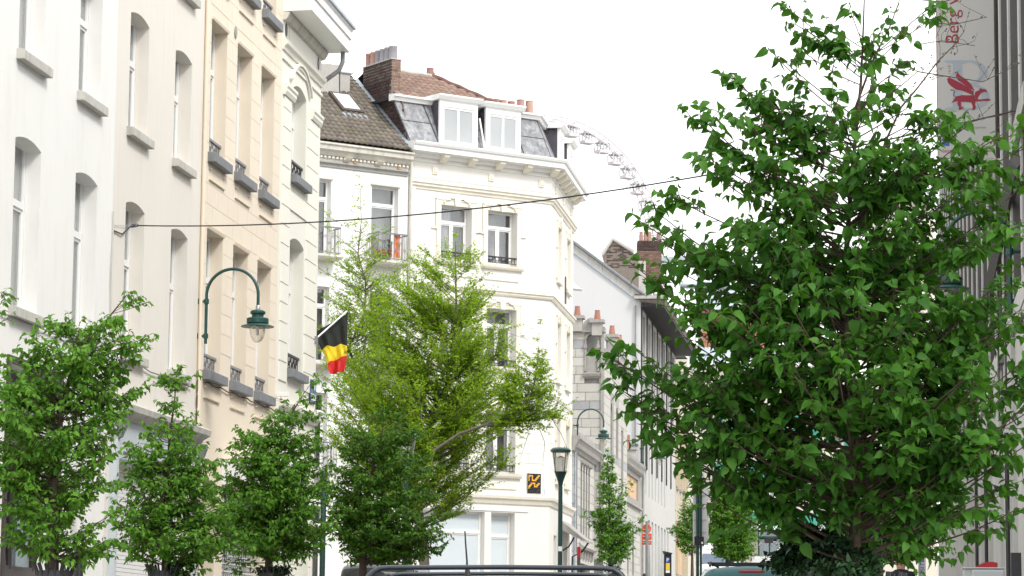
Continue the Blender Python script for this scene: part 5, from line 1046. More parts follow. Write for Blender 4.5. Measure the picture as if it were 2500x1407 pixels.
for nm, v0_, v1_, mm_ in (('black_stripe', 0, .34, 'flag_black'), ('yellow_stripe', .34, .67, 'flag_yellow'), ('red_stripe', .67, 1, 'flag_red')):
    b = MB(); nv = 8; vs = [fgrid(i / NS, v0_ + (v1_ - v0_) * j / nv) for j in range(nv + 1) for i in range(NS + 1)]
    b.add(vs, [(j * (NS + 1) + i, j * (NS + 1) + i + 1, (j + 1) * (NS + 1) + i + 1, (j + 1) * (NS + 1) + i) for j in range(nv) for i in range(NS)]); b.build(nm, M[mm_], fo, True)
# ------------------------------------------------------------------ post lamps
def post_lamp(label, px, py_top, D, group='green post-top street lamps'):
    p = at(px, py_top, D); s = p @ SU; gz = g(s); H = p[2] - gz
    o = thing('street_lamp', label, 'street lamp', (p[0], p[1], gz), 0, group)
    MB().lathe([(.09, 0), (.09, .9), (.062, 1.0), (.055, H - 1.1), (.05, H - .95)], (0, 0), 14).build('post', M['dark_green'], o, True)
    MB().lathe([(.05, H - .96), (.07, H - .85), (.15, H - .62), (.17, H - .60)], (0, 0), 14).build('lantern_base', M['dark_green'], o, True)
    MB().lathe([(.15, H - .60), (.215, H - .12), (.22, H - .10)], (0, 0), 20).build('glass', M['globe'], o, True)
    MB().lathe([(.13, H - .60), (.11, H - .45), (.12, H - .25), (.02, H - .2)], (0, 0), 12).build('diffuser', M['sticker'], o, True)
    for k in range(4):
        a_ = k * math.pi / 2 + .6; MB().tube([(.16 * math.cos(a_), .16 * math.sin(a_), H - .61), (.225 * math.cos(a_), .225 * math.sin(a_), H - .09)], .012, 5).build('frame_bar', M['dark_green'], o)
    MB().lathe([(.24, H - .11), (.26, H - .09), (.26, H - .05), (.20, H - .0), (.02, H + .01)], (0, 0), 20).build('cap', M['dark_green'], o, True)
    MB().box(-.05, .05, -.066, -.058, H - 2.6, H - 2.48).build('sticker', M['sticker'], o)
    return o
post_lamp('slim green post lamp with tapered glass lantern before the corner building', 1369, 1094, 70)
post_lamp('green post lamp whose lantern is half buried in the ginkgo leaves', 992, 1058, 62)
def post(label, px, py_top, D, r, m, cat='post', name='post', pyb=None):
    p = at(px, py_top, D); gz = g(p @ SU); o = tag(MB().lathe([(r, 0), (r, p[2] - gz - r), (r * .5, p[2] - gz)], (0, 0), 12).build(name, m, None, True), label, cat); o.location = (p[0], p[1], gz); return o
post('thin green post standing between the left street trees', 791, 1150, 52, .052, M['dark_green'])
post('short black post beside the leftmost tree guard', 193, 1335, 34, .06, M['iron'])
rp_ = post('red topped dark pole in front of the striped stone building', 1413, 1335, 88, .055, M['iron'], 'post')
hp_ = max(v.co.z for v in rp_.data.vertices); MB().lathe([(.058, hp_ - .32), (.058, hp_ - .02), (.03, hp_ + .005)], (0, 0), 12).build('red_sleeve', M['red_cap'], rp_, True)
# ------------------------------------------------------------------ signs and street furniture in the distance
D_ = 98; p = at(1579, 1280, D_); gz = g(p @ SU); sg = thing('road_sign', 'orange round and rectangular road signs seen from behind on a grey pole', 'road sign', (p[0], p[1], gz), 0, None, True); H = p[2]; k_ = D_ / F_
MB().lathe([(.05, gz), (.05, H + .1)], (0, -.03), 10).build('pole', M['grey_iron'], sg, True)
def disc(r, z, y0, y1, m, name): n = 24; b = MB(); b.poly_y([(r * math.cos(2 * math.pi * i / n), z + r * math.sin(2 * math.pi * i / n)) for i in range(n)], y0, y1); return b.build(name, m, sg)
disc(11 * k_, H - 11 * k_, .03, .05, M['orange_sign'], 'round_panel'); MB().box(-12 * k_, 12 * k_, .03, .05, H - 38 * k_, H - 23 * k_).build('panel', M['orange_sign'], sg, bevel=.02); MB().box(-12 * k_, 12 * k_, .03, .05, H - 50 * k_, H - 40 * k_).build('panel', M['orange_sign'], sg, bevel=.02)
for z in (14, 31, 46): MB().box(2 * k_, 7 * k_, .02, .029, H - (z + 3) * k_, H - (z - 2) * k_).build('sticker', M['sticker'], sg)
for z in (13, 30, 45): MB().box(-9 * k_, 9 * k_, .0, .028, H - z * k_ - .02, H - z * k_ + .02).build('bracket', M['steel'], sg)
D_ = 100; p = at(1630, 1346, D_); gz = g(p @ SU); k_ = D_ / F_; mt_ = thing('parking_meter', 'dark parking ticket machine with a blue P and yellow panel', 'parking meter', (p[0], p[1], gz), 0.1, None, True); H = p[2]
MB().box(-.125, .125, -.12, .12, gz, H - .1).build('body', M['black'], mt_, bevel=.01); MB().hexa([(-.12, -.14, H - .12), (.12, -.14, H - .12), (.12, .14, H - .12), (-.12, .14, H - .12), (-.17, -.16, H), (.16, -.16, H - .07), (.16, .16, H - .07), (-.17, .16, H)]).build('hood', M['iron'], mt_)
MB().box(-.085, .06, -.13, -.12, H - .42, H - .22).build('blue_panel', M['blue'], mt_); text(mt_, 'lettering', 'P', .19, M['white_paint'], (-.07, -.133, H - .385), (math.pi / 2, 0, 0), ext=.002)
MB().box(-.085, .06, -.13, -.12, H - .68, H - .43).build('yellow_panel', M['yellow'], mt_); MB().box(-.085, .06, -.13, -.12, H - .78, H - .69).build('grey_panel', M['sticker'], mt_)
post('low black bollard with a white band near the orange road sign', 1573, 1400, 97, .06, M['black'], 'bollard', 'bollard')
D_ = 85; p = at(1712, 1150, D_); gz = g(p @ SU); k_ = D_ / F_; bb = thing('road_sign', 'tall pale sign board seen from behind on two green poles', 'road sign', (p[0], p[1], gz), 0, None, True); H = p[2]
MB().poly_y([((1692 - 1712) * k_, H - 180 * k_), ((1692 - 1712) * k_, H - 40 * k_), ((1702 - 1712) * k_, H), ((1714 - 1712) * k_, H), ((1730 - 1712) * k_, H - 50 * k_), ((1730 - 1712) * k_, H - 180 * k_)], .06, .08).build('board', M['gable_white'], bb)
for x in (1703, 1711): MB().lathe([(.05 if x < 1705 else .035, gz), (.05 if x < 1705 else .035, H + .1)], ((x - 1712) * k_, 0 if x < 1705 else -.01), 10).build('pole', M['dark_green'], bb, True)
for k in range(5): MB().box(-18 * k_, 12 * k_, .035, .058, H - (60 + 30 * k) * k_, H - (58 + 30 * k) * k_).build('bracket', M['steel'], bb)
MB().box(-17 * k_, 6 * k_, -.08, -.06, H - 182 * k_, H - 160 * k_).build('plate', M['black'], bb); MB().box(0, 4 * k_, -.085, -.08, H - 178 * k_, H - 173 * k_).build('sticker', M['sticker'], bb)
D_ = 165; p = at(1879, 1312, D_); gz = g(D_); k_ = D_ / F_; s3 = thing('road_sign', 'small black sign plate before the lettered cafe window', 'road sign', (p[0], p[1], gz), 0, None, True); H = p[2]
MB().box(-13 * k_, 13 * k_, 0, .03, H - 14 * k_, H).build('plate', M['black'], s3, bevel=.02); MB().lathe([(.05, gz), (.05, H)], (0, .06), 8).build('pole', M['dark_green'], s3)
MB().box(7 * k_, 12 * k_, -.01, 0, H - 12 * k_, H - 8 * k_).build('sticker', M['sticker'], s3)
D_ = 150; p = at(1905, 1335, D_); gz = g(D_); k_ = D_ / F_; s4 = thing('road_sign', 'white diamond shaped sign with black bar near the cafe', 'road sign', (p[0], p[1], gz), 0, None, True); H = p[2]
MB().poly_y([(-8 * k_, H - 8 * k_), (0, H), (8 * k_, H - 8 * k_), (0, H - 16 * k_)], 0, .03).build('diamond', M['white_paint'], s4); MB().hexa([(-5 * k_, -.01, H - 10 * k_), (6 * k_, -.01, H - 8 * k_), (6 * k_, 0, H - 8 * k_), (-5 * k_, 0, H - 10 * k_), (-5 * k_, -.01, H - 9 * k_), (6 * k_, -.01, H - 6 * k_), (6 * k_, 0, H - 6 * k_), (-5 * k_, 0, H - 9 * k_)]).build('bar', M['black'], s4); MB().lathe([(.04, gz), (.04, H - .2)], (0, .06), 8).build('pole', M['steel'], s4)
D_ = 30; p = at(2403, 1387, D_); gz = g(p @ SU); k_ = D_ / F_; bx = thing('collection_box', 'pale grey street cabinet with a dark red rounded lid by the concrete wall', 'cabinet', (p[0], p[1], gz), -A, None, True); H = p[2]
MB().box(-50 * k_, 48 * k_, .03, .55, gz, H - 1 * k_).build('body', M['grey_box'], bx, bevel=.015); MB().box(-30 * k_, 49 * k_, -.02, .025, gz + .2, H - 4 * k_).build('door', M['grey_box'], bx, bevel=.02); MB().box(-52 * k_, 50 * k_, .0, .58, H - 1 * k_, H + 1.5 * k_).build('rim', M['gable_white'], bx)
n = 18; arc = [(-20 * k_ + 53 * k_ * i / n, H + 1.6 * k_ + 14.5 * k_ * math.sin(math.pi * min(1, (i / n) * .74 + .0)) ** .75) for i in range(n + 1)]; MB().poly_y([(-20 * k_, H + 1.6 * k_)] + arc[1:] + [(33 * k_, H + 1.6 * k_)], .1, .5).build('lid', M['red_cap'], bx)
D_ = 48; p = at(2252, 1338, D_); gz = g(p @ SU); k_ = D_ / F_; ad = thing('feather_flag', 'white advertising flag with dark vertical lettering on the pavement', 'flag', (p[0], p[1], gz), 0, None, True); H = p[2]
MB().poly_y([(-8 * k_, gz + .5), (7 * k_, gz + .5), (8 * k_, H - 8 * k_), (4 * k_, H), (-6 * k_, H - 5 * k_)], 0, .01).build('cloth', M['gable_white'], ad); MB().tube([(-9 * k_, .01, gz), (-8 * k_, .01, H)], .015, 6).build('pole', M['steel'], ad)
text(ad, 'lettering', 'OSITIC', .115, M['banner_blue'], (4 * k_, -.006, H - 70 * k_), (math.pi / 2, -math.pi / 2, 0), ext=.001)
# ------------------------------------------------------------------ vehicles
def wheel(root, x, y, z, r, w_):
    b = MB(); n = 20
    b.poly_y([(y + r * math.cos(2 * math.pi * i / n), z + r * math.sin(2 * math.pi * i / n)) for i in range(n)], x - w_ / 2, x + w_ / 2); b.v = [(p[1], p[0], p[2]) for p in b.v]
    o = b.build('wheel', M['black_rubber'], root, True); c = MB(); sg = 1 if x > 0 else -1
    c.poly_y([(y + r * .6 * math.cos(2 * math.pi * i / n), z + r * .6 * math.sin(2 * math.pi * i / n)) for i in range(n)], x + sg * w_ * .45, x + sg * (w_ * .5 + .01)); c.v = [(p[1], p[0], p[2]) for p in c.v]; c.build('rim', M['steel'], o)
def car(name, label, s, t, paint, Lh=4.3, Wd=1.78, Ht=1.62, hood=.95, cab0=.35, cab1=3.3, rake=.35, van=False, face=0, roofw=.74):
    """built rear towards the camera: y=0 rear bumper, y=Lh front; cabin cross-sections lofted"""
    p = street(s, t); o = thing(name, label, 'van' if van else 'car', (p[0], p[1], g(s) + .0), -A + face)
    sec = []                                     # (y, half width bottom, half width belt, belt z, half width roof, roof z)
    hw = Wd / 2; rw = hw * roofw
    rows = [(0.0, .42, .80, .80), (0.06, .35, 1.0, 1.0), (cab0 - .02 + .001, .3, 1.02, 1.02)]
    def ring(y, zlow, zbelt, ztop, wt):
        z1 = ztop; wb = hw
        return [(-wb + .06, y, zlow), (-wb, y, zlow + .15), (-wb, y, zbelt - .1), (-wb + .05, y, zbelt), (-wt - .03, y, z1 - .10), (-wt + .04, y, z1 - .03), (-wt * .6, y, z1), (0, y, z1 + .015),
                (wt * .6, y, z1), (wt - .04, y, z1 - .03), (wt + .03, y, z1 - .10), (wb - .05, y, zbelt), (wb, y, zbelt - .1), (wb, y, zlow + .15), (wb - .06, y, zlow)]
    bz = 1.0 if not van else 1.15
    R = [ring(0, .45, bz - .15, bz, hw - .1), ring(.05, .3, bz - .02, bz + .06, hw - .08), ring(.10, .25, bz, bz + .10, hw - .10), ring(cab0, .22, bz, Ht - .05, rw + .02), ring(cab0 + .25, .2, bz, Ht, rw),
         ring((cab0 + cab1) / 2, .2, bz, Ht + .02, rw), ring(cab1 - .5, .2, bz, Ht - .02, rw), ring(cab1, .2, bz, Ht - .14, rw - .02), ring(cab1 + rake + .35, .2, bz - .05, bz + .03, hw - .12), ring(Lh - .25, .22, hood - .15, hood - .08, hw - .14), ring(Lh, .35, hood - .35, hood - .28, hw - .2)]
    n = len(R[0]); vs = [q for r_ in R for q in r_]; fs = [(i * n + k, i * n + (k + 1) % n, (i + 1) * n + (k + 1) % n, (i + 1) * n + k) for i in range(len(R) - 1) for k in range(n)]
    fs += [tuple(range(n)), tuple(range(len(R) * n - 1, (len(R) - 1) * n - 1, -1))]
    bd = MB().add(vs, fs).build('body', paint, o, True); sm = bd.modifiers.new('sub', 'SUBSURF'); sm.levels = 1; sm.render_levels = 2
    # glass sheets just proud of the cabin
    MB().hexa([(-rw + .0, .13, bz + .12), (rw - .0, .13, bz + .12), (rw - .06, cab0 + .04, Ht - .22), (-rw + .06, cab0 + .04, Ht - .22), (-rw, .16, bz + .14), (rw, .16, bz + .14), (rw - .06, cab0 + .08, Ht - .2), (-rw + .06, cab0 + .08, Ht - .2)]).build('rear_window', M['car_glass'], o)
    tt = .0 if not van else .62 / (Ht - .17 - bz); wy, wz_ = tt * (rake + .35), -tt * (Ht - .17 - bz)
    MB().hexa([(-rw + .05, cab1 + .06 + wy, Ht - .24 + wz_), (rw - .05, cab1 + .06 + wy, Ht - .24 + wz_), (hw - .18, cab1 + rake + .33, bz + .04), (-hw + .18, cab1 + rake + .33, bz + .04), (-rw + .05, cab1 + .08 + wy, Ht - .2 + wz_), (rw - .05, cab1 + .08 + wy, Ht - .2 + wz_), (hw - .18, cab1 + rake + .36, bz + .08), (-hw + .18, cab1 + rake + .36, bz + .08)]).build('windscreen', M['car_glass'], o)
    for sg in (-1, 1):
        y0 = cab0 + .3; segs = 1 if van else 2
        for k in range(segs):
            ya = y0 + k * (cab1 - y0) / 2; yb = ya + (cab1 - y0) / 2 - .08
            xa, xb = sg * (hw - .035), sg * (rw + .055)
            MB().hexa([(xa, ya, bz + .05), (xa, yb, bz + .05), (xb, yb, Ht - .17), (xb, ya, Ht - .17), (xa + sg * .012, ya, bz + .05), (xa + sg * .012, yb, bz + .05), (xb + sg * .012, yb, Ht - .17), (xb + sg * .012, ya, Ht - .17)]).build('side_window', M['car_glass'], o)
        MB().box(sg * hw * .96 - .09, sg * hw * .96 + .09, -.03, .04, bz - .35, bz - .08).build('tail_light', M['red_lamp'], o, bevel=.02)
        MB().box(sg * (hw + .12) - .08, sg * (hw + .12) + .08, cab1 + .05, cab1 + .15, bz + .02, bz + .2).build('mirror', paint, o, bevel=.03)
        wheel(o, sg * (hw - .1), .85, .33, .33, .2); wheel(o, sg * (hw - .1), Lh - .85, .33, .33, .2)
    MB().box(-hw + .08, hw - .08, -.08, .1, .38, .6).build('rear_bumper', M['black_rubber'], o, bevel=.03)
    MB().box(-.26, .26, -.03, -.0, .68, .79).build('number_plate', M['sticker'], o)
    return o
# nearest: dark 4x4, only its roof rack shows
D_ = 14.3; k_ = D_ / F_
j = car('off_road_car', 'dark four wheel drive parked nearest the camera, with black roof rails and aerial', 14.0, -1.98, M['black_car'], 4.6, 1.86, 1.86, 1.1, .3, 3.6, .3, roofw=.80); j.scale = (1, 1, .63)
jb = j
def toloc(o, P):
    m = (Matrix.Translation(o.location) @ Matrix.Rotation(o.rotation_euler[2], 4, 'Z') @ Matrix.Diagonal((*o.scale, 1))).inverted(); v = m @ Vector([float(c) for c in P]); return (v.x, v.y, v.z)
for i, (xa, xb, ya, D1, rr2) in enumerate(((912, 1516, 1386, 14.3, .020), (948, 1500, 1402, 15.2, .018))):
    P = [(xa - 30, ya + 42), (xa - 12, ya + 24), (xa + 2, ya + 9), (xa + 16, ya + 2), (xa + 38, ya), (xa + 90, ya), (1230, ya - 1), (xb - 80, ya + 1), (xb - 40, ya + 2), (xb - 18, ya + 5), (xb - 4, ya + 14), (xb + 10, ya + 34), (xb + 16, ya + 50)]
    MB().tube([toloc(j, at(px, py, D1)) for px, py in P], rr2, 12).build('roof_rail', M['blue_black'], j, True)
for (p1, p2) in (((930, 1402, 14.3), (962, 1402, 17)), ((1500, 1402, 14.3), (1490, 1402, 17))): MB().tube([toloc(j, at(*p1)), toloc(j, at(*p2))], .02, 8).build('roof_rail', M['blue_black'], j, True)
MB().tube([toloc(j, at(px, py, 14.9)) for px, py in ((1142, 1440), (1141, 1407), (1140, 1370), (1137, 1330), (1135, 1297))], [.009, .008, .005, .0045, .004], 6).build('aerial', M['black_rubber'], j)
MB().tube([toloc(j, at(px, py, 14.9)) for px, py in ((1144, 1425), (1141, 1392), (1140, 1378))], [.022, .013, .006], 8).build('aerial_base', M['black_rubber'], j)
# teal car with roof bars
tcar = car('parked_car', 'teal estate car with black roof bars and red brake light strip', 38.5, -1.87, M['teal_paint'], 4.4, 1.74, 1.50, .95, .45, 3.2, .4, roofw=.76)
zr = at(1850, 1377, 39)[2] - g(38.5); tcar.scale = (1, 1, zr / 1.53)
MB().box(-.18, .17, .28, .32, 1.40, 1.435).build('brake_light', M['red_lamp'], tcar, bevel=.01)
for y in (1.0, 1.06, 1.9): MB().box(-.66, .66, y, y + .05, 1.535, 1.56).build('roof_bar', M['black_rubber'], tcar)
for x in (-.6, .6): MB().tube([(x, .6, 1.50), (x, .7, 1.545), (x, 2.4, 1.545), (x, 2.5, 1.50)], .018, 8).build('roof_rail', M['black_rubber'], tcar)
vn = car('delivery_van', 'white high-roofed delivery van facing the camera up the street', 143, -8.4 + .4, M['white_car'], 5.4, 2.0, 2.6, 1.3, .2, 4.3, .5, van=True, face=math.pi, roofw=.86)
vq = at(1767, 1323, 148); vn.location = (vq[0], vq[1], g(145)); vn.scale = (1, 1, (vq[2] - g(145)) / 2.63)
c3 = car('parked_car', 'silver car with pale roof in the distance right of the white van', 165, -5.9, M['silver_car'], 4.2, 1.75, 1.9, .95)
c4 = car('parked_car', 'silver car at the kerb below the green sign pole, mostly cut off', 84, -6.0, M['silver_car'], 4.2, 1.75, 1.5, .95)
c5 = car('parked_van', 'black van parked behind the fourth left street tree', 66, -10.0, M['black_car'], 4.6, 1.9, 1.95, 1.1, van=True, roofw=.9)
q = at(1770, 1381, 84); c4.location = (q[0], q[1], g(84)); c4.scale = (1, 1, (q[2] - g(84)) / 1.52)
for o_, D_ in ((c5, 66),):
    pz = at(900, 1374, 66)[2] - g(66); o_.scale = (1, 1, max(.6, pz / 1.95)); q = at(915, 1400, 66); o_.location = (q[0], q[1], g(66))
q = at(1862, 1357, 160); c3.location = (q[0], q[1], g(160)); c3.scale = (1, 1, (q[2] - g(160)) / 1.9)
# ------------------------------------------------------------------ people
def person(label, px, D, H, pose, skin_m, top_m, leg_m, facing, extras=None):
    s = D; p = at(px, 1400, D); gz = g(p @ SU) + .12; o = thing('person', label, 'person', (p[0], p[1], gz), facing)
    h = H / 1.75
    V = {'pel': (0, 0, .95), 'bel': (0, 0, 1.1), 'che': (0, 0, 1.32), 'nck': (0, 0, 1.47), 'hd0': (0, -.01, 1.56), 'hd1': (0, -.015, 1.66), 'hd2': (0, 0, 1.72),
         'shl': (-.17, 0, 1.40), 'shr': (.17, 0, 1.40), 'ell': (-.24, .02, 1.13), 'elr': (.24, .02, 1.13), 'wrl': (-.23, -.10, .90), 'wrr': (.23, -.10, .90), 'hal': (-.22, -.14, .81), 'har': (.22, -.14, .81),
         'hil': (-.09, 0, .90), 'hir': (.09, 0, .90), 'knl': (-.10, -.06 if pose == 'walk' else -.01, .50), 'knr': (.10, .02, .50), 'anl': (-.10, -.18 if pose == 'walk' else .0, .09), 'anr': (.10, .22 if pose == 'walk' else .0, .09 if pose != 'walk' else .14), 'tol': (-.11, -.33 if pose == 'walk' else -.16, .04), 'tor': (.11, .08 if pose == 'walk' else -.16, .05)}
    E = [('pel', 'bel'), ('bel', 'che'), ('che', 'nck'), ('nck', 'hd0'), ('hd0', 'hd1'), ('hd1', 'hd2'), ('che', 'shl'), ('che', 'shr'), ('shl', 'ell'), ('shr', 'elr'), ('ell', 'wrl'), ('elr', 'wrr'), ('wrl', 'hal'), ('wrr', 'har'), ('pel', 'hil'), ('pel', 'hir'), ('hil', 'knl'), ('hir', 'knr'), ('knl', 'anl'), ('knr', 'anr'), ('anl', 'tol'), ('anr', 'tor')]
    Rr = dict(pel=.13, bel=.125, che=.145, nck=.052, hd0=.075, hd1=.088, hd2=.06, shl=.075, shr=.075, ell=.048, elr=.048, wrl=.03, wrr=.03, hal=.03, har=.03, hil=.095, hir=.095, knl=.06, knr=.06, anl=.042, anr=.042, tol=.035, tor=.035)
    ks = list(V); me = bpy.data.meshes.new('body'); me.from_pydata([(V[k][0] * h, V[k][1] * h, V[k][2] * h) for k in ks], [(ks.index(a), ks.index(b)) for a, b in E], [])
    ob = bpy.data.objects.new('body', me); COL.objects.link(ob); ob.parent = o; ob.modifiers.new('skin', 'SKIN'); 
    for i, k in enumerate(ks): sv = me.skin_vertices[0].data[i]; sv.radius = (Rr[k] * h, Rr[k] * h * (.8 if k in ('che', 'bel') else 1)); sv.use_root = (k == 'pel')
    ss = ob.modifiers.new('sub', 'SUBSURF'); ss.levels = 2; ss.render_levels = 2
    dg = bpy.context.evaluated_depsgraph_get(); m2 = bpy.data.meshes.new_from_object(ob.evaluated_get(dg)); ob.modifiers.clear(); ob.data = m2; m2.name = 'body'
    m2.materials.clear(); [m2.materials.append(m) for m in (skin_m, top_m, leg_m)]
    for f in m2.polygons:
        c = f.center; z = c.z / h; f.use_smooth = True
        hand = z < .92 and abs(c.x) > .18 * h
        f.material_index = 0 if (z > 1.49 or hand) else (1 if z > .93 else 2)
    hd = MB(); hz = 1.655 * h
    hair = MB().lathe([(.001, hz + .115), (.05, hz + .108), (.085, hz + .08), (.1, hz + .03), (.098, hz - .02), (.06, hz - .03)], (0, .015), 16)
    for sg in (-1, 1):
        MB().lathe([(.001, hz - .015), (.011, hz - .005), (.011, hz + .005), (.001, hz + .015)], (sg * .032, -.088), 8).build('eye', M['sticker'], o, True)
        MB().box(sg * .095 - .012, sg * .095 + .012, -.02, .02, hz - .04, hz + .025).build('ear', skin_m, o, bevel=.006)
        for k in range(4):                      # fingers
            MB().tube([(sg * .22 * h + (k - 1.5) * .018, -.15 * h, .80 * h), (sg * .22 * h + (k - 1.5) * .018, -.165 * h, .755 * h), (sg * .21 * h + (k - 1.5) * .017, -.15 * h, (.715 + .006 * abs(k - 1.5)) * h)], [.009, .008, .006], 6).build('finger', skin_m, o, True)
        MB().tube([(sg * .195 * h, -.13 * h, .82 * h), (sg * .18 * h, -.15 * h, .78 * h), (sg * .185 * h, -.165 * h, .755 * h)], [.011, .01, .007], 6).build('thumb', skin_m, o, True)
    MB().hexa([(-.012, -.085, hz - .03), (.012, -.085, hz - .03), (.008, -.08, hz - .03), (-.008, -.08, hz - .03), (-.006, -.115, hz - .028), (.006, -.115, hz - .028), (.005, -.088, hz + .02), (-.005, -.088, hz + .02)]).build('nose', skin_m, o)
    MB().box(-.022, .022, -.098, -.08, hz - .062, hz - .054).build('mouth', M['red_cap'], o)
    return o, hair, hz, h
z_need = at(2196, 1346, 37)[2]; pg = at(2196, 1400, 37); Hn = z_need - (g(pg @ SU) + .12)
pp, hair, hz, h = person('man in a black jacket and glasses standing beside the big tree trunk', 2200, 37, min(1.86, max(1.6, Hn)), 'stand', M['skin'], M['black_cloth'], M['black_cloth'], R_(-35))
hair.build('hair', M['hair'], pp, True)
for sg in (-1, 1): MB().tube([(sg * .034 + .024 * math.cos(t), -.102, hz + .022 * math.sin(t)) for t in np.linspace(0, 6.28, 12)], .003, 5).build('glasses', M['black'], pp)
jk = MB().lathe([(.16, .86 * h), (.185, 1.0 * h), (.19, 1.2 * h), (.20, 1.34 * h), (.13, 1.44 * h), (.075, 1.49 * h)], (0, 0), 18); jk.v = [(x * 1.12, y * .8, z) for x, y, z in jk.v]; jk.build('jacket', M['black_cloth'], pp, True)
z_need = at(2263, 1351, 205)[2]; pg = at(2263, 1400, 205)
pc, hair, hz, h = person('distant pedestrian in teal helmet, white jacket and orange trousers, seen from behind', 2263, 205, 1.72, 'walk', M['skin'], M['white_cloth'], M['orange_cloth'], math.pi)
pc.location = (pg[0], pg[1], z_need - 1.80); hair.build('helmet', M['teal_helmet'], pc, True)
MB().box(-.14, .14, .12, .26, 1.05, 1.42).build('backpack', M['hair'], pc, bevel=.04); MB().box(-.17, -.02, -.12, .12, .3, .9).build('trouser_side', M['blue'], pc, bevel=.03)
# ------------------------------------------------------------------ ferris wheel
DWh = 520.; hub = at(1345, 602, DWh); kW = DWh / F_; RW = 325 * kW; yaw = math.acos(275 / 325.)
fwh = thing('ferris_wheel', 'pale giant ferris wheel fading into the white sky behind the roofs', 'ferris wheel', (hub[0], hub[1], g(330)), yaw, None, True); HZ = hub[2]
for y in (-1.3, 1.3):
    MB().tube([(RW * math.cos(t), y, HZ + RW * math.sin(t)) for t in np.linspace(0, 2 * math.pi, 85)], .16, 5, False).build('rim', M['wheel_white'], fwh)
    MB().tube([((RW - 1.1) * math.cos(t), y, HZ + (RW - 1.1) * math.sin(t)) for t in np.linspace(0, 2 * math.pi, 85)], .12, 5, False).build('inner_rim', M['wheel_white'], fwh)
b = MB()
for k in range(168):
    t0_, t1_ = 2 * math.pi * k / 168, 2 * math.pi * (k + 1) / 168; r0_, r1_ = (RW, RW - 1.1) if k % 2 else (RW - 1.1, RW)
    for y in (-1.3, 1.3): b.tube([(r0_ * math.cos(t0_), y, HZ + r0_ * math.sin(t0_)), (r1_ * math.cos(t1_), y, HZ + r1_ * math.sin(t1_))], .06, 4, False)
    if k % 4 == 0: b.tube([(RW * math.cos(t0_), -1.3, HZ + RW * math.sin(t0_)), (RW * math.cos(t0_), 1.3, HZ + RW * math.sin(t0_))], .08, 4, False)
b.build('rim_lattice', M['wheel_white'], fwh)
for k in range(14):
    t = 2 * math.pi * k / 14 + .18
    MB().tube([(0, -1.6, HZ), (RW * math.cos(t), -1.3, HZ + RW * math.sin(t))], .07, 4, False).build('spoke', M['wheel_white'], fwh); MB().tube([(0, 1.6, HZ), (RW * math.cos(t), 1.3, HZ + RW * math.sin(t))], .07, 4, False).build('spoke', M['wheel_white'], fwh)
MB().tube([(0, -2, HZ), (0, 2, HZ)], 1.2, 16).build('hub', M['wheel_white'], fwh, True)
for x in (-11, 11):
    for y in (-5, 5): MB().tube([(x, y, g(330)), (0, y * .4, HZ)], .5, 8).build('support_leg', M['wheel_white'], fwh, True)
cab = None
for k in range(42):
    t = math.radians(71 - 8.571 * k); x, z = RW * math.cos(t), HZ + RW * math.sin(t) - .4
    if cab is None:
        b = MB(); w2, d2, h2 = 1.15, 1.0, 2.1
        b.box(-w2, w2, -d2, d2, -h2, -h2 + .55); b.box(-w2, w2, -d2, d2, -.22, 0)
        for sx in (-1, -.33, .33, 1):
            for sy in (-1, 1): b.box(sx * w2 - .06, sx * w2 + .06, sy * d2 - .06, sy * d2 + .06, -h2 + .55, -.22)
        b.tube([(0, -1.3, .5), (0, 1.3, .5)], .1, 5); b.box(-.1, .1, -.1, .1, 0, .5); cm = b.build('cabin', M['cabin_grey'], None).data; bpy.data.objects.remove(bpy.data.objects['cabin']); cab = cm
        b = MB(); b.box(-w2 + .03, w2 - .03, -d2 + .03, d2 - .03, -h2 + .55, -.22); cg = b.build('glazing', M['clear_glass'], None).data; bpy.data.objects.remove(bpy.data.objects['glazing'])
    o = bpy.data.objects.new('cabin', cab); COL.objects.link(o); o.parent = fwh; o.location = (x, 0, z - g(330) - .5)
    q = bpy.data.objects.new('glazing', cg); COL.objects.link(q); q.parent = o
# ------------------------------------------------------------------ trees
def leaf_template(kind):
    if kind == 'heart':
        v = [(0, 0, 0), (.33, 0, .01), (.68, 0, -.03), (1.06, 0, -.17), (-.05, .20, .03), (.22, .37, .10), (.58, .30, .05), (.86, .12, -.06), (-.05, -.20, .03), (.22, -.37, .10), (.58, -.30, .05), (.86, -.12, -.06)]
        f = [(0, 1, 5, 4), (1, 2, 6, 5), (2, 3, 7, 6), (1, 0, 8, 9), (2, 1, 9, 10), (3, 2, 10, 11)]
    elif kind == 'ovate':
        v = [(0, 0, 0), (.5, 0, .0), (1.05, 0, -.15), (.2, .28, .08), (.62, .25, .03), (.2, -.28, .08), (.62, -.25, .03)]
        f = [(0, 1, 4, 3), (1, 2, 4), (1, 0, 5, 6), (2, 1, 6)]
    else:
        v = [(0, 0, 0), (.75, -.5, .05), (1, 0, 0), (.75, .5, .05)]; f = [(0, 1, 2), (0, 2, 3)]
    return np.array(v, float), f
def leaf_frames(P, D, sz, rs, droopn=.6):
    n = len(P); X = D / (np.linalg.norm(D, axis=1, keepdims=True) + 1e-9)
    N = np.array([0, -.25, 1.0]) + rs.normal(0, droopn, (n, 3)); N -= X * (N * X).sum(1, keepdims=True); N /= np.linalg.norm(N, axis=1, keepdims=True) + 1e-9
    Y = np.cross(N, X); Fm = np.stack([X, Y, N], 2); Fm[:, :, 1] *= rs.uniform(.72, 1.12, (n, 1)); Fm[:, :, 2] *= rs.uniform(.3, 2.6, (n, 1)) * np.where(rs.random((n, 1)) < .12, -1, 1); return Fm, sz
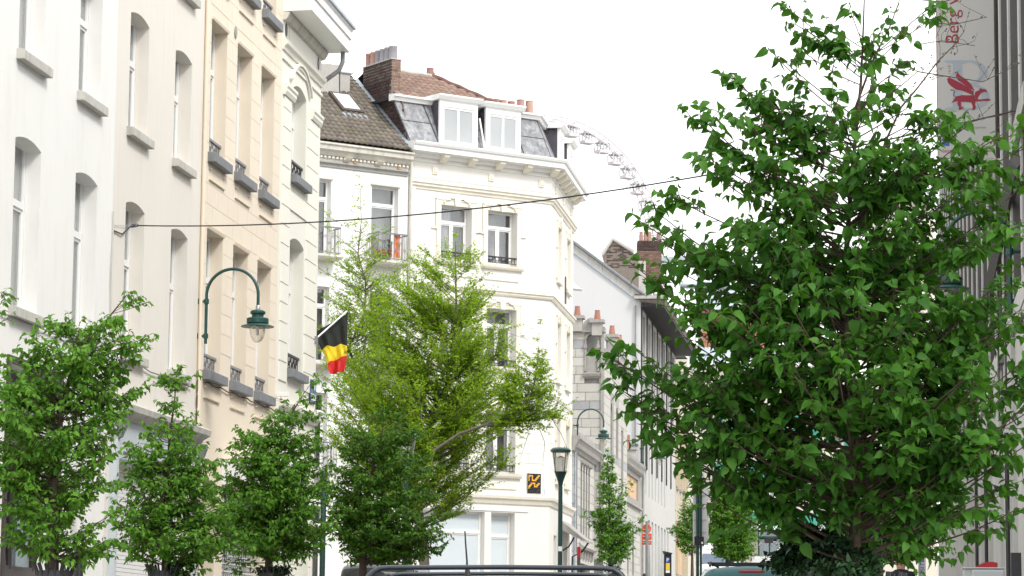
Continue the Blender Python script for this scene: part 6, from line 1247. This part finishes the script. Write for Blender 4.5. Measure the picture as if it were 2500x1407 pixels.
def leaf_mesh(name, P, Fm, sz, tpl, m, parent, org):
    v, f = tpl; n = len(P)
    if n == 0: return None
    V = np.einsum('nij,kj->nki', Fm, v) * sz[:, None, None] + P[:, None, :] - org
    V = V.reshape(-1, 3).astype(np.float32); nv = len(v)
    lens = np.array([len(q) for q in f]); flat = np.concatenate([np.array(q) for q in f])
    idx = (flat[None, :] + (np.arange(n) * nv)[:, None]).reshape(-1).astype(np.int32); L_ = np.tile(lens, n); st_ = np.concatenate([[0], np.cumsum(L_)[:-1]]).astype(np.int32)
    me = bpy.data.meshes.new(name); me.vertices.add(len(V)); me.vertices.foreach_set('co', V.ravel()); me.loops.add(len(idx)); me.loops.foreach_set('vertex_index', idx)
    me.polygons.add(len(L_)); me.polygons.foreach_set('loop_start', st_); me.polygons.foreach_set('loop_total', L_.astype(np.int32)); me.materials.append(m); me.update(calc_edges=True); me.shade_smooth(); me.validate()
    o = bpy.data.objects.new(name, me); COL.objects.link(o); o.parent = parent; return tag(o, kind='stuff')
def tree(label, D, trunk, prof, tips, nb, leaf, kind, lm, seed, r_tr=.055, nparts=300, group=None, depth=.85, tw=(.10, .32), per=.042, bare=(), bark='bark', name='street_tree', gz=None, zmul=1., rise=(.15, .55), rf=(.45, 1.0), clump=1.0, leafrise=0., dens=1.0, tiers=0.):
    rs = np.random.default_rng(seed); k = D / F_
    T = np.array([at(px, py, D) for px, py in trunk]); base = T[0].copy(); s = base @ SU; gz = g(s) + .1 if gz is None else gz
    T = np.vstack([[base[0] + .0, base[1], gz - .1], T]) if base[2] > gz else T
    o = thing(name, label, 'tree', (T[0][0], T[0][1], gz), 0, group); org = np.array([T[0][0], T[0][1], gz])
    zs = T[:, 2]; rad = np.interp(zs, [zs.min(), zs.min() + .6 * (zs.max() - zs.min()), zs.max()], [r_tr, r_tr * .38, r_tr * .05])
    tr_ = MB(); jit = T.copy()
    tr_.tube([tuple(p - org) for p in jit], list(rad), 12); tr_.build('trunk', M[bark], o, True)
    tx = lambda z: np.array([np.interp(z, zs, T[:, 0]), np.interp(z, zs, T[:, 1]), z])
    PR = np.array([[at(0 + CX_, py, D)[2], at(xl, py, D)[0], at(xr, py, D)[0]] for py, xl, xr in prof]); PR = PR[np.argsort(PR[:, 0])]
    zlo, zhi = PR[0, 0], PR[-1, 0]; zz = np.linspace(zlo, zhi, 80); wgt = np.interp(zz, PR[:, 0], PR[:, 2] - PR[:, 1]); wgt = wgt ** 1.25; wgt /= wgt.sum()
    ends = []
    for i in range(nb):
        z = rs.choice(zz, p=wgt) + rs.normal(0, .04)
        if tiers: z = round(z / tiers) * tiers + rs.normal(0, tiers * (.16 if kind == 'heart' else .27))
        z = min(max(z, zlo), zhi); c = tx(z); th = rs.uniform(0, 2 * math.pi); xl, xr = np.interp(z, PR[:, 0], PR[:, 1]), np.interp(z, PR[:, 0], PR[:, 2]); mid = min(max(c[0], xl + .1 * (xr - xl)), xr - .1 * (xr - xl))
        f = rs.uniform(*rf) ** .7; cx = math.cos(th); rx = (xr - mid) if cx > 0 else (mid - xl); hwm = (xr - xl) / 2
        ends.append(np.array([mid + cx * rx * f, c[1] + math.sin(th) * hwm * depth * f, z]))
    for px, py in tips: ends.append(at(px, py, D) + np.array([0, rs.normal(0, .12), 0]))
    br = MB(); tw_ = MB(); P = []; Dv = []; S = []
    for ie, e in enumerate(ends):
        exp_ = ie >= nb
        reach = math.hypot(*(e - tx(e[2]))[:2]); z0 = max(e[2] - reach * rs.uniform(*rise) - .05, zlo - .1 * (zhi - zlo), T[0][2] + .6); z0 = min(z0, e[2] - .02); a = tx(z0)
        mid = (a + e) / 2 + np.array([0, 0, -.10 * reach * rs.uniform(.2, 1.2)]) + rs.normal(0, .03 * reach, 3)
        q = [a * (1 - t) ** 2 + 2 * mid * t * (1 - t) + e * t * t for t in np.linspace(0, 1, 7)]
        r0_ = min(.45 * np.interp(z0, zs, rad), .003 + .0065 * reach * (r_tr / .055) ** .6); br.tube([tuple(p - org) for p in q], list(np.linspace(r0_, .0028 * max(1, r_tr / .055 * .6), 7)), 5, False)
        Lb = max(reach, .2); nt2 = int(max(4, Lb / .07) * dens)
        for j in range(nt2):
            t = rs.uniform(.22, 1.0) if j else 1.0; p = a * (1 - t) ** 2 + 2 * mid * t * (1 - t) + e * t * t; bd = (e - a) / (np.linalg.norm(e - a) + 1e-9)
            d = bd * rs.uniform(.2, 1.1) + rs.normal(0, .55, 3) * np.array([1, 1, .7]) + np.array([0, 0, .12 + leafrise]); d /= np.linalg.norm(d); ln = rs.uniform(*tw) * (1.15 - .45 * t) * (Lb * .6 + .45) ** .5
            if j == 0: ln *= .5
            tw_.tube([tuple(p - org), tuple(p + d * ln - org)], [.0035, .0015], 3, False)
            m_ = max(2, int(ln / per))
            for u in range(m_):
                if rs.random() > clump: continue
                w = (u + .7) / m_; c = p + d * ln * w
                for sg in (-1, 1):
                    side = np.cross(d, [0, 0, 1.0]) * sg; dv = d * .45 + side * rs.uniform(.4, 1.0) + rs.normal(0, .35, 3) + np.array([0, 0, -.55 + leafrise]); P.append(c + side * .012); Dv.append(dv); S.append(leaf * rs.uniform(.5, 1.2) * (1 - .3 * w))
    for path, r0_, bud in bare:
        q = [at(px, py, D + .25) for px, py in path]; br.tube([tuple(p - org) for p in q], list(np.linspace(r0_, .002, len(q))), 6, False)
        for i in range(len(q) - 1):
            for _ in range(bud):
                t = rs.random(); p = q[i] * (1 - t) + q[i + 1] * t; e = p + rs.normal(0, .07, 3) + np.array([0, 0, .04]); m = (p + e) / 2 + rs.normal(0, .012, 3); tw_.tube([tuple(p - org), tuple(m - org), tuple(e - org)], [.002, .0016, .001], 3, False)
                for _2 in range(2): b_ = e - (e - p) * rs.random() * .5; tw_.tube([tuple(b_ - org), tuple(b_ - org + np.array([.006, 0, .008]))], [.0045, .002], 4)
    br.build('branches', M[bark], o, True); tag(tw_.build('twigs', M[bark], o), kind='stuff')
    P, Dv, S = np.array(P), np.array(Dv), np.array(S); Fm, S = leaf_frames(P, Dv, S, rs); tpl = leaf_template(kind)
    v = Fm[:, 2, 2]
    if nparts:
        d_ = -(P[:, 1]) + rs.normal(0, .05, len(P)) + S * 2; od = np.argsort(-d_); sel, rest = od[:nparts], od[nparts:]
        me = bpy.data.meshes.new('leaf'); me.from_pydata([tuple(q) for q in tpl[0]], [], tpl[1]); me.materials.append(lm); me.shade_smooth()
        for i in sel:
            l = bpy.data.objects.new('leaf', me); COL.objects.link(l); l.parent = o; R = Fm[i] * S[i]; c = P[i] - org
            l.matrix_local = Matrix(((R[0, 0], R[0, 1], R[0, 2], c[0]), (R[1, 0], R[1, 1], R[1, 2], c[1]), (R[2, 0], R[2, 1], R[2, 2], c[2]), (0, 0, 0, 1)))
    else: rest = np.arange(len(P))
    leaf_mesh('foliage', P[rest], Fm[rest], S[rest], tpl, lm, o, org); print('tree', label[:40], len(P)); return o
GR = 'street trees in iron guards along both pavements'
# large tree on the right
tree('large heart-leaved street tree filling the right of the view', 16.0, [(2090, 1407), (2088, 1250), (2085, 1100), (2072, 950), (2066, 820), (2060, 700), (2070, 560), (2080, 440), (2090, 320), (2102, 200), (2108, 60), (2112, -60)],
     [(-60, 2060, 2160), (0, 1990, 2200), (60, 1990, 2175), (130, 1960, 2200), (200, 1940, 2190), (240, 1840, 2190), (290, 1760, 2330), (340, 1760, 2400), (400, 1760, 2420), (450, 1730, 2440), (500, 1690, 2450), (560, 1620, 2460), (620, 1590, 2490), (700, 1630, 2530), (780, 1640, 2540), (850, 1600, 2550), (920, 1570, 2550), (1000, 1590, 2540), (1060, 1680, 2530), (1080, 1660, 2530), (1110, 1780, 2500), (1145, 1940, 2440), (1190, 2010, 2350), (1235, 2030, 2300)],
     [(1870, 130), (1895, 145), (1930, 20), (1945, 50), (1970, 80), (1790, 190), (1800, 215), (1840, 240), (1680, 295), (1715, 310), (1745, 270), (1722, 400), (1735, 430), (1760, 350), (1640, 490), (1570, 545), (1600, 520), (1535, 640), (1560, 660), (1600, 700), (1478, 860), (1500, 880), (1540, 850), (1505, 945), (1530, 960), (1560, 990), (1600, 1050), (1640, 1090), (1640, 1110), (1700, 1190),
      (2270, 50), (2250, 40), (2180, 110), (2215, 150), (2240, 175), (2250, 290), (2290, 270), (2350, 320), (2400, 350), (2440, 340), (2470, 330), (2480, 380), (2380, 380), (2490, 460), (2470, 560), (2500, 640), (2480, 700), (2520, 760), (2500, 900), (2520, 1000), (2500, 1080), (2460, 1180), (2490, 1240), (2420, 1220), (2330, 1250), (2250, 1280), (2150, 1290), (2040, 1280)],
     310, .090, 'heart', M['leaf_near'], 11, tiers=.40, r_tr=.050, depth=.75, tw=(.14, .32), per=.05, rise=(.25, .7), rf=(.3, 1.05), group=GR, dens=.8,
     bare=[([(2140, 430), (2160, 350), (2200, 262), (2240, 215), (2290, 150), (2330, 110), (2355, 75)], .008, 4), ([(2075, 300), (2130, 150), (2175, 60), (2200, -10)], .008, 3), ([(2240, 175), (2300, 185), (2400, 200), (2490, 155)], .004, 4), ([(2240, 300), (2330, 310), (2400, 290), (2480, 276)], .004, 4), ([(2200, -5), (2300, 5), (2360, -10)], .004, 3), ([(2280, 57), (2330, 60), (2410, 42)], .004, 3), ([(2235, 110), (2300, 100), (2380, 112)], .003, 4)])
tree('smaller leafy tree right behind the big right tree trunk', 25.0, [(2150, 1407), (2150, 1330), (2145, 1250), (2140, 1150)],
     [(1100, 2040, 2300), (1160, 2010, 2330), (1220, 1990, 2340), (1290, 1990, 2330), (1340, 2020, 2310)], [(2290, 1350), (2100, 1345)], 150, .10, 'ovate', M['leaf_near'], 12, r_tr=.07, nparts=0, group=GR, per=.055)
# left row
tree('leftmost full street tree with a tall shoot reaching over the white house', 33.0, [(128, 1407), (130, 1330), (128, 1240), (134, 1150), (140, 1080), (152, 1000), (168, 930), (185, 880), (215, 830), (262, 780), (310, 720)],
     [(800, 120, 300), (840, 60, 330), (900, -10, 320), (950, -40, 310), (1000, -60, 300), (1060, -70, 290), (1120, -70, 290), (1180, -60, 310), (1240, -50, 315), (1290, -30, 310), (1330, 10, 290)],
     [(318, 712), (330, 730), (352, 740), (300, 750), (285, 775), (372, 815), (345, 828), (300, 830), (270, 770), (78, 820), (90, 850), (150, 795), (165, 810), (215, 800), (230, 815), (330, 850), (310, 880), (365, 940), (330, 960), (20, 900), (-10, 950), (290, 1330), (240, 1340), (190, 1370), (100, 1345), (60, 1300), (20, 1290)],
     205, .104, 'ovate', M['leaf_mid'], 21, tiers=.36, r_tr=.11, group=GR, tw=(.14, .34), per=.05, rf=(.4, 1.2), dens=.95, bark='bark')
tree('tree just outside the left frame edge with one shoot in view', 30.0, [(-170, 1407), (-165, 1200), (-150, 1000), (-120, 860), (-60, 790), (0, 740)], [(800, -160, -60), (900, -300, -40), (1000, -330, -20), (1200, -340, -10), (1330, -300, -20)], [(5, 715), (12, 735), (20, 780), (0, 760), (-10, 905), (15, 1010)], 40, .088, 'ovate', M['leaf_mid'], 22, r_tr=.1, nparts=0, group=GR, per=.07)
tree('narrow pointed street tree before the shop with the roller shutter', 39.0, [(405, 1407), (404, 1340), (404, 1260), (408, 1180), (412, 1120), (415, 1060), (425, 990), (432, 915)],
     [(915, 408, 465), (950, 392, 482), (985, 388, 465), (1015, 392, 465), (1045, 350, 490), (1080, 315, 510), (1130, 310, 520), (1180, 315, 520), (1230, 295, 550), (1270, 285, 585), (1310, 285, 600), (1345, 300, 590)],
     [(440, 903), (428, 912), (480, 915), (395, 930), (305, 1090), (500, 1200), (540, 1120), (530, 1140), (320, 1160), (290, 1280), (590, 1300), (490, 1390), (480, 1375), (330, 1365), (360, 1400)],
     205, .104, 'ovate', M['leaf_mid'], 23, tiers=.36, r_tr=.09, group=GR, tw=(.13, .30), per=.05, rf=(.4, 1.2), dens=.95)
tree('broad street tree hiding the ivory house ground floor', 45.0, [(655, 1407), (658, 1340), (665, 1270), (670, 1200), (675, 1120), (690, 1060), (712, 1010), (745, 955)],
     [(985, 690, 775), (1020, 640, 780), (1060, 590, 785), (1100, 560, 790), (1150, 535, 800), (1200, 520, 810), (1250, 515, 815), (1300, 520, 810), (1335, 560, 800)],
     [(770, 925), (760, 940), (735, 960), (790, 950), (715, 1000), (780, 975), (790, 1010), (545, 1100), (510, 1180), (520, 1250), (800, 1330), (560, 1390), (540, 1370), (770, 1350), (820, 1310)],
     235, .104, 'ovate', M['leaf_mid'], 24, tiers=.36, r_tr=.10, group=GR, tw=(.14, .34), per=.05, rf=(.4, 1.2), dens=.95)
tree('darker dense street tree in front of the ginkgo', 53.0, [(886, 1407), (886, 1350), (888, 1280), (900, 1200), (915, 1120), (930, 1060), (945, 1010)],
     [(1010, 890, 985), (1050, 850, 1015), (1100, 830, 1035), (1150, 815, 1050), (1200, 805, 1060), (1250, 800, 1070), (1300, 810, 1075), (1345, 835, 1060)],
     [(950, 1000), (930, 1010), (1070, 1290), (1085, 1330), (1060, 1350), (800, 1200), (790, 1290), (850, 1370), (940, 1365), (1020, 1365), (1085, 1310)],
     230, .098, 'ovate', M['leaf_dark'], 25, tiers=.36, r_tr=.11, group=GR, tw=(.15, .36), per=.05, rf=(.4, 1.2), dens=1.0)
tree('slender young street tree in front of the stone building', 100.0, [(1489, 1407), (1489, 1340), (1488, 1260), (1487, 1180), (1484, 1120)],
     [(1108, 1474, 1492), (1140, 1468, 1505), (1180, 1460, 1515), (1220, 1452, 1525), (1260, 1448, 1530), (1300, 1450, 1545), (1340, 1455, 1550), (1365, 1462, 1525)],
     [(1483, 1102), (1428, 1245), (1424, 1262), (1440, 1280), (1572, 1262), (1560, 1275), (1568, 1290), (1460, 1190), (1545, 1180), (1540, 1200)],
     260, .13, 'ovate', M['leaf_mid'], 26, r_tr=.09, nparts=0, group=GR, tw=(.15, .34), per=.08, rf=(.35, 1))
tree('small green tree left of the tall sign board', 138.0, [(1690, 1390), (1690, 1300), (1688, 1230)], [(1215, 1668, 1700), (1250, 1655, 1712), (1290, 1640, 1720), (1330, 1650, 1715), (1345, 1665, 1700)], [(1632, 1290), (1640, 1300), (1670, 1205)], 170, .14, 'ovate', M['leaf_mid'], 27, r_tr=.10, nparts=0, group=GR, per=.11, tw=(.2, .5))
tree('leafy tree behind the tall sign board above the white van', 128.0, [(1775, 1390), (1775, 1300), (1770, 1200)], [(1150, 1740, 1790), (1190, 1725, 1825), (1240, 1722, 1850), (1290, 1725, 1855), (1325, 1730, 1855), (1350, 1745, 1850)], [(1760, 1140), (1850, 1230)], 330, .15, 'ovate', M['leaf_mid'], 28, r_tr=.11, nparts=0, group=GR, per=.10, tw=(.2, .5))
# ginkgo
tree('tall feathery light green ginkgo before the white corner houses', 80.0, [(1036, 1407), (1036, 1330), (1020, 1240), (1010, 1150), (1050, 1040), (1090, 940), (1105, 860), (1115, 760), (1112, 680), (1112, 590)],
     [(590, 1075, 1145), (630, 1000, 1175), (680, 940, 1195), (740, 890, 1210), (800, 860, 1225), (860, 840, 1240), (930, 810, 1255), (1000, 790, 1260), (1060, 800, 1230), (1120, 830, 1200), (1180, 880, 1170), (1225, 960, 1140)],
     [(1110, 572), (1030, 610), (1010, 640), (990, 660), (1180, 620), (1240, 800), (1225, 850), (1150, 1240), (1120, 1250), (1130, 1220), (860, 1100), (1240, 1100), (1235, 1130), (1190, 1160), (1215, 1060)],
     265, .080, 'flat', M['leaf_ginkgo'], 31, r_tr=.17, nparts=0, tw=(.22, .7), per=.05, rise=(.35, 1.1), rf=(.35, 1.08), leafrise=.25, clump=.8, bark='bark_light', name='ginkgo_tree', dens=1.35)
tree('second slim ginkgo stem rising against the white tiled-roof house', 83.0, [(1000, 1300), (960, 1100), (850, 850), (890, 770), (893, 690), (874, 620), (882, 540), (880, 460)],
     [(450, 876, 886), (500, 862, 900), (550, 850, 915), (600, 838, 935), (660, 830, 960), (720, 800, 985), (790, 790, 990), (860, 780, 980), (930, 775, 960), (1000, 780, 940)],
     [(880, 435), (800, 560), (790, 600), (785, 660), (782, 720), (780, 800), (960, 560), (945, 600), (985, 690), (790, 520), (810, 640), (930, 560), (1000, 640), (1000, 720)],
     290, .078, 'flat', M['leaf_ginkgo'], 32, r_tr=.10, nparts=0, tw=(.2, .55), per=.06, rise=(.3, 1.0), rf=(.35, 1.1), leafrise=.25, clump=.75, bark='bark_light', name='ginkgo_tree', dens=.85)
tree('ginkgo branch spray spreading right across the corner building', 78.0, [(1060, 1100), (1120, 1060), (1190, 1035), (1260, 1005), (1300, 960), (1310, 900), (1318, 820)],
     [(800, 1305, 1335), (840, 1290, 1335), (880, 1235, 1345), (920, 1210, 1360), (960, 1200, 1375), (1000, 1250, 1385), (1020, 1300, 1380)],
     [(1320, 790), (1395, 985), (1390, 1010), (1365, 960), (1250, 850), (1225, 870), (1205, 910), (1340, 1040), (1310, 1040)],
     120, .078, 'flat', M['leaf_ginkgo'], 33, r_tr=.045, nparts=0, tw=(.18, .5), per=.05, rise=(.2, .6), rf=(.3, 1), leafrise=.1, bark='bark_light', name='ginkgo_tree', gz=at(1060, 1100, 78)[2], dens=1.1,
     bare=[([(1290, 1000), (1340, 1010), (1370, 1060), (1400, 1130)], .018, 2), ([(1280, 1005), (1290, 1060), (1270, 1120)], .014, 2), ([(1300, 1005), (1330, 1080), (1325, 1140)], .012, 2), ([(1180, 780), (1230, 810), (1290, 830), (1300, 800)], .01, 2)])
# ------------------------------------------------------------------ tree guards, ivy and bushes
def guard_ring(label, px, py_top, D, rad=.2, fl=1.):
    p = at(px, py_top, D); gz = g(p @ SU) + .12; H = p[2] - gz; o = thing('tree_guard', label, 'tree guard', (p[0], p[1], gz), .2, 'black iron tree guards')
    for z in (.12, H * .5, H - .18):
        MB().lathe([(rad, z), (rad + .012, z), (rad + .012, z + .09), (rad, z + .09), (rad, z)], (0, 0), 28).build('ring', M['iron'], o)
    for k in range(16):
        a_ = 2 * math.pi * k / 16; c, s_ = math.cos(a_), math.sin(a_)
        MB().tube([(rad * c, rad * s_, 0), (rad * c, rad * s_, H - .16), ((rad + .02 * fl) * c, (rad + .02 * fl) * s_, H - .08), ((rad + .06 * fl) * c, (rad + .06 * fl) * s_, H)], .016, 5).build('bar', M['iron'], o)
    return o
def bush(label, px, py, D, rx_, rz_, n, leaf, lm, seed, cat='bush', name='bush', gz=None):
    rs = np.random.default_rng(seed); c = at(px, py, D); gz = g(c @ SU) if gz is None else gz
    o = thing(name, label, cat, (c[0], c[1], gz), 0); org = np.array([c[0], c[1], gz]); st_ = MB()
    cl = rs.normal(0, 1, (26, 3)); cl /= np.linalg.norm(cl, axis=1, keepdims=True); cl = cl * rs.uniform(.3, .95, (26, 1)) * np.array([rx_, rx_, rz_])
    for q in cl: st_.tube([(0, 0, max(0, c[2] - gz - rz_)), tuple(q + c - org)], [.012, .004], 4, False)
    st_.build('stems', M['bark'], o); i = rs.integers(0, 26, n); P = c + cl[i] + rs.normal(0, .16, (n, 3)) * np.array([rx_, rx_, rz_]); Dv = (P - c) + rs.normal(0, .4, (n, 3)) + np.array([0, 0, -.2])
    Fm, S = leaf_frames(P, Dv, leaf * rs.uniform(.6, 1.1, n), rs); leaf_mesh('foliage', P, Fm, S, leaf_template('ovate'), lm, o, org); return o
guard_ring('black iron guard around the leftmost street tree', 133, 1375, 33); guard_ring('black iron guard with ivy around the narrow pointed tree', 400, 1378, 39); guard_ring('black iron guard around the broad tree by the ivory house', 664, 1386, 45)
guard_ring('black iron guard around the big right tree', 2090, 1398, 16, .26, .3)
bush('dark ivy tumbling over the narrow tree guard', 435, 1402, 39, .22, .24, 700, .06, M['leaf_ivy'], 41, 'ivy', 'ivy'); bush('dark shrub inside the guard of the broad tree', 675, 1400, 45, .26, .2, 700, .06, M['leaf_ivy'], 42)
bush('dark clipped bush at the foot of the slender young tree', 1492, 1392, 99, .32, .32, 900, .07, M['leaf_ivy'], 43)
bush('large dark ivy mass around the foot of the big right tree', 2010, 1352, 16.2, .30, .17, 3600, .05, M['leaf_ivy'], 44, 'ivy', 'ivy'); bush('dark shrub filling the guard beside the big trunk', 2080, 1402, 15.6, .20, .10, 1500, .05, M['leaf_ivy'], 45)
print('objects', len(bpy.data.objects))
